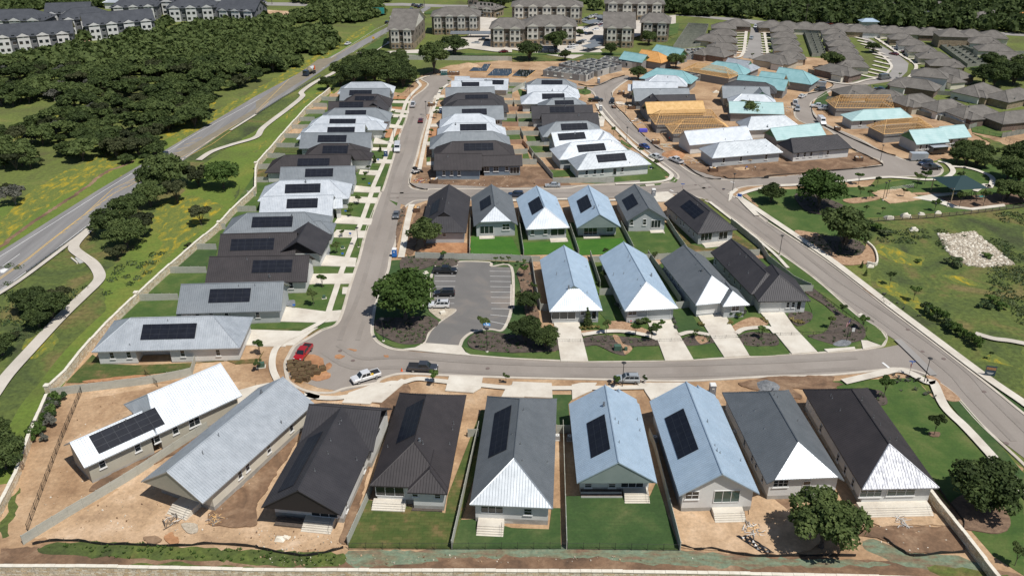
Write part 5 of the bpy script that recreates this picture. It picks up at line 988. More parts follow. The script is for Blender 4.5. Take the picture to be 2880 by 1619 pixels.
truss_house('pale timber hip roof frame above dark printed walls in the upper building site',Vol('R','d5:1190,300 1610,370',ends='hh',hw=5.0,**K2))
truss_house('bare timber gable frame behind the teal hip near the grey roofed estate',Vol('E','a3:505,815 955,815 550,735 915,750',ends='gg',hw=5.5,**K2))
truss_house('bare timber hip roof frame between the two pale teal roofs on the right',Vol('E','a3:875,1012 1275,982 895,905 1140,895',ends='hh',hw=5.3,inset=(5,5),**K2))
# ---- roofless printed concrete shells
def shell(label,px0,px1,depth,rooms,seed):
    A,B=GP(px0+' '+px1); u=unit(B-A); n=np.array([-u[1],u[0]]); L=float(np.linalg.norm(B-A)); r=random.Random(seed); root=thing('concrete_shell',label,'unfinished house',(float(A[0]),float(A[1]),0),0,'roofless concrete shells'); ang=math.atan2(u[1],u[0]); b=MB(); H=2.9
    def wl(t0,n0,t1,n1,op=True):
        p=u*t0+n*n0;q=u*t1+n*n1;l=float(np.linalg.norm(q-p)); d=(q-p)/l; a=math.atan2(d[1],d[0]); s=0
        while s<l-.1:
            w=min(l-s,r.uniform(1.6,3.4)); c=p+d*(s+w/2); b.box((c[0],c[1],H/2),(w,.28,H),'concrete_grey' if r.random()<.3 else 'printed_wall',a); s+=w
            if op and s<l-2.2:
                g=r.choice([.9,1.2,1.8]); c=p+d*(s+g/2); 
                if r.random()<.5: b.box((c[0],c[1],.45),(g,.26,.9),'printed_wall',a)
                b.box((c[0],c[1],H-.22),(g,.30,.44),'concrete_grey',a); s+=g
    wl(0,0,L,0);wl(L,0,L,depth);wl(L,depth,0,depth);wl(0,depth,0,0)
    for k in range(1,rooms): t=L*k/rooms+r.uniform(-.6,.6); wl(t,0,t,depth)
    wl(0,depth*.5,L,depth*.52)
    b.build('wall',root); s=MB(); s.prism([tuple(u*a_+n*c_) for a_,c_ in ((-.2,-.2),(L+.2,-.2),(L+.2,depth+.2),(-.2,depth+.2))],0,.18,'concrete_grey'); s.build('slab',root)
shell('roofless grey concrete shell nearest the curving street','d4:470,190','d4:1110,270',9,6,1)
shell('roofless grey concrete shell, second row back above the curving street','d4:705,90','d4:1290,200',9,6,2)
shell('roofless grey concrete shell with wide openings, third row back','d4:1020,45','d4:1480,148',8,5,3)
shell('roofless grey concrete shell farthest back beside the teal carport roof','d4:1320,20','d4:1870,78',8,5,4)
shell('roofless grey concrete shell between teal roof and grey shingle house','a2:1310,455','a2:1525,440',12,5,5)
shell('roofless grey wall shell beside the pale timber frame','d5:1110,600','d5:1260,570',8,3,6)
# ---- slabs under black sheeting
for k,s in enumerate(('a1:1605,545 1640,515 1700,520 1720,490 1775,490 1740,545','a1:1740,580 1800,525 1931,525 a2:0,560 a1:1900,582','a2:0,580 55,532 180,538 110,590')):
    P=GP(s); c=sum(P)/len(P); b=MB(); b.prism([tuple(p-c) for p in P],0,.45,'sheeting' if 'sheeting' in MATS else 'glass'); r=random.Random(k)
    o=thing('slab_formwork',['black sheeted slab formwork left of three, nearest the trees','black sheeted slab formwork in the middle of three','black sheeted slab formwork right of three, beside the shells'][k],'foundation',(float(c[0]),float(c[1]),0),0,'sheeted slab formworks'); b.build('sheeting',o); q=MB()
    xs=[p[0]-c[0] for p in P];ys=[p[1]-c[1] for p in P]
    for _ in range(26):
        x,y=r.uniform(min(xs),max(xs)),r.uniform(min(ys),max(ys))
        if inpoly((x,y),[p-c for p in P]): q.beam((x,y,.4),(x,y,1.1),.06,'trim_white')
    for i in range(len(P)):
        a_,e_=P[i]-c,P[(i+1)%len(P)]-c; q.beam((*a_,.25),(*e_,.25),.14,'lumber')
    q.build('pipe_stubs',o)
# ------------------------------------------------------------------ walls and fences
stone_wall('long cream limestone wall running behind the left row of houses up to the trees','c0:375,88 b0:480,1447 640,1240 810,1052 1050,822 1280,612 1480,437 1665,283 1780,150 1931,20 a1:5,1280 120,1150 230,1020 310,930 400,830 500,750 560,700',h=2.1,step=.06,pillars=['c0:375,92','a1:5,1280','b0:1040,826','b0:1660,286'])
stone_wall('cream limestone wall descending the left edge below the fence corner pillar','c0:365,130 330,215 250,400 130,740 20,960 -60,1120',h=1.7,step=.08)
TOPZ=2.2
P=[G(p,TOPZ) for p in PP('c0:-60,1366 700,1370 1400,1384 1931,1398 c1:700,1400 1931,1404 c2:1000,1412 1931,1430 c3:400,1440 900,1452 1500,1475')]
root=stone_wall('long cream limestone wall along the very bottom of the scene',P,h=TOPZ-.06,step=.03)
stone_wall('tan limestone retaining wall on the lower right beside the mulched oak','c3:1158,792 1320,1005 1480,1205 1690,1480 1800,1620',h=1.7,step=.04)
YF=['b0:1045,822 1350,817','b0:1275,613 1562,611','b0:1480,437 1637,438','b0:1662,283 1705,282','b0:1772,150 1931,150 b1:5,150','b0:1870,33 1931,35','a1:0,1378 172,1375','a1:10,1278 158,1275','a1:88,1192 225,1196','a1:150,1116 350,1119','a1:215,1044 332,1045','a1:275,977 412,975','a1:330,917 446,918','a1:380,862 522,862','a1:427,810 540,812','a1:497,762 622,765']
for k,s in enumerate(YF): panel_fence(f'short grey panel fence meeting the stone wall, {nm(k)} from the camera',s,group='short yard fences along the stone wall',split=k<6,seg=1.8)
for lab,s in [('grey panel fence from the stone wall corner pillar to the near white roofed house','c0:385,95 620,64 b0:1130,1447 1450,1385 1476,1285'),('long grey panel fence slanting between the two leftmost front houses','c0:180,1212 350,1105 545,985 725,880 1000,715 1300,520 1570,345'),
 ('pale panel fence between the black house and the bronze house','c1:695,1218 850,872 1095,240'),('weathered panel fence between the bronze house and the slate house','c1:1477,1248 1600,700 1682,340'),('panel fence between the slate house and the sage gabled blue house','c2:412,1246 395,700 384,330'),('panel fence between the two pale blue gable houses','c2:1266,1258 1160,830 1070,480 1030,390'),
 ('short gate fence between slate house and sage gabled house','c2:335,372 440,372'),('short gate fence beside the bronze house air conditioner','c1:1600,402 1682,402'),
 ('grey panel fence between the parking lot and the lawns behind it','b1:1203,502 1600,512 1931,521 b2:120,530 212,532'),('grey panel fence behind the four driveway houses','b2:600,532 1050,517 1500,492 1865,480'),
 ('dark panel fence left of the carport house','b2:148,535 175,720 212,892'),('short grey fence beside the carport house','b2:212,893 268,897'),('dark panel fence between carport house and white hip house','b2:590,492 665,722'),('grey fence with posts joining carport house and white hip house','b2:660,778 765,776'),
 ('dark panel fence between white hip house and twin hip house','b2:1025,490 1150,660 1270,840'),('short grey fence beside twin hip house','b2:1232,882 1332,872'),
 ('panel fence left of the first bright green lawn','b1:1612,466 1618,172'),('panel fence between first and second bright green lawns','b2:88,479 65,330 48,190'),('panel fence between second and third bright green lawns','b2:503,481 470,380 435,280'),('panel fence between blue sage house and mid grey house lawns','b2:915,452 820,262'),('panel fence left of the angled charcoal house yard','b2:1318,462 1240,350 1165,232'),
 ('long dark panel fence beside the diagonal street behind the charcoal house','b2:1650,245 1870,425 b3:0,528 200,690 320,742'),('short pale fence behind the rightmost driveway house','b3:200,752 335,755'),
 ('grey fence along the corner lot lawn beside the cross street','a2:308,1382 770,1380'),('dark fence beside the bare corner yard','a2:185,1205 308,1352'),('weathered fence at the left of the pale street gate','a2:0,1235 185,1240')]:
    panel_fence(lab,s,split=True)
panel_fence('short tan fence beside the silver car on the cross street','a2:175,1392 305,1392',m='fence_tan',group='tan panel fences')
tan={3:1,5:1,9:1,15:0}
DF=['d3:1040,325 1290,322','d3:1040,405 1290,410','d3:1170,510 1312,507','d3:1170,605 1565,602','d3:1165,720 1347,720','d3:1050,836 1385,838','d3:1385,838 1740,842','d3:1190,970 1410,966','d3:1430,976 1765,976','d3:1160,1110 1450,1112','d3:1500,1137 1900,1127','d3:1290,1256 1525,1250','d3:1590,1312 1960,1302','d3:1450,1412 1662,1412','d3:1347,670 1372,772','d3:1410,912 1462,1036','d3:1452,1112 1525,1195','d3:1540,1195 1650,1350 1760,1445','d3:1310,462 1326,552','d3:1290,335 1500,215','d3:1240,235 1500,240','d3:1310,505 1560,510','d3:1370,715 1580,712']
desc=['near the cul-de-sac','below the white roofed pair','beside the near black hips','across the sandy yard','behind the grey gable','across the second sandy yard','behind the dark gables','behind the white hip','behind the grey hip in the curving row','across the third sandy yard','behind the white gable','behind the nearest dark hip','behind the white hip by the corner','beside the long dark house','upper middle divider','middle divider','lower tan divider','lowest long divider beside the corner lot','small divider near the black hips','slanting across the alley lawn','along the alley','above the second sandy yard','above the dark gables']
for k,s in enumerate(DF): panel_fence(('tan' if k in tan and tan[k] else 'grey')+' yard fence '+desc[k]+' between middle rows',s,m='fence_tan' if k in (3,5,9,16) else 'fence_panel',group='yard fences between the middle and curving rows',split=False)
iron_fence('black iron fence down the left side of the bare dirt yard','c0:618,68 480,400 350,740 240,1030 212,1112',h=1.5)
iron_fence('short black iron fence beside the white roofed house','b0:1100,1385 c0:1190,22',h=1.4)
iron_fence('black iron fence below the patchy sod yard','c1:700,1249 1475,1250',h=1.4);iron_fence('black iron fence below the slate house lawn','c1:1485,1250 1931,1248 c2:408,1247',h=1.4);iron_fence('black iron fence below the dark green lawn','c2:418,1248 1262,1259',h=1.4)
iron_fence('low black iron fence crossing the four long driveways','b2:345,1137 530,1138 800,1141 1100,1136 1270,1131 1490,1115 1700,1105 b3:0,1090 240,1086 370,1080 650,1060 735,1052',h=1.0,pick=.3)
iron_fence('black iron fence beside the mulch bed by the diagonal street','b3:335,755 530,905 700,1005 742,1055',h=1.2,pick=.25)
iron_fence('thin black iron fence at the end of the cul-de-sac','a1:1130,700 1220,620 1250,580 1310,548 1400,548',h=1.4,pick=.4)
# split rail fence of the park
P=GP('b3:710,232 950,215 1250,197 1500,170 1750,140 1931,118 2100,95'); D=arc(P); root=thing('rail_fence','dark three rail fence between the park and the rough meadow','fence',(float(P[0][0]),float(P[0][1]),0)); b=MB(); n=int(D[-1]/2.4); Q=[at_len(P,D,D[-1]*i/n)-P[0] for i in range(n+1)]
for i in range(n+1):
    p=MB(); p.box((*Q[i],.6),(.14,.14,1.2),'bark'); p.build('post',root) if i<90 else None
    if i<n:
        for z in (.3,.65,1.0): b.beam((*Q[i],z),(*Q[i+1],z),.07,'bark')
b.build('rails',root)
for lab,s in (('galvanised guard rail beside the concrete trail on the left edge','b0:205,612 400,470 560,355 662,272'),('galvanised guard rail along the upper highway shoulder','a1:0,872 200,745 400,630 490,578')):
    P=GP(s);D=arc(P);n=int(D[-1]/1.9);Q=[at_len(P,D,D[-1]*i/n)-P[0] for i in range(n+1)];root=thing('guard_rail',lab,'guard rail',(float(P[0][0]),float(P[0][1]),0),0,'highway guard rails');b=MB();q=MB()
    for i in range(n+1):
        q.box((*Q[i],.38),(.15,.18,.76),'bark')
        if i<n:
            for z in (.5,.66): b.beam((*Q[i],z),(*Q[i+1],z),.09,'steel')
    b.build('rail',root); q.build('posts',root)
SF=[('low black silt fence along the grass below the left dirt yards','c0:250,1215 380,1190 600,1190 770,1215 950,1215 1150,1225 1400,1225 1600,1210 1931,1235 c1:0,1240 200,1280 380,1300 550,1270 660,1240'),('black silt fence below the dirt yard of the blue gable house','c2:1265,1225 1400,1255 1500,1250 1750,1295 1931,1305 c3:200,1302 660,1302'),('black silt fence below the rightmost dirt yard','c3:870,1170 1000,1260 1100,1302 1300,1282 1480,1275'),('black silt fence beside the retaining wall and mulched oak','c3:1270,785 1380,925 1470,1040 1472,1095'),
 ('black silt fence rounding the muddy corner lot by the intersection','d7:675,890 880,1040 1040,1100 1220,1108'),('black silt fence along the lower edge of the muddy lot','d7:1250,1068 1400,1102 1931,1085 a3:0,1335 500,1292 820,1262 853,1240 700,1160 620,1122'),('black silt fence along the curving street beside the sand pile','d7:90,500 240,620 345,675'),('black silt fence beside the timber frames along the outer street','a3:440,962 700,1082 850,1147 960,1182'),('black silt fence at the outer street bend','a3:340,765 328,810 350,892 440,962'),('black silt fence at the top bend beside the parked vans','a3:370,600 475,630 488,655 430,685 300,715'),('black silt fence around the bare corner beside the skid steer','a1:1163,1345 1165,1395 1250,1432 1295,1436'),('black silt fence in front of the concrete shells','a2:500,640 590,655 680,640 760,600 850,575'),('black silt fence along the plywood roof house frontage','a2:750,705 775,795 845,865 940,975 1000,1035')]
for l,s in SF: silt_fence(l,s)
b=MB(); P=GP('b0:560,435 545,505'); 
# trail culvert headwalls
o=thing('trail_culvert','concrete headwalls beside the trail below the highway','culvert',(*[float(c) for c in G(PP('b0:620,510')[0])],0)); b=MB()
for s in ('b0:540,505 585,542','b0:650,475 702,515'):
    P=GP(s); c=(P[0]+P[1])/2-np.array(o.location[:2]); d=P[1]-P[0]; b.box((c[0],c[1],.25),(float(np.linalg.norm(d)),.35,.5),'concrete',math.atan2(d[1],d[0]))
b.build('headwall',o); 
sheet('path','b0:565,503 648,477 690,515 600,545','concrete_grey',z=.30)
# curved retaining wall by the meadow oak
P=smooth(GP('b3:725,375 790,430 818,490 815,552 745,545'),False,4); o=thing('retaining_wall','low white curved retaining wall around the wood chip bed of the oak','wall',(float(P[0][0]),float(P[0][1]),0)); b=MB()
for i in range(len(P)-1):
    a,e=P[i]-P[0],P[i+1]-P[0]; c=(a+e)/2; b.box((c[0],c[1],.4),(float(np.linalg.norm(e-a))+.05,.4,.8),'cap_stone',math.atan2(e[1]-a[1],e[0]-a[0]))
b.build('blocks',o)
# ------------------------------------------------------------------ vehicles
PAINT={}
def paint(n,c,metal=.2): mat('paint_'+n,c,rough=.28,metal=metal,coat=1.0); return 'paint_'+n
for n,c in dict(red=(.42,.012,.016),white=(.74,.75,.76),black=(.012,.013,.015),charcoal=(.05,.055,.065),silver=(.40,.43,.45),grey=(.14,.15,.16),blue=(.015,.05,.22),darkblue=(.018,.035,.08),maroon=(.14,.012,.02),tan=(.30,.25,.17)).items(): paint(n,c)
mat('tyre',(.015,.015,.016),rough=.9); mat('rim',(.42,.43,.45),rough=.35,metal=.8); mat('lamp_clear',(.75,.75,.72),rough=.15); mat('lamp_red',(.35,.01,.01),rough=.2); mat('plastic_black',(.02,.02,.022),rough=.6)
mat('potty_blue',(.02,.16,.52),rough=.5);mat('potty_teal',(.03,.12,.12),rough=.5);mat('potty_grey',(.20,.22,.25),rough=.5);mat('potty_navy',(.02,.06,.16),rough=.5);mat('orange',(.75,.12,.02),rough=.6);mat('yellow',(.70,.45,.03),rough=.6);mat('box_teal',(.10,.30,.30),rough=.6)
VD=dict( # L,W,H, lower profile (x,z), cabin (bottom x0,x1, top x2,x3, zb, zt)
 sedan=(4.7,1.82,1.45,[(-2.35,.35),(-2.33,.85),(-2.15,1.0),(-1.5,1.02),(.9,.98),(1.9,.86),(2.28,.72),(2.35,.35)],(-1.75,1.05,-1.05,.35,.98,1.44)),
 suv=(4.8,1.92,1.75,[(-2.38,.4),(-2.38,1.05),(-2.3,1.12),(.95,1.1),(2.0,1.02),(2.34,.85),(2.4,.4)],(-2.3,1.1,-2.05,.35,1.08,1.72)),
 pickup=(5.85,2.0,1.9,[(-2.92,.5),(-2.92,1.12),(-2.85,1.16),(1.5,1.16),(2.5,1.12),(2.86,.95),(2.92,.5)],(-.95,1.6,-.72,.85,1.12,1.88)),
 van=(6.0,2.05,2.6,[(-3,.4),(-3,1.3),(2.0,1.3),(2.65,1.15),(2.95,.9),(3.0,.4)],(-3.0,2.1,-2.95,1.25,1.28,2.6)))
def vehicle(kind,col):
    L,W,H,prof,cab=VD[kind]; root=thing(kind if kind!='suv' else 'suv','x','car'); root.name={'sedan':'sedan_car','suv':'suv_car','pickup':'pickup_truck','van':'delivery_van'}[kind]; m='paint_'+col; b=MB(); w=W/2
    def ring(y,s): return [(x*(1-(1-s)*.04),y,z+(1-s)*.02*(1 if z>.7 else 0)) for x,z in prof]
    ys=[(-w,.0,),(-w*.9,1.0),(w*.9,1.0),(w,0.0)]
    rings=[]
    for y,s in ys: rings.append([(x*(1 if s else .985),y,(z if s else (z-.07 if z>.7 else z+.04))) for x,z in prof])
    n=len(prof)
    for a,c in zip(rings[:-1],rings[1:]):
        for i in range(n-1): b.face([a[i],c[i],c[i+1],a[i+1]][::-1],m)
        b.face([a[0],a[-1],c[-1],c[0]],'plastic_black')
    b.face(rings[0][::-1],m); b.face(rings[-1],m)
    if kind=='pickup':   # open bed
        pass
    x0,x1,x2,x3,zb,zt=cab; wb,wt=w*.93,w*.76 if kind!='van' else w*.88
    B=[(x0,-wb,zb),(x1,-wb,zb),(x1,wb,zb),(x0,wb,zb)];T=[(x2,-wt,zt),(x3,-wt,zt),(x3,wt,zt),(x2,wt,zt)]
    b.face(T,m); 
    for i in range(4): b.face([B[i],B[(i+1)%4],T[(i+1)%4],T[i]],m)
    b.build('body',root)
    g=MB()
    def quad(i,u0,u1,v0,v1,off=.012):
        A,Bq,Cq,Dq=[Vector(q) for q in (B[i],B[(i+1)%4],T[(i+1)%4],T[i])]; nr=(Bq-A).cross(Dq-A).normalized()
        f=lambda u,v: (A*(1-u)+Bq*u)*(1-v)+(Dq*(1-u)+Cq*u)*v+nr*off
        return [f(u0,v0),f(u1,v0),f(u1,v1),f(u0,v1)]
    if kind=='van':
        g.face(quad(1,.06,.94,.25,.8),'glass'); g.face(quad(0,.80,.95,.28,.75),'glass'); g.face(quad(2,.05,.20,.28,.75),'glass')
    else:
        g.face(quad(1,.06,.94,.08,.92),'glass'); g.face(quad(3,.08,.92,.12,.88),'glass')
        for k in ((.06,.47),(.51,.90)) if kind!='suv' else ((.04,.32),(.35,.62),(.65,.92)):
            g.face(quad(0,k[0],k[1],.12,.88),'glass'); g.face(quad(2,1-k[1],1-k[0],.12,.88),'glass')
        if kind=='suv': g.face([(-.3,-.5,zt+.012),(.25,-.5,zt+.012),(.25,.5,zt+.012),(-.3,.5,zt+.012)],'glass')
    g.build('window_glass',root)
    if kind=='pickup':
        bd=MB(); bd.face([(-2.75,-.78,1.185),(-1.05,-.78,1.185),(-1.05,.78,1.185),(-2.75,.78,1.185)],'plastic_black'); 
        for y in (-.88,.88): bd.box((-1.9,y,1.2),(1.85,.12,.1),m)
        bd.box((-2.85,0,1.2),(.1,1.85,.1),m); bd.build('cargo_bed',root)
    if kind=='suv':
        rr=MB()
        for y in (-.62,.62): rr.beam((-1.8,y,zt+.06),(.2,y,zt+.06),.03,'plastic_black')
        rr.build('roof_rail',root)
    wr=.37 if kind in('pickup','van') else .34
    for sx in (-1,1):
        for sy in (-1,1):
            x=sx*L*.31; t=MB(); i0=(x,sy*(w-.24),wr);i1=(x,sy*(w+.015),wr); t.beam(i0,i1,wr,'tyre',n=16); q=t.build('tyre',root); r_=MB(); r_.beam((x,sy*(w-.05),wr),(x,sy*(w+.03),wr),wr*.62,'rim',n=12); r_.build('rim',q)
    for sy in (-1,1):
        h=MB(); h.box((L/2-.08,sy*w*.72,.78 if kind!='pickup' else .9),(.14,.34,.16),'lamp_clear'); h.build('headlight',root)
        h=MB(); h.box((-L/2+.04,sy*w*.82,.85 if kind!='pickup' else .95),(.1,.18,.26),'lamp_red'); h.build('taillight',root)
        h=MB(); h.box((x1-.45 if kind!='van' else 1.7,sy*(w+.1),zb+.08),(.14,.2,.16),m); h.build('mirror',root)
    bp=MB(); bp.box((L/2-.02,0,.5),(.12,W*.9,.22),'plastic_black'); bp.box((-L/2+.02,0,.5),(.12,W*.9,.22),'plastic_black'); bp.build('bumper',root)
    return root
VP={}
def park(kind,col,nose,tail,label,cat=None,group=None,z=.06):
    cat=cat or {'sedan':'car','suv':'car','pickup':'pickup truck','van':'van'}[kind]
    a,c=GP(nose)[0],GP(tail)[0]; mid=(a+c)/2; rz=math.atan2(a[1]-c[1],a[0]-c[0])
    if (kind,col) not in VP:
        r=vehicle(kind,col); kidsof(r); VP[(kind,col)]=r; r.location=(*mid,z); r.rotation_euler=(0,0,rz); tag(r,label,cat,group); return r
    r=dup(VP[(kind,col)],(*mid,z),rz,label,group); r['category']=cat
    if not group and 'group' in r: del r['group']
    return r
PK='cars and trucks parked on the streets'
for a in [('pickup','red','b1:322,1278','b1:395,1188','red pickup truck nose down beside the stacked sod on the cul-de-sac'),
 ('pickup','white','b1:745,1440','b1:915,1388','white pickup truck with yellow tools in its bed, parked below the sod stacks'),
 ('pickup','charcoal','b1:1365,1350','b1:1155,1342','charcoal pickup truck with open tailgate beside an orange cone'),
 ('pickup','black','b1:1497,612','b1:1357,610','black pickup truck in the top bay of the parking lot'),
 ('suv','black','b1:1352,782','b1:1492,780','black estate car with roof bars in the parking lot, directly above the white one'),
 ('suv','white','b1:1302,870','b1:1462,868','white car with dark sunroof in the lowest occupied bay of the parking lot'),
 ('suv','silver','b2:782,1430','b2:955,1432','silver SUV parked under the lamp post on the bottom street'),
 ('sedan','grey','b1:1054,208','b1:1064,168','grey hatchback parked on the left street above the blue portable toilet'),
 ('van','white','d1:1158,1262','d1:1180,1140','tall white van parked on the left street beside the navy portable toilet'),
 ('pickup','white','d1:1425,478','d1:1385,590','white work pickup loaded with gear near the top of the left street'),
 ('sedan','maroon','d1:1527,740','d1:1515,802','maroon car parked on the right side of the left street'),
 ('sedan','blue','d7:128,655','d7:12,600','bright blue car driving on the curving street'),
 ('pickup','white','d7:172,765','d7:312,828','white pickup on the house side of the curving street, below the blue car'),
 ('pickup','white','d7:470,805','d7:618,872','white pickup on the building site side of the curving street'),
 ('sedan','silver','a2:262,1412','a2:352,1412','silver car on the cross street beside the tan fence'),
 ('suv','darkblue','b1:1925,35','b2:62,36','dark blue car half hidden behind the second house roof on the cross street'),
 ('pickup','black','d4:1345,568','d4:1185,568','black pickup truck reversing from a driveway of the curving row'),
 ('suv','black','d4:1505,622','d4:1516,562','black SUV towing position above a small flat trailer on the curving street'),
 ('sedan','white','a3:278,728','a3:236,746','white car at the upper bend beside the teal hip roof'),
 ('pickup','white','a3:202,770','a3:204,808','white pickup on the inside of the outer street bend'),
 ('suv','silver','a3:221,850','a3:219,818','silver SUV directly below the white pickup at the outer bend'),
 ('van','white','a3:425,958','a3:378,912','white van with ladder rack on the outer street'),
 ('pickup','white','a3:345,812','a3:412,816','white pickup on the verge left of the timber gable frame'),
 ('pickup','silver','a3:385,832','a3:476,834','silver pickup in front of the white pickup by the timber gable frame'),
 ('van','silver','a3:338,655','a3:420,665','silver box van at the top street bend'),
 ('suv','charcoal','a3:362,688','a3:420,686','charcoal SUV beside the silver box van'),
 ('suv','darkblue','a3:1145,1250','a3:1222,1240','dark blue SUV behind the black pickup by the box trailers'),
 ('pickup','black','a3:1288,1278','a3:1178,1282','black pickup nose right in the bulb beside the box trailers'),
 ('van','grey','a3:905,598','a3:850,604','grey van at the foot of the estate street'),
 ('sedan','darkblue','a0:1198,1196','a0:1258,1160','dark blue car driving on the highway nearest the camera'),
 ('sedan','white','a1:676,346','a1:708,334','white car driving alone on the highway above the concrete truck'),
 ('sedan','silver','a1:1640,333','a1:1675,335','silver car outside the rightmost end of the brown apartments'),
 ('pickup','black','a1:1690,312','a1:1748,313','black pickup on the apartment access road'),
 ('sedan','maroon','a1:1852,400','a1:1880,398','dark red car on the white apartment road'),
 ('sedan','maroon','a3:938,414','a3:958,418','red car on the curved estate street'),
 ('sedan','white','a3:958,372','a3:990,376','white car on a driveway of the curved estate street'),
 ('pickup','maroon','a3:1018,402','a3:1075,402','red pickup on an estate driveway'),
 ('sedan','silver','a2:1798,305','a2:1812,287','pale car on the straight estate street'),
 ('suv','white','a2:1832,218','a2:1838,205','white car at the head of the straight estate street'),
 ('pickup','maroon','a3:430,190','a3:470,192','red pickup on the far road'),
 ('suv','grey','a3:690,545','a3:730,552','grey SUV in a carport beside the estate street'),
 ('sedan','darkblue','a3:820,680','a3:858,685','slate blue car on the lawn corner by the outer street'),
 ('pickup','black','a3:1430,752','a3:1482,756','black pickup left of the pair outside the white estate house'),
 ('suv','black','a3:1488,755','a3:1535,762','black SUV right of the pair outside the white estate house')]:
    park(*a[:5],group=PK if 'highway' not in a[4] else 'cars on the highway')
r=random.Random(3); hc=[(990,177,'black'),(1045,150,'black'),(1027,137,'white'),(1087,126,'white'),(1123,104,'black'),(1172,78,'blue'),(1110,160,'silver'),(1188,44,'charcoal'),(1210,52,'charcoal'),(1233,58,'darkblue'),(1248,48,'black')]
for k,(x,y,c) in enumerate(hc): park('sedan',c,f'a1:{x+9},{y-5}',f'a1:{x-9},{y+5}',f'{c} car in the distant highway traffic, {nm(k)} counting away from the camera',group='cars on the highway')
lot=[('a2:438,378','white','pickup'),('a2:460,358','white','pickup'),('a2:492,343','black','suv'),('a2:512,332','grey','suv'),('a2:532,326','white','suv'),('a2:553,228','white','sedan'),('a2:635,232','white','sedan'),('a2:545,262','darkblue','sedan'),('a2:580,268','black','suv'),('a2:540,160','silver','sedan'),('a2:560,150','black','sedan'),('a2:585,140','white','sedan'),('a2:600,131','silver','sedan'),('a2:622,130','white','suv'),('a2:643,137','maroon','sedan'),('a2:660,185','white','sedan'),('a2:672,196','maroon','sedan'),('a2:684,206','silver','sedan'),('a1:1430,312','silver','suv'),('a1:1432,328','darkblue','sedan'),('a1:1450,304','white','sedan'),('a2:690,150','silver','sedan'),('a2:700,170','white','suv'),('a2:560,172','grey','sedan')]
for k,(s,c,kd) in enumerate(lot):
    t,xy=s.split(':');x,y=map(float,xy.split(',')); park(kd,c,f'{t}:{x-14},{y+2}',f'{t}:{x+14},{y-2}',f'{c} {"pickup" if kd=="pickup" else "car"} in the apartment car park, {nm(k%18)} along its {"far" if k>17 else "near"} rows',group='cars in the apartment car park')
fr=[(a,18) for a in (720,735,750,365,40,95)]
for k,x in enumerate((690,712,738,750,55,25)):
    park(['sedan','suv','pickup'][k%3],['white','silver','white','black','white','silver'][k],f'a1:{x+14},{28+k%2*3}',f'a1:{x-14},{28+k%2*3}',f'small vehicle on the crossing road at the top, {nm(k)} from the right',group='vehicles on the crossing road')
# concrete mixer truck on the highway
P=GP('a1:375,578')[0],GP('a1:438,552')[0]; d=P[0]-P[1]; root=thing('mixer_truck','blue concrete mixer truck with a tan drum on the highway','truck',(*((P[0]+P[1])/2),.06),math.atan2(d[1],d[0]))
b=MB(); b.box((3.1,0,1.6),(2.0,2.3,2.2),'paint_darkblue',top=.93); b.build('cab',root); b=MB(); b.box((4.05,0,2.0),(.1,1.9,.8),'glass'); b.build('windscreen',root); b=MB(); b.box((-.8,0,.9),(7.2,1.0,.35),'iron'); b.build('chassis',root)
b=MB(); b.beam((1.6,0,2.0),(-.3,0,2.3),.8,'paint_tan',r2=1.25,n=14); b.beam((-.3,0,2.3),(-3.2,0,2.9),1.25,'paint_white',r2=.6,n=14); b.build('mixer_drum',root); b=MB(); b.box((-3.6,0,2.4),(.8,1.2,1.6),'orange'); b.build('chute',root)
for x in (3.0,-1.6,-2.8):
    for y in (-1,1): b=MB(); b.beam((x,y*1.2,.5),(x,y*.85,.5),.5,'tyre',n=14); b.build('wheel',root)
# trailers, dumpsters, portable toilets
def box_trailer(label,nose,tail,m,roof='galv_white',L=5.5,h=2.2):
    a,c=GP(nose)[0],GP(tail)[0];mid=(a+c)/2;root=thing('box_trailer',label,'trailer',(*mid,.06),math.atan2(a[1]-c[1],a[0]-c[0]),'box trailers'); b=MB(); b.box((0,0,.45+h/2),(L,2.2,h),m); b.build('body',root); b=MB(); b.box((0,0,.47+h),(L+.06,2.26,.08),roof); b.build('roof',root)
    for x in (-.6,.3):
        for y in (-1,1): b=MB(); b.beam((x,y*1.15,.35),(x,y*.95,.35),.35,'tyre',n=12); b.build('wheel',root)
    b=MB(); b.beam((L/2,-.8,.45),(L/2+1.2,0,.45),.06,'iron'); b.beam((L/2,.8,.45),(L/2+1.2,0,.45),.06,'iron'); b.beam((L/2+1.2,0,0),(L/2+1.2,0,.6),.05,'iron'); b.build('hitch',root)
box_trailer('pale grey box trailer beside the dark pickups','a3:1178,1212','a3:1078,1212','paint_silver');box_trailer('dark box trailer with white roof below the long teal roof','a3:1325,1158','a3:1230,1165','paint_black')
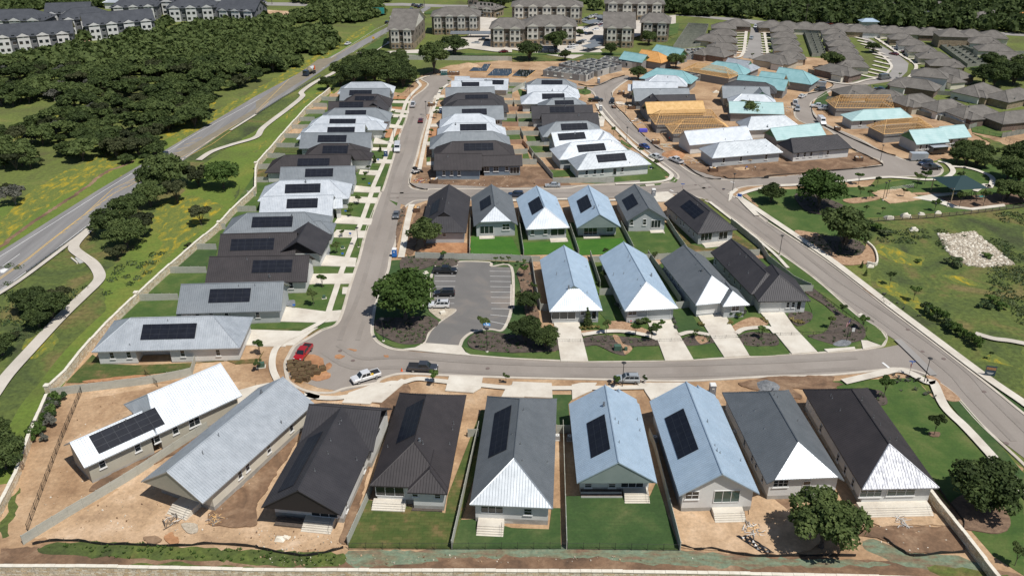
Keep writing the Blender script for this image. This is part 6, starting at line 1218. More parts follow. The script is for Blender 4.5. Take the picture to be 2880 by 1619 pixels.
def dumpster(label,s,wd=5,dp=2.3,h=1.4,rz=0,m='bark',rub=True):
    c=GP(s)[0]; root=thing('waste_bin',label,'waste bin',(*c,.05),rz,'building site waste bins'); b=MB()
    for q in ((0,-dp/2,wd,.08),(0,dp/2,wd,.08)): b.box((q[0],q[1],h/2),(q[2],q[3],h),m)
    for q in (-wd/2,wd/2): b.box((q,0,h/2),(.08,dp-.1,h),m)
    b.box((0,0,.06),(wd-.2,dp-.2,.1),m)
    for k in range(7): b.box((-wd/2+wd*(k+.5)/7,-dp/2-.06,h/2),(.08,.06,h),m)
    b.build('container',root)
    if rub:
        b=MB(); r_=random.Random(int(c[0]*7))
        for k in range(16): b.box((r_.uniform(-wd*.4,wd*.4),r_.uniform(-dp*.35,dp*.35),h*.75+r_.uniform(0,.3)),(r_.uniform(.3,1.1),r_.uniform(.2,.6),r_.uniform(.1,.3)),r_.choice(['osb','trim_white','lumber','concrete_grey','soffit_white']),r_.uniform(0,3))
        b.build('rubble',root)
mat('crate_wood',[(.3,(.12,.07,.045)),(.7,(.20,.12,.075))],2,5,rough=.9)
for l,s,w_,d_ in (('brown timber waste bin of rubble beside the angled charcoal house by the corner','b1:1215,150',1.8,1.6),('brown timber waste bin with white rubble in the muddy corner lot','d7:1105,980',2.6,2.0),('brown timber waste bin beside the sand pile on the curving street','d7:235,560',2.6,2.0),('brown waste bin below the far silver hip roof','a3:520,985',1.9,1.7),('brown waste bin on the muddy verge before the charcoal house','a3:680,1215',2.4,2.0),('long brown waste bin by the cul-de-sac toilets','a1:1485,565',6,2.4),('brown timber waste bin beside the charcoal cross gable roof','d5:195,1000',2.6,2),('brown waste bin below the skid steer','a1:1345,1380',2.2,2.0),('brown waste bin outside the light grey gable with green end','d5:40,780',2.4,2),('rust brown waste bin on the verge of the middle row','d3:75,530',2.6,2)): dumpster(l,s,w_,d_,m='crate_wood')
def potty(label,s,m,rz=0.0):
    c=GP(s)[0]; root=thing('portable_toilet',label,'portable toilet',(*c,.2),rz,'portable toilets'); b=MB(); b.box((0,0,1.05),(1.12,1.12,2.1),m); b.build('cabin',root); b=MB(); b.box((0,0,2.17),(1.2,1.2,.16),'trim_white',top=.8); b.build('roof',root)
    b=MB(); b.box((0,-.575,1.0),(.74,.03,1.75),m); b.box((.26,-.60,1.05),(.06,.03,.14),'trim_white'); b.build('door',root); b=MB(); b.box((0,-.60,1.45),(.42,.012,.26),'trim_white'); b.build('sign_panel',root); b=MB(); b.box((0,0,.06),(1.25,1.25,.12),'plastic_black'); b.build('base',root)
for a in (('bright blue portable toilet on the verge of the left street','b1:1046,490','potty_blue'),('navy portable toilet beside the tall white van','a1:981,1185','potty_navy'),('grey portable toilet between the two rightmost blue and slate front houses','c2:1507,80','potty_grey'),('grey portable toilet beside the cross street driveway','d7:200,1355','potty_grey'),('grey portable toilet on the verge of the curving row','d4:1333,718','potty_grey'),('grey portable toilet at the street mouth before the shells','d4:1305,298','potty_grey'),
 ('dark teal portable toilet leftmost of three at the cul-de-sac','a1:1403,570','potty_teal'),('dark teal portable toilet middle of three at the cul-de-sac','a1:1419,570','potty_teal'),('dark teal portable toilet rightmost of three at the cul-de-sac','a1:1435,570','potty_teal'),('navy portable toilet hidden beside the fifth middle row house','d3:215,640','potty_navy')): potty(*a)
# skid steer
c=GP('a1:1205,1310')[0]; root=thing('skid_steer','small white skid steer loader on the bare verge of the middle row','loader',(*c,.1),R(40)); b=MB(); b.box((0,0,1.0),(2.2,1.3,.8),'trim_white'); b.box((-.2,0,1.75),(1.2,1.2,.8),'plastic_black',top=.9); b.build('body',root); b=MB()
for y in (-.8,.8): b.beam((-1,y,1.7),(1.6,y,1.2),.08,'iron'); b.beam((1.6,y,1.2),(2.0,y,.3),.07,'iron')
b.box((2.1,0,.3),(.5,1.8,.4),'plastic_black'); b.build('loader_arm',root)
for x in (-.6,.6):
    for y in (-1,1): b=MB(); b.beam((x,y*.85,.4),(x,y*.55,.4),.4,'tyre',n=12); b.build('wheel',root)
# flat trailer behind black suv, blue box, sand piles
c=GP('d4:1540,665')[0]; root=thing('flat_trailer','small brown flat trailer parked behind the black SUV','trailer',(*c,.1),R(100)); b=MB(); b.box((0,0,.5),(3,1.7,.1),'crate_wood'); 
for y in(-.82,.82): b.box((0,y,.7),(3,.06,.35),'crate_wood')
b.build('deck',root); b=MB(); [b.beam((0,y*.95,.3),(0,y*.8,.3),.3,'tyre',n=12) for y in(-1,1)]; b.build('wheels',root)
c=GP('d7:45,385')[0]; root=thing('tool_chest','violet blue plastic wrapped stack on the muddy verge by the timber frames','wrapped stack',(*c,.1),.05); mat('violet',(.10,.10,.55),rough=.5); b=MB(); b.box((0,0,.6),(3.0,1.6,1.0),'violet',top=.97); b.build('wrapped_stack',root); b=MB(); [b.box((x,0,.05),(.12,1.6,.1),'lumber') for x in (-1.2,0,1.2)]; b.build('pallet',root)
def pile(name,label,s,r0,h,m,cat='pile',sq=1.0):
    c=GP(s)[0]; b=MB(); n=22;rings=6; rr=random.Random(int(c[0]*3)); V=[]
    for k in range(rings+1):
        f=k/rings; V.append([(math.cos(6.283*i/n)*r0*(1-f)*rr.uniform(.92,1.06),math.sin(6.283*i/n)*r0*sq*(1-f)*rr.uniform(.92,1.06),h*(f**.9)*rr.uniform(.93,1.05)) for i in range(n)])
    for k in range(rings):
        for i in range(n): j=(i+1)%n; b.face([V[k][i],V[k][j],V[k+1][j],V[k+1][i]],m)
    o=b.build(name,None,(*c,.03)); tag(o,label,cat,'heaps on the building site'); return o
pile('sand_pile','orange sand heap on the curving street verge','d7:500,730',4.0,1.7,'dirt_orange');pile('gravel_pile','small grey gravel heap behind the slate front house','c2:1931,25',2.5,1.2,'gravel');pile('rubble_pile','pale limestone rubble heap in the muddy corner lot','d7:1530,945',3.2,.8,'dirt_pale',sq=.6)
pile('soil_pile','small soil heap beside the teal roof lot','d7:1900,960',1.2,.8,'dirt_brown');pile('sand_pile','tan sand heap in front of the sheeted slabs','a1:1600,495',5,1.4,'dirt_pale')
# stacked sod beside the red pickup: each pallet is a thing
mat('sod_roll',[(.35,(.10,.065,.035)),(.55,(.16,.105,.055)),(.7,(.09,.10,.035))],2.2,7,1,fine=.3,fscale=4,bump=.1)
SP=[(260,1310),(310,1312),(262,1345),(320,1345),(375,1335),(290,1375),(345,1372),(400,1362),(440,1345),(300,1405),(360,1400),(415,1390),(465,1375),(330,1432),(385,1425),(505,1350),(345,1318),(395,1318)]
for k,(x,y) in enumerate(SP):
    c=GP(f'b1:{x},{y}')[0]; rr=random.Random(k); root=thing('sod_pallet',f'stack of rolled brown sod on a pallet beside the red pickup','sod stack',(*c,.06),rr.uniform(-.5,.5),'sod stacks beside the red pickup'); b=MB()
    for L_ in range(5):
        for j in range(3): 
            z=.28+L_*.19; y0=-.4+.4*j
            b.beam((-.6+rr.uniform(-.04,.04),y0+rr.uniform(-.03,.03),z),(.6+rr.uniform(-.04,.04),y0+rr.uniform(-.03,.03),z),.13,'sod_roll',n=7)
    b.build('sod_rolls',root); b=MB(); [b.box((0,y,.08),(1.3,.12,.12),'lumber') for y in (-.45,0,.45)]; b.build('pallet',root)
# lamp posts
def lamp(label,s,h=5.6):
    c=GP(s)[0]; root=thing('street_lamp',label,'street lamp',(*c,.1),0,'dark metal street lamps'); b=MB(); b.beam((0,0,0),(0,0,h-.35),.085,'iron',r2=.055,n=8); b.build('pole',root); b=MB(); b.beam((0,0,0),(0,0,.25),.28,'concrete',n=12); b.build('base',root); b=MB(); b.beam((0,0,h-.4),(0,0,h-.15),.10,'iron',r2=.2,n=10); b.beam((0,0,h-.02),(0,0,h+.12),.48,'iron',r2=.12,n=16); b.beam((0,0,h-.05),(0,0,h-.02),.46,'soffit_white',n=16); b.build('lamp_head',root)
for a in (('street lamp standing in front of the silver SUV on the bottom street','b2:831,1474'),('street lamp at the lower right corner by the stop sign','n:2598,1077'),('street lamp on the near side of the diagonal street','n:2191.5,719.5'),('street lamp on the verge of the left street beside the blue yard sign','n:1008.5,697'),('street lamp under the big oak beside the parking lot','b1:962,1130'),('street lamp between driveway beds and the parking lot oak','b1:1743,1210'),('street lamp by the sand pile on the curving street','a2:863,1080'),
 ('street lamp on the corner by the park walk intersection','d7:1395,1280'),('street lamp at the bulb of the outer street','n:2475,455'),('street lamp on the left street above the van','d1:1120,1112'),('street lamp above the maroon car','d1:1602,680'),('street lamp at the cul-de-sac entrance','d1:1362,415'),('street lamp beside the plywood roof','d5:105,1060'),('street lamp by the playground','a3:888,1500'),('street lamp on the park lawn path','b3:865,66'),('street lamp at the curved park path','a3:1450,1395'),('street lamp by the shaded playground','b3:1350,112')): lamp(*a)
# signs
mat('sign_blue',(.02,.13,.50),rough=.5);mat('sign_red',(.45,.02,.03),rough=.5);mat('sign_dark',(.03,.06,.09),rough=.5);mat('sign_teal',(.04,.30,.28),rough=.5);mat('sign_yellow',(.80,.42,.02),rough=.5)
def txt(root,body,size,loc,rot,m):
    cu=bpy.data.curves.new('lettering','FONT'); cu.body=body; cu.size=size; cu.align_x='CENTER'; cu.align_y='CENTER'; cu.extrude=.004; cu.materials.append(MATS[m]); o=bpy.data.objects.new('lettering',cu); C.objects.link(o); bpy.context.view_layer.update(); me=bpy.data.meshes.new_from_object(o.evaluated_get(bpy.context.evaluated_depsgraph_get())); bpy.data.objects.remove(o); o=bpy.data.objects.new('lettering',me); C.objects.link(o); o.parent=root; o.location=loc; o.rotation_euler=rot
def stop_sign(label,s,rz):
    c=GP(s)[0]; root=thing('stop_sign',label,'road sign',(*c,.1),rz,'stop signs with street name blades'); b=MB(); b.beam((0,0,0),(0,0,3.1),.035,'steel',n=6); b.build('post',root); b=MB(); b.beam((0,-.05,2.3),(0,-.07,2.3),.38,'sign_red',n=8); b.build('stop_panel',root); txt(root,'STOP',.24,(0,-.085,2.3),(R(90),0,0),'trim_white')
    b=MB(); b.box((0,0,3.0),(1.1,.04,.22),'sign_blue'); b.box((0,0,3.24),(.04,1.1,.22),'sign_blue'); b.build('name_blade',root)
stop_sign('red stop sign with blue street blades at the lower right junction','b3:1062,1385',R(-100));stop_sign('red stop sign with blue street blades at the cross street junction','d7:632,1325',R(80))
def small_sign(name,label,s,m,w_=.6,h_=.45,z=.7,rz=0,cat='sign',group=None):
    c=GP(s)[0]; root=thing(name,label,cat,(*c,.1),rz,group); b=MB(); [b.beam((x,0,0),(x,0,z+h_/2),.03,'iron') for x in ((-w_*.4,w_*.4) if w_>.8 else (0,))]; b.build('post',root); b=MB(); b.box((0,-.03,z+h_/2),(w_,.05,h_),m); b.build('sign_panel',root); return root
for k,(l,s) in enumerate((('on the lawn of the second left row house','b1:290,880'),('on the sidewalk below the black cross gable house','b1:655,490'),('beside the lamp post on the left street','b1:713,338'),('on the lawn below the white gable house','d2:1355,1085'),('on the lawn below the grey gable house','d2:1712,668'),('on the driveway below the ninth left row house','d2:1845,305'))): small_sign('yard_sign','small blue yard sign '+l,s,'sign_blue',group='small blue yard signs')
small_sign('notice_board','blue estate board on the park corner','d7:1495,1400','sign_blue',1.3,.9,.8,R(-30));o=small_sign('notice_board','tall dark project board with an orange band beside the right sidewalk','b3:1665,1395','sign_dark',1.9,2.2,.3,R(-15)); b=MB(); b.box((0,-.075,1.9),(1.7,.03,.55),'dirt_orange'); b.build('picture_band',o); b=MB(); b.box((0,-.075,.95),(1.2,.03,.08),'trim_white'); b.box((0,-.075,.75),(.9,.03,.06),'trim_white'); b.build('lettering_band',o)
small_sign('road_sign','yellow diamond warning sign beside the highway','a1:888,320','sign_yellow',1.2,1.2,1.6);o=small_sign('billboard','teal developer billboard beside the far highway','a1:915,125','sign_teal',9,3.6,1.5)
small_sign('information_sign','small white sign by the stones at the driveway corner','b3:635,1085','trim_white',.6,.9,1.0)
# flag
c=GP('n:2379.5,961')[0]; H_=5.6; root=thing('flagpole','flagpole with a striped American flag in the mulch corner bed','flagpole',(*c,.1)); b=MB(); b.beam((0,0,0),(0,0,H_),.05,'iron',r2=.035,n=8); b.beam((0,0,H_),(0,0,H_+.12),.08,'steel',n=8); b.build('pole',root); mat('flag_red',(.50,.02,.04),rough=.8); mat('flag_blue',(.02,.04,.20),rough=.8)
b=MB(); fl=1.5
def fp(u,v): # u along fly, v down hoist (drooping)
    return (-.05-u*.55, -.10*math.sin(u*6), H_-.15-v*1.0-u*1.15)
for j in range(13):
    for i in range(8):
        u0,u1=i/8,(i+1)/8;v0,v1=j/13,(j+1)/13; m='flag_blue' if (u0<.4 and j<7) else ('flag_red' if j%2==0 else 'trim_white'); b.face([fp(u0,v0),fp(u1,v0),fp(u1,v1),fp(u0,v1)],m)
b.build('flag',root)
# mailboxes, utility boxes, AC units, boulders
mat('util_green',(.06,.12,.085),rough=.6)
for k,(l,s,w_,m,h_) in enumerate((('large green transformer box on a pad in the woodchip path bed','b2:795,1195',1.5,'util_green',1.2),('small green utility box beside the transformer','b2:858,1200',.6,'util_green',.9),('green utility box on the left cul-de-sac bed','b1:40,1320',1.4,'util_green',1.0),('green utility box beside the planted bed of the second left house','b1:515,805',.7,'util_green',.8),('grey-green utility box beside the lamp bed of the left street','b1:655,428',.7,'util_green',.7),('tan boulder-like box in the gravel bed of the parking lot','b1:1408,920',1.3,'cap_stone',.6),('tan stone block in the lawn strip beside the parking lot, upper','b1:1282,615',.8,'cap_stone',.5),('tan stone block in the lawn strip beside the parking lot, lower','b1:1280,650',.8,'cap_stone',.5),('tan block at the lower lawn edge by the white parked car','b1:1240,860',.9,'cap_stone',.5),('grey utility box on the curving verge','d7:160,940',.7,'sign_dark',.7))):
    c=GP(s)[0]; o=thing('utility_box' if 'box' in l and 'stone' not in l and 'boulder' not in l else 'stone_block',l,'utility box' if 'util' in m or 'sign' in m else 'stone block',(*c,.1),.1*k); b=MB(); b.box((0,0,h_/2),(w_,w_*.7,h_),m,top=.94); b.build('casing',o); b=MB(); b.box((0,0,.04),(w_+.4,w_*.7+.4,.12),'concrete'); b.build('pad',o)
mat('ac_grey',(.32,.33,.34),rough=.6)
for k,(l,s) in enumerate((('beside the bronze front house','c1:1620,388'),('right of the slate front house','c2:340,420'),('left of the sage gabled house','c2:435,425'),('between the two blue gable houses','c2:1075,430'),('behind the slate front house by the narrow gap','c2:1680,390'),('on the right side of the white lower left house','c0:1612,262'),('beside the second left row house wall','b1:318,750'),('beside the charcoal angled house','b2:1190,200'))):
    c=GP(s)[0]; o=thing('air_conditioner','white air conditioning unit '+l,'air conditioner',(*c,.1),0,'air conditioning units'); b=MB(); b.box((0,0,.5),(.85,.85,.85),'ac_grey'); b.build('casing',o); b=MB(); b.beam((0,0,.93),(0,0,.97),.34,'trim_white',n=14);b.beam((0,0,.97),(0,0,.985),.12,'iron',n=10); b.build('fan_grille',o)
    b=MB(); b.box((0,0,.04),(1.1,1.1,.1),'concrete'); b.build('pad',o)
# porch chairs
for k,x in enumerate((895,940)):
    c=GP(f'b2:{x},985')[0]; o=thing('garden_chair',('left' if k==0 else 'right')+' white garden chair with a red cushion by the second driveway house','chair',(*c,.1),R(5),'garden chairs'); b=MB(); b.box((0,0,.36),(.7,.7,.06),'trim_white'); b.build('seat',o); b=MB(); b.box((0,.36,.75),(.7,.07,.8),'trim_white'); b.build('backrest',o); b=MB(); b.box((0,-.05,.44),(.5,.45,.1),'sign_red'); b.build('cushion',o)
    for x_ in (-.32,.32):
        for y_ in (-.32,.32): b=MB(); b.box((x_,y_,.17),(.07,.07,.34),'trim_white'); b.build('leg',o)
    for x_ in (-.37,.37): b=MB(); b.box((x_,0,.58),(.1,.7,.05),'trim_white'); b.build('armrest',o)
c=GP('b2:467,950')[0]; o=thing('sandwich_board','white sandwich board leaning in the carport of the leftmost driveway house','sign',(*c,.1),.2); b=MB(); b.box((0,0,.7),(.8,.08,1.3),'trim_white'); b.box((0,-.05,.75),(.6,.02,.8),'sign_dark'); b.build('board',o)
c=GP('b1:1100,1350')[0]; o=thing('traffic_cone','orange traffic cone behind the charcoal pickup','traffic cone',(*c,.06)); b=MB(); b.beam((0,0,.03),(0,0,.75),.2,'orange',r2=.03,n=12); b.build('cone',o); b=MB(); b.box((0,0,.02),(.45,.45,.04),'orange'); b.build('base',o); 
o['label']='orange traffic cone behind the charcoal pickup truck'
for k,(x,y) in enumerate(((1004,1415),(1004,1432))):
    c=GP(f'b2:{x},{y}')[0]; o=thing('barrier_post',('upper' if k==0 else 'lower')+' white marker post right of the silver SUV','post',(*c,.06),0,'white marker posts'); b=MB(); b.box((0,0,.4),(.5,.18,.8),'trim_white',top=.8); b.build('post',o)
# yellow tools in the white pickup
c=GP('b1:885,1398')[0]; o=thing('tool_box','yellow tool boxes lying in the white pickup bed','tool box',(c[0]-.1,c[1]-.9,1.27),R(-160)); b=MB(); b.box((0,0,.12),(.7,.4,.24),'yellow'); b.build('case',o); b=MB(); b.box((0,0,.27),(.3,.06,.05),'iron'); b.build('handle',o)
# debris in yards
mat('plastic_sheet',(.012,.012,.014),rough=.3)
def debris(name,label,s,n,r0,mats,cat='debris',ln=(.5,1.6),seed=1):
    c=GP(s)[0]; b=MB(); rr=random.Random(seed)
    for k in range(n):
        a=rr.uniform(0,6.28);d=r0*rr.random()**.6; L=rr.uniform(*ln); an=rr.uniform(0,3.14); x,y=math.cos(a)*d,math.sin(a)*d; z=rr.uniform(.05,.35); b.beam((x-math.cos(an)*L/2,y-math.sin(an)*L/2,z),(x+math.cos(an)*L/2,y+math.sin(an)*L/2,z+rr.uniform(-.05,.2)),rr.uniform(.03,.07),rr.choice(mats))
    o=b.build(name,None,(*c,.06)); tag(o,label,cat,'debris heaps'); return o
debris('scrap_heap','heap of wood scraps beside black sheeting in the blue gable house yard','c2:1820,1110',60,1.5,['lumber','soffit_white','bark_pale'],seed=2);debris('scrap_heap','scattered boards below the steps of the second front house','c0:1300,1040',26,1.6,['bark_pale','soffit_white','bark'],seed=3);debris('scrap_heap','twig heap beside the steps of the second front house','c0:1620,1030',40,1.2,['lumber','bark_pale'],seed=4,ln=(.4,1.1));debris('scrap_heap','heap of offcuts below the rightmost steps','c3:1010,1055',30,1.4,['concrete_grey','bark_pale','soffit_white'],seed=5)
debris('scrap_heap','pale lumber scraps beside the scaffold in the muddy lot','d7:800,835',20,2.4,['soffit_white','lumber','galv'],seed=6,ln=(1.5,4));debris('scrap_heap','timber scraps beside the bare hip frame','d7:400,600',40,3,['lumber','galv','teal_pale'],seed=7,ln=(1,3));debris('scrap_heap','lumber and sheets on the verge before the plywood roof','d5:60,940',40,4,['osb','soffit_white','lumber','galv'],seed=8,ln=(1,4));debris('scrap_heap','scrap on the verge before the timber frames','d5:250,1190',50,4,['lumber','bark','galv','concrete_grey'],seed=9,ln=(.6,2.5));debris('scrap_heap','building scraps beside the outer street','a3:150,830',40,4,['lumber','galv','concrete_grey'],seed=10,ln=(.8,3))
debris('scrap_heap','red and blue scraps around the skid steer','a1:1245,1370',30,2.5,['lumber','sign_red','sign_blue','soffit_white'],seed=11);debris('scrap_heap','scattered lumber before the roofless shells','d5:620,350',40,5,['lumber','osb','soffit_white'],seed=12,ln=(1,4))
c=GP('c2:1830,1210')[0]; b=MB(); rr=random.Random(4); n=10
for i in range(n):
    for j in range(4):
        q=lambda i,j:(-.2*i+.45*j,-(-.42*i)-.1*j-2.1,.12+.16*math.sin(i*1.9+j*2.3)*(1 if 0<j<4 else .3)+.15)
        b.face([q(i,j),q(i+1,j),q(i+1,j+1),q(i,j+1)],'plastic_sheet')
o=b.build('plastic_sheeting',None,(*c,.05)); o.rotation_euler=(0,0,R(15)); tag(o,'crumpled black plastic sheeting in the dirt yard beside wood scraps','plastic sheet')
# loose stones on the bare ground
b=MB(); rr=random.Random(8)
for s_,n_ in (('c0:250,1170 700,940 1500,480 1931,650 1931,1220 700,1200',420),('c0:620,90 1050,60 1100,160 500,470 700,860 240,1080',160),('c1:0,1080 640,1160 640,1230 380,1290 200,1270 0,1230',200),('c2:1220,950 1500,1030 1760,1030 1931,1100 1931,1290 1500,1240 1280,1200',260),('c3:650,1000 1150,980 1450,1200 1080,1270 700,1150',300),('d7:700,900 1250,1060 1900,1060 1931,880',300),('d7:100,480 640,700 600,760 350,660',150),('c1:0,1290 1931,1290 c2:1931,1320 c1:0,1380',260),('a1:1300,1330 1931,1330 1931,1420 1300,1420',200)):
    P=GP(s_); xs=[p[0] for p in P];ys=[p[1] for p in P]
    for _ in range(n_):
        p=(rr.uniform(min(xs),max(xs)),rr.uniform(min(ys),max(ys)))
        if inpoly(p,P): q=rr.random()**3*.17+.05; b.box((p[0],p[1],.1+q*.3),(q*1.3,q,q*.8),rr.choice(['cap_stone','dirt_pale','dirt_brown','gravel_bed']),rr.uniform(0,3),top=.7)
tag(b.build('rubble'),'loose stones and crumbs scattered over the bare ground','rubble',None,'stuff')
# scaffold in the muddy lot
for k,(l,s,L_) in enumerate((('low scaffold with plank platform before the nearest silver hip roof','d7:1560,870',4.5),('low scaffold beside the white gable house','d7:860,690',4.0))):
    c=GP(s)[0]; o=thing('scaffold',l,'scaffold',(*c,.05),.05,'low scaffolds'); b=MB()
    for x in (-L_/2,0,L_/2):
        for y in (-.5,.5): b.beam((x,y,0),(x,y,1.6),.03,'steel')
        b.beam((x,-.5,1.5),(x,.5,1.5),.03,'steel')
    for x in (-L_/2,0): b.beam((x,-.5,0),(x+L_/2,-.5,1.5),.02,'steel')
    b.build('frame',o); b=MB(); b.box((0,0,1.56),(L_+.4,1.1,.06),'lumber'); b.build('platform',o)
# planters and terraces behind front houses
for l,s,w_,rz in (('terraced grey planter with small shrubs behind the slate house','c2:60,1050',6.3,0),('dark planter of shrubs behind the sage gabled house','c2:675,862',6.6,0),('stacked brown stone ledge below the bronze house','c1:1290,965',4.8,-.04),('dark timber ledge left of the black house steps','c1:255,1080',5.0,-.14)):
    c=GP(s)[0]; o=thing('planter',l,'planter',(*c,.02),rz,'raised beds behind the front row'); b=MB()
    for k,(y,h_) in enumerate(((0,.35),(.75,.65))):
        b.box((0,y,h_/2),(w_,.14,h_),'concrete_grey' if 'grey' in l or 'dark planter' in l else 'bark'); b.box((0,y+.4,h_-.06),(w_-.1,.62,.08),'mulch')
    b.build('edging',o)
# ------------------------------------------------------------------ vegetation
def crown_mesh(name,seed,blobs,n,size,m,flat=.35):
    """blobs: (x,y,z,rx,ry,rz); leaves are small quads set through the outer shell of every blob"""
    r=np.random.RandomState(seed); A=np.array([[b_[3]*b_[4]+b_[3]*b_[5]] for b_ in blobs]).ravel(); A=A/A.sum(); V=[];cnt=0
    for b_,f in zip(blobs,A):
        k=max(8,int(n*f)); d=r.normal(size=(k,3)); d/=np.linalg.norm(d,axis=1)[:,None]; d[:,2]=np.where(d[:,2]<-.55,-d[:,2],d[:,2])
        nz=np.sin(d[:,0]*5+seed)*np.cos(d[:,1]*6+seed*2)*.12+np.sin(d[:,2]*9+d[:,0]*7)*.09
        rad=(.62+.42*r.rand(k)**.5+nz)[:,None]; c=np.array(b_[:3])+d*np.array(b_[3:6])*rad
        nr=d*.7+r.normal(size=(k,3))*.55+np.array([0,0,flat]); nr/=np.linalg.norm(nr,axis=1)[:,None]
        t=np.cross(nr,r.normal(size=(k,3))); t/=np.linalg.norm(t,axis=1)[:,None]; s=np.cross(nr,t); sz=(size*(.6+.8*r.rand(k)))[:,None]
        q=np.stack([c-t*sz-s*sz*.6,c+t*sz-s*sz*.7,c+t*sz*.8+s*sz*.7,c-t*sz*.9+s*sz*.6],1); V.append(q.reshape(-1,3)); cnt+=k
    V=np.concatenate(V); me=bpy.data.meshes.new(name); me.vertices.add(len(V)); me.vertices.foreach_set('co',V.astype(np.float32).ravel()); me.loops.add(len(V)); me.loops.foreach_set('vertex_index',np.arange(len(V),dtype=np.int32)); me.polygons.add(cnt)
    me.polygons.foreach_set('loop_start',np.arange(0,len(V),4,dtype=np.int32)); me.polygons.foreach_set('loop_total',np.full(cnt,4,dtype=np.int32)); me.materials.append(MATS[m]); me.update(calc_edges=True); me.validate(); return me
def limb_mesh(b,blobs,th,m,tr,base=(0,0,0)):
    fork=Vector((base[0],base[1],th)); b.beam(base,(base[0]*.8,base[1]*.8,th*.55),tr*1.25,m,r2=tr,n=8); b.beam((base[0]*.8,base[1]*.8,th*.55),fork,tr,m,r2=tr*.85,n=8)
    for q in blobs[:9]:
        p=Vector((q[0]*.85,q[1]*.85,q[2])); mid=fork.lerp(p,.5)+Vector((0,0,.3)); b.beam(fork,mid,tr*.55,m,r2=tr*.35,n=6); b.beam(mid,p,tr*.35,m,r2=tr*.08,n=5)
def tree_proto(name,seed,Rr,H,nb,n,size,m,bark='bark',low=.35,trunk=.3,cat='tree',cone=False,trunks=1):
    r=random.Random(seed); B=[]
    if cone:
        for k in range(nb): f=k/(nb-1); B.append((r.uniform(-.15,.15)*Rr,r.uniform(-.15,.15)*Rr,H*(low+.9*(1-low)*f),Rr*(1-.72*f)*r.uniform(.85,1.1),Rr*(1-.72*f)*r.uniform(.85,1.1),H*(1-low)/nb*1.3))
    else:
        zc=H*(low+1)/2; hz=H*(1-low)/2
        for k in range(nb):
            a=k*2.399+r.uniform(-.4,.4); rr=Rr*.66*math.sqrt((k+.3)/nb); z=zc+hz*r.uniform(-.35,.55)*(1-.5*(rr/Rr)**2)+hz*.25*(1-rr/Rr); s=Rr*r.uniform(.22,.38); B.append((math.cos(a)*rr*1.12,math.sin(a)*rr*1.12,z,s,s*r.uniform(.8,1.2),min(hz*.6,s*r.uniform(.5,.75))))
    root=thing(name,'x',cat); cm=crown_mesh('crown',seed,B,n,size,m); o=bpy.data.objects.new('crown',cm); C.objects.link(o); o.parent=root
    b=MB(); th=H*low*.9
    for k in range(trunks):
        off=(0,0,0) if trunks==1 else (math.cos(k*2.3)*.35*trunks*.5,math.sin(k*2.3)*.35*trunks*.5,0); limb_mesh(b,B[k::trunks] if trunks>1 else B,th,bark,trunk*(1 if trunks==1 else .75),off)
    b.build('trunk',root); kidsof(root); root['R']=Rr; root['H']=H; return root
PR_={}
for k in range(5): PR_['oak%d'%k]=tree_proto('oak_tree',11+k,6.0,8.6,[26,21,29,23,25][k],6400,.25,'leaf_oak',low=[.13,.18,.09,.15,.11][k],trunk=.36,trunks=[1,3,2,1,2][k])
PR_['bright']=tree_proto('oak_tree',31,6.0,9.0,32,6800,.25,'leaf_bright',low=.15,trunk=.38)
for k in range(4): PR_['wood%d'%k]=tree_proto('woodland_tree',41+k,5.0,[7.0,8.0,6.2,7.4][k],[14,17,12,15][k],2300,.38,'leaf_oak',low=.14,trunk=.25)
PR_['cedar0']=tree_proto('cedar_tree',51,3.6,6.2,8,2400,.28,'leaf_cedar',low=.06,trunk=.2); PR_['cedar1']=tree_proto('cedar_tree',52,4.0,5.6,7,2200,.30,'leaf_cedar',low=.05,trunk=.2)
PR_['grey']=tree_proto('bare_tree',55,4.0,5.5,8,1000,.30,'leaf_grey',low=.12,trunk=.18,bark='bark_pale')
for k in range(3): PR_['young%d'%k]=tree_proto('young_tree',61+k,1.35,4.3,[6,7,5][k],700,.15,['leaf_oak','leaf_bright','leaf_oak'][k],low=.3,trunk=.05)
PR_['cone']=tree_proto('young_cypress',66,1.1,4.4,6,700,.14,'leaf_oak',low=.12,trunk=.06,cone=True)
for k in range(3): PR_['shrub%d'%k]=tree_proto('shrub',71+k,1.0,1.1,5,420,.12,['leaf_shrub','leaf_bright','leaf_grey'][k],low=.02,trunk=.03,cat='shrub')
PR_['gold']=tree_proto('grass_clump',75,.8,.8,4,420,.10,'leaf_gold',low=.02,trunk=.02,cat='ornamental grass')
USED=set()
def pxm(p,z=0):
    a=G(p,z); bq=G((p[0]+10,p[1]),z); return 10/abs(bq[0]-a[0])
def tree(kind,s,width,label,cat='tree',group=None,hs=1.0,rz=None,jit=True):
    """base point in the plan, crown width in units of the tile it was measured in"""
    t=[k for k in s.split()][-1].split(':')[0]; p=PP(s)[0]; c=G(p); sc=width/TS[t][2]/pxm(p)/2*(1.08 if kind[:3] in ('oak','bri','ced') and group!='large standalone oaks' else 1.05); pr=PR_[kind]; k=sc/pr['R']; rz=rnd.uniform(0,6.28) if rz is None else rz
    if kind not in USED: USED.add(kind); r=pr; r.location=(*c,.02); r.rotation_euler=(0,0,rz); r.scale=(k,k,k*hs); r['label']=label; r['category']=cat; 
    else: r=dup(pr,(*c,.02),rz,label,None,(k,k,k*hs)); r['category']=cat
    if group: r['group']=group
    elif 'group' in r: del r['group']
    return r
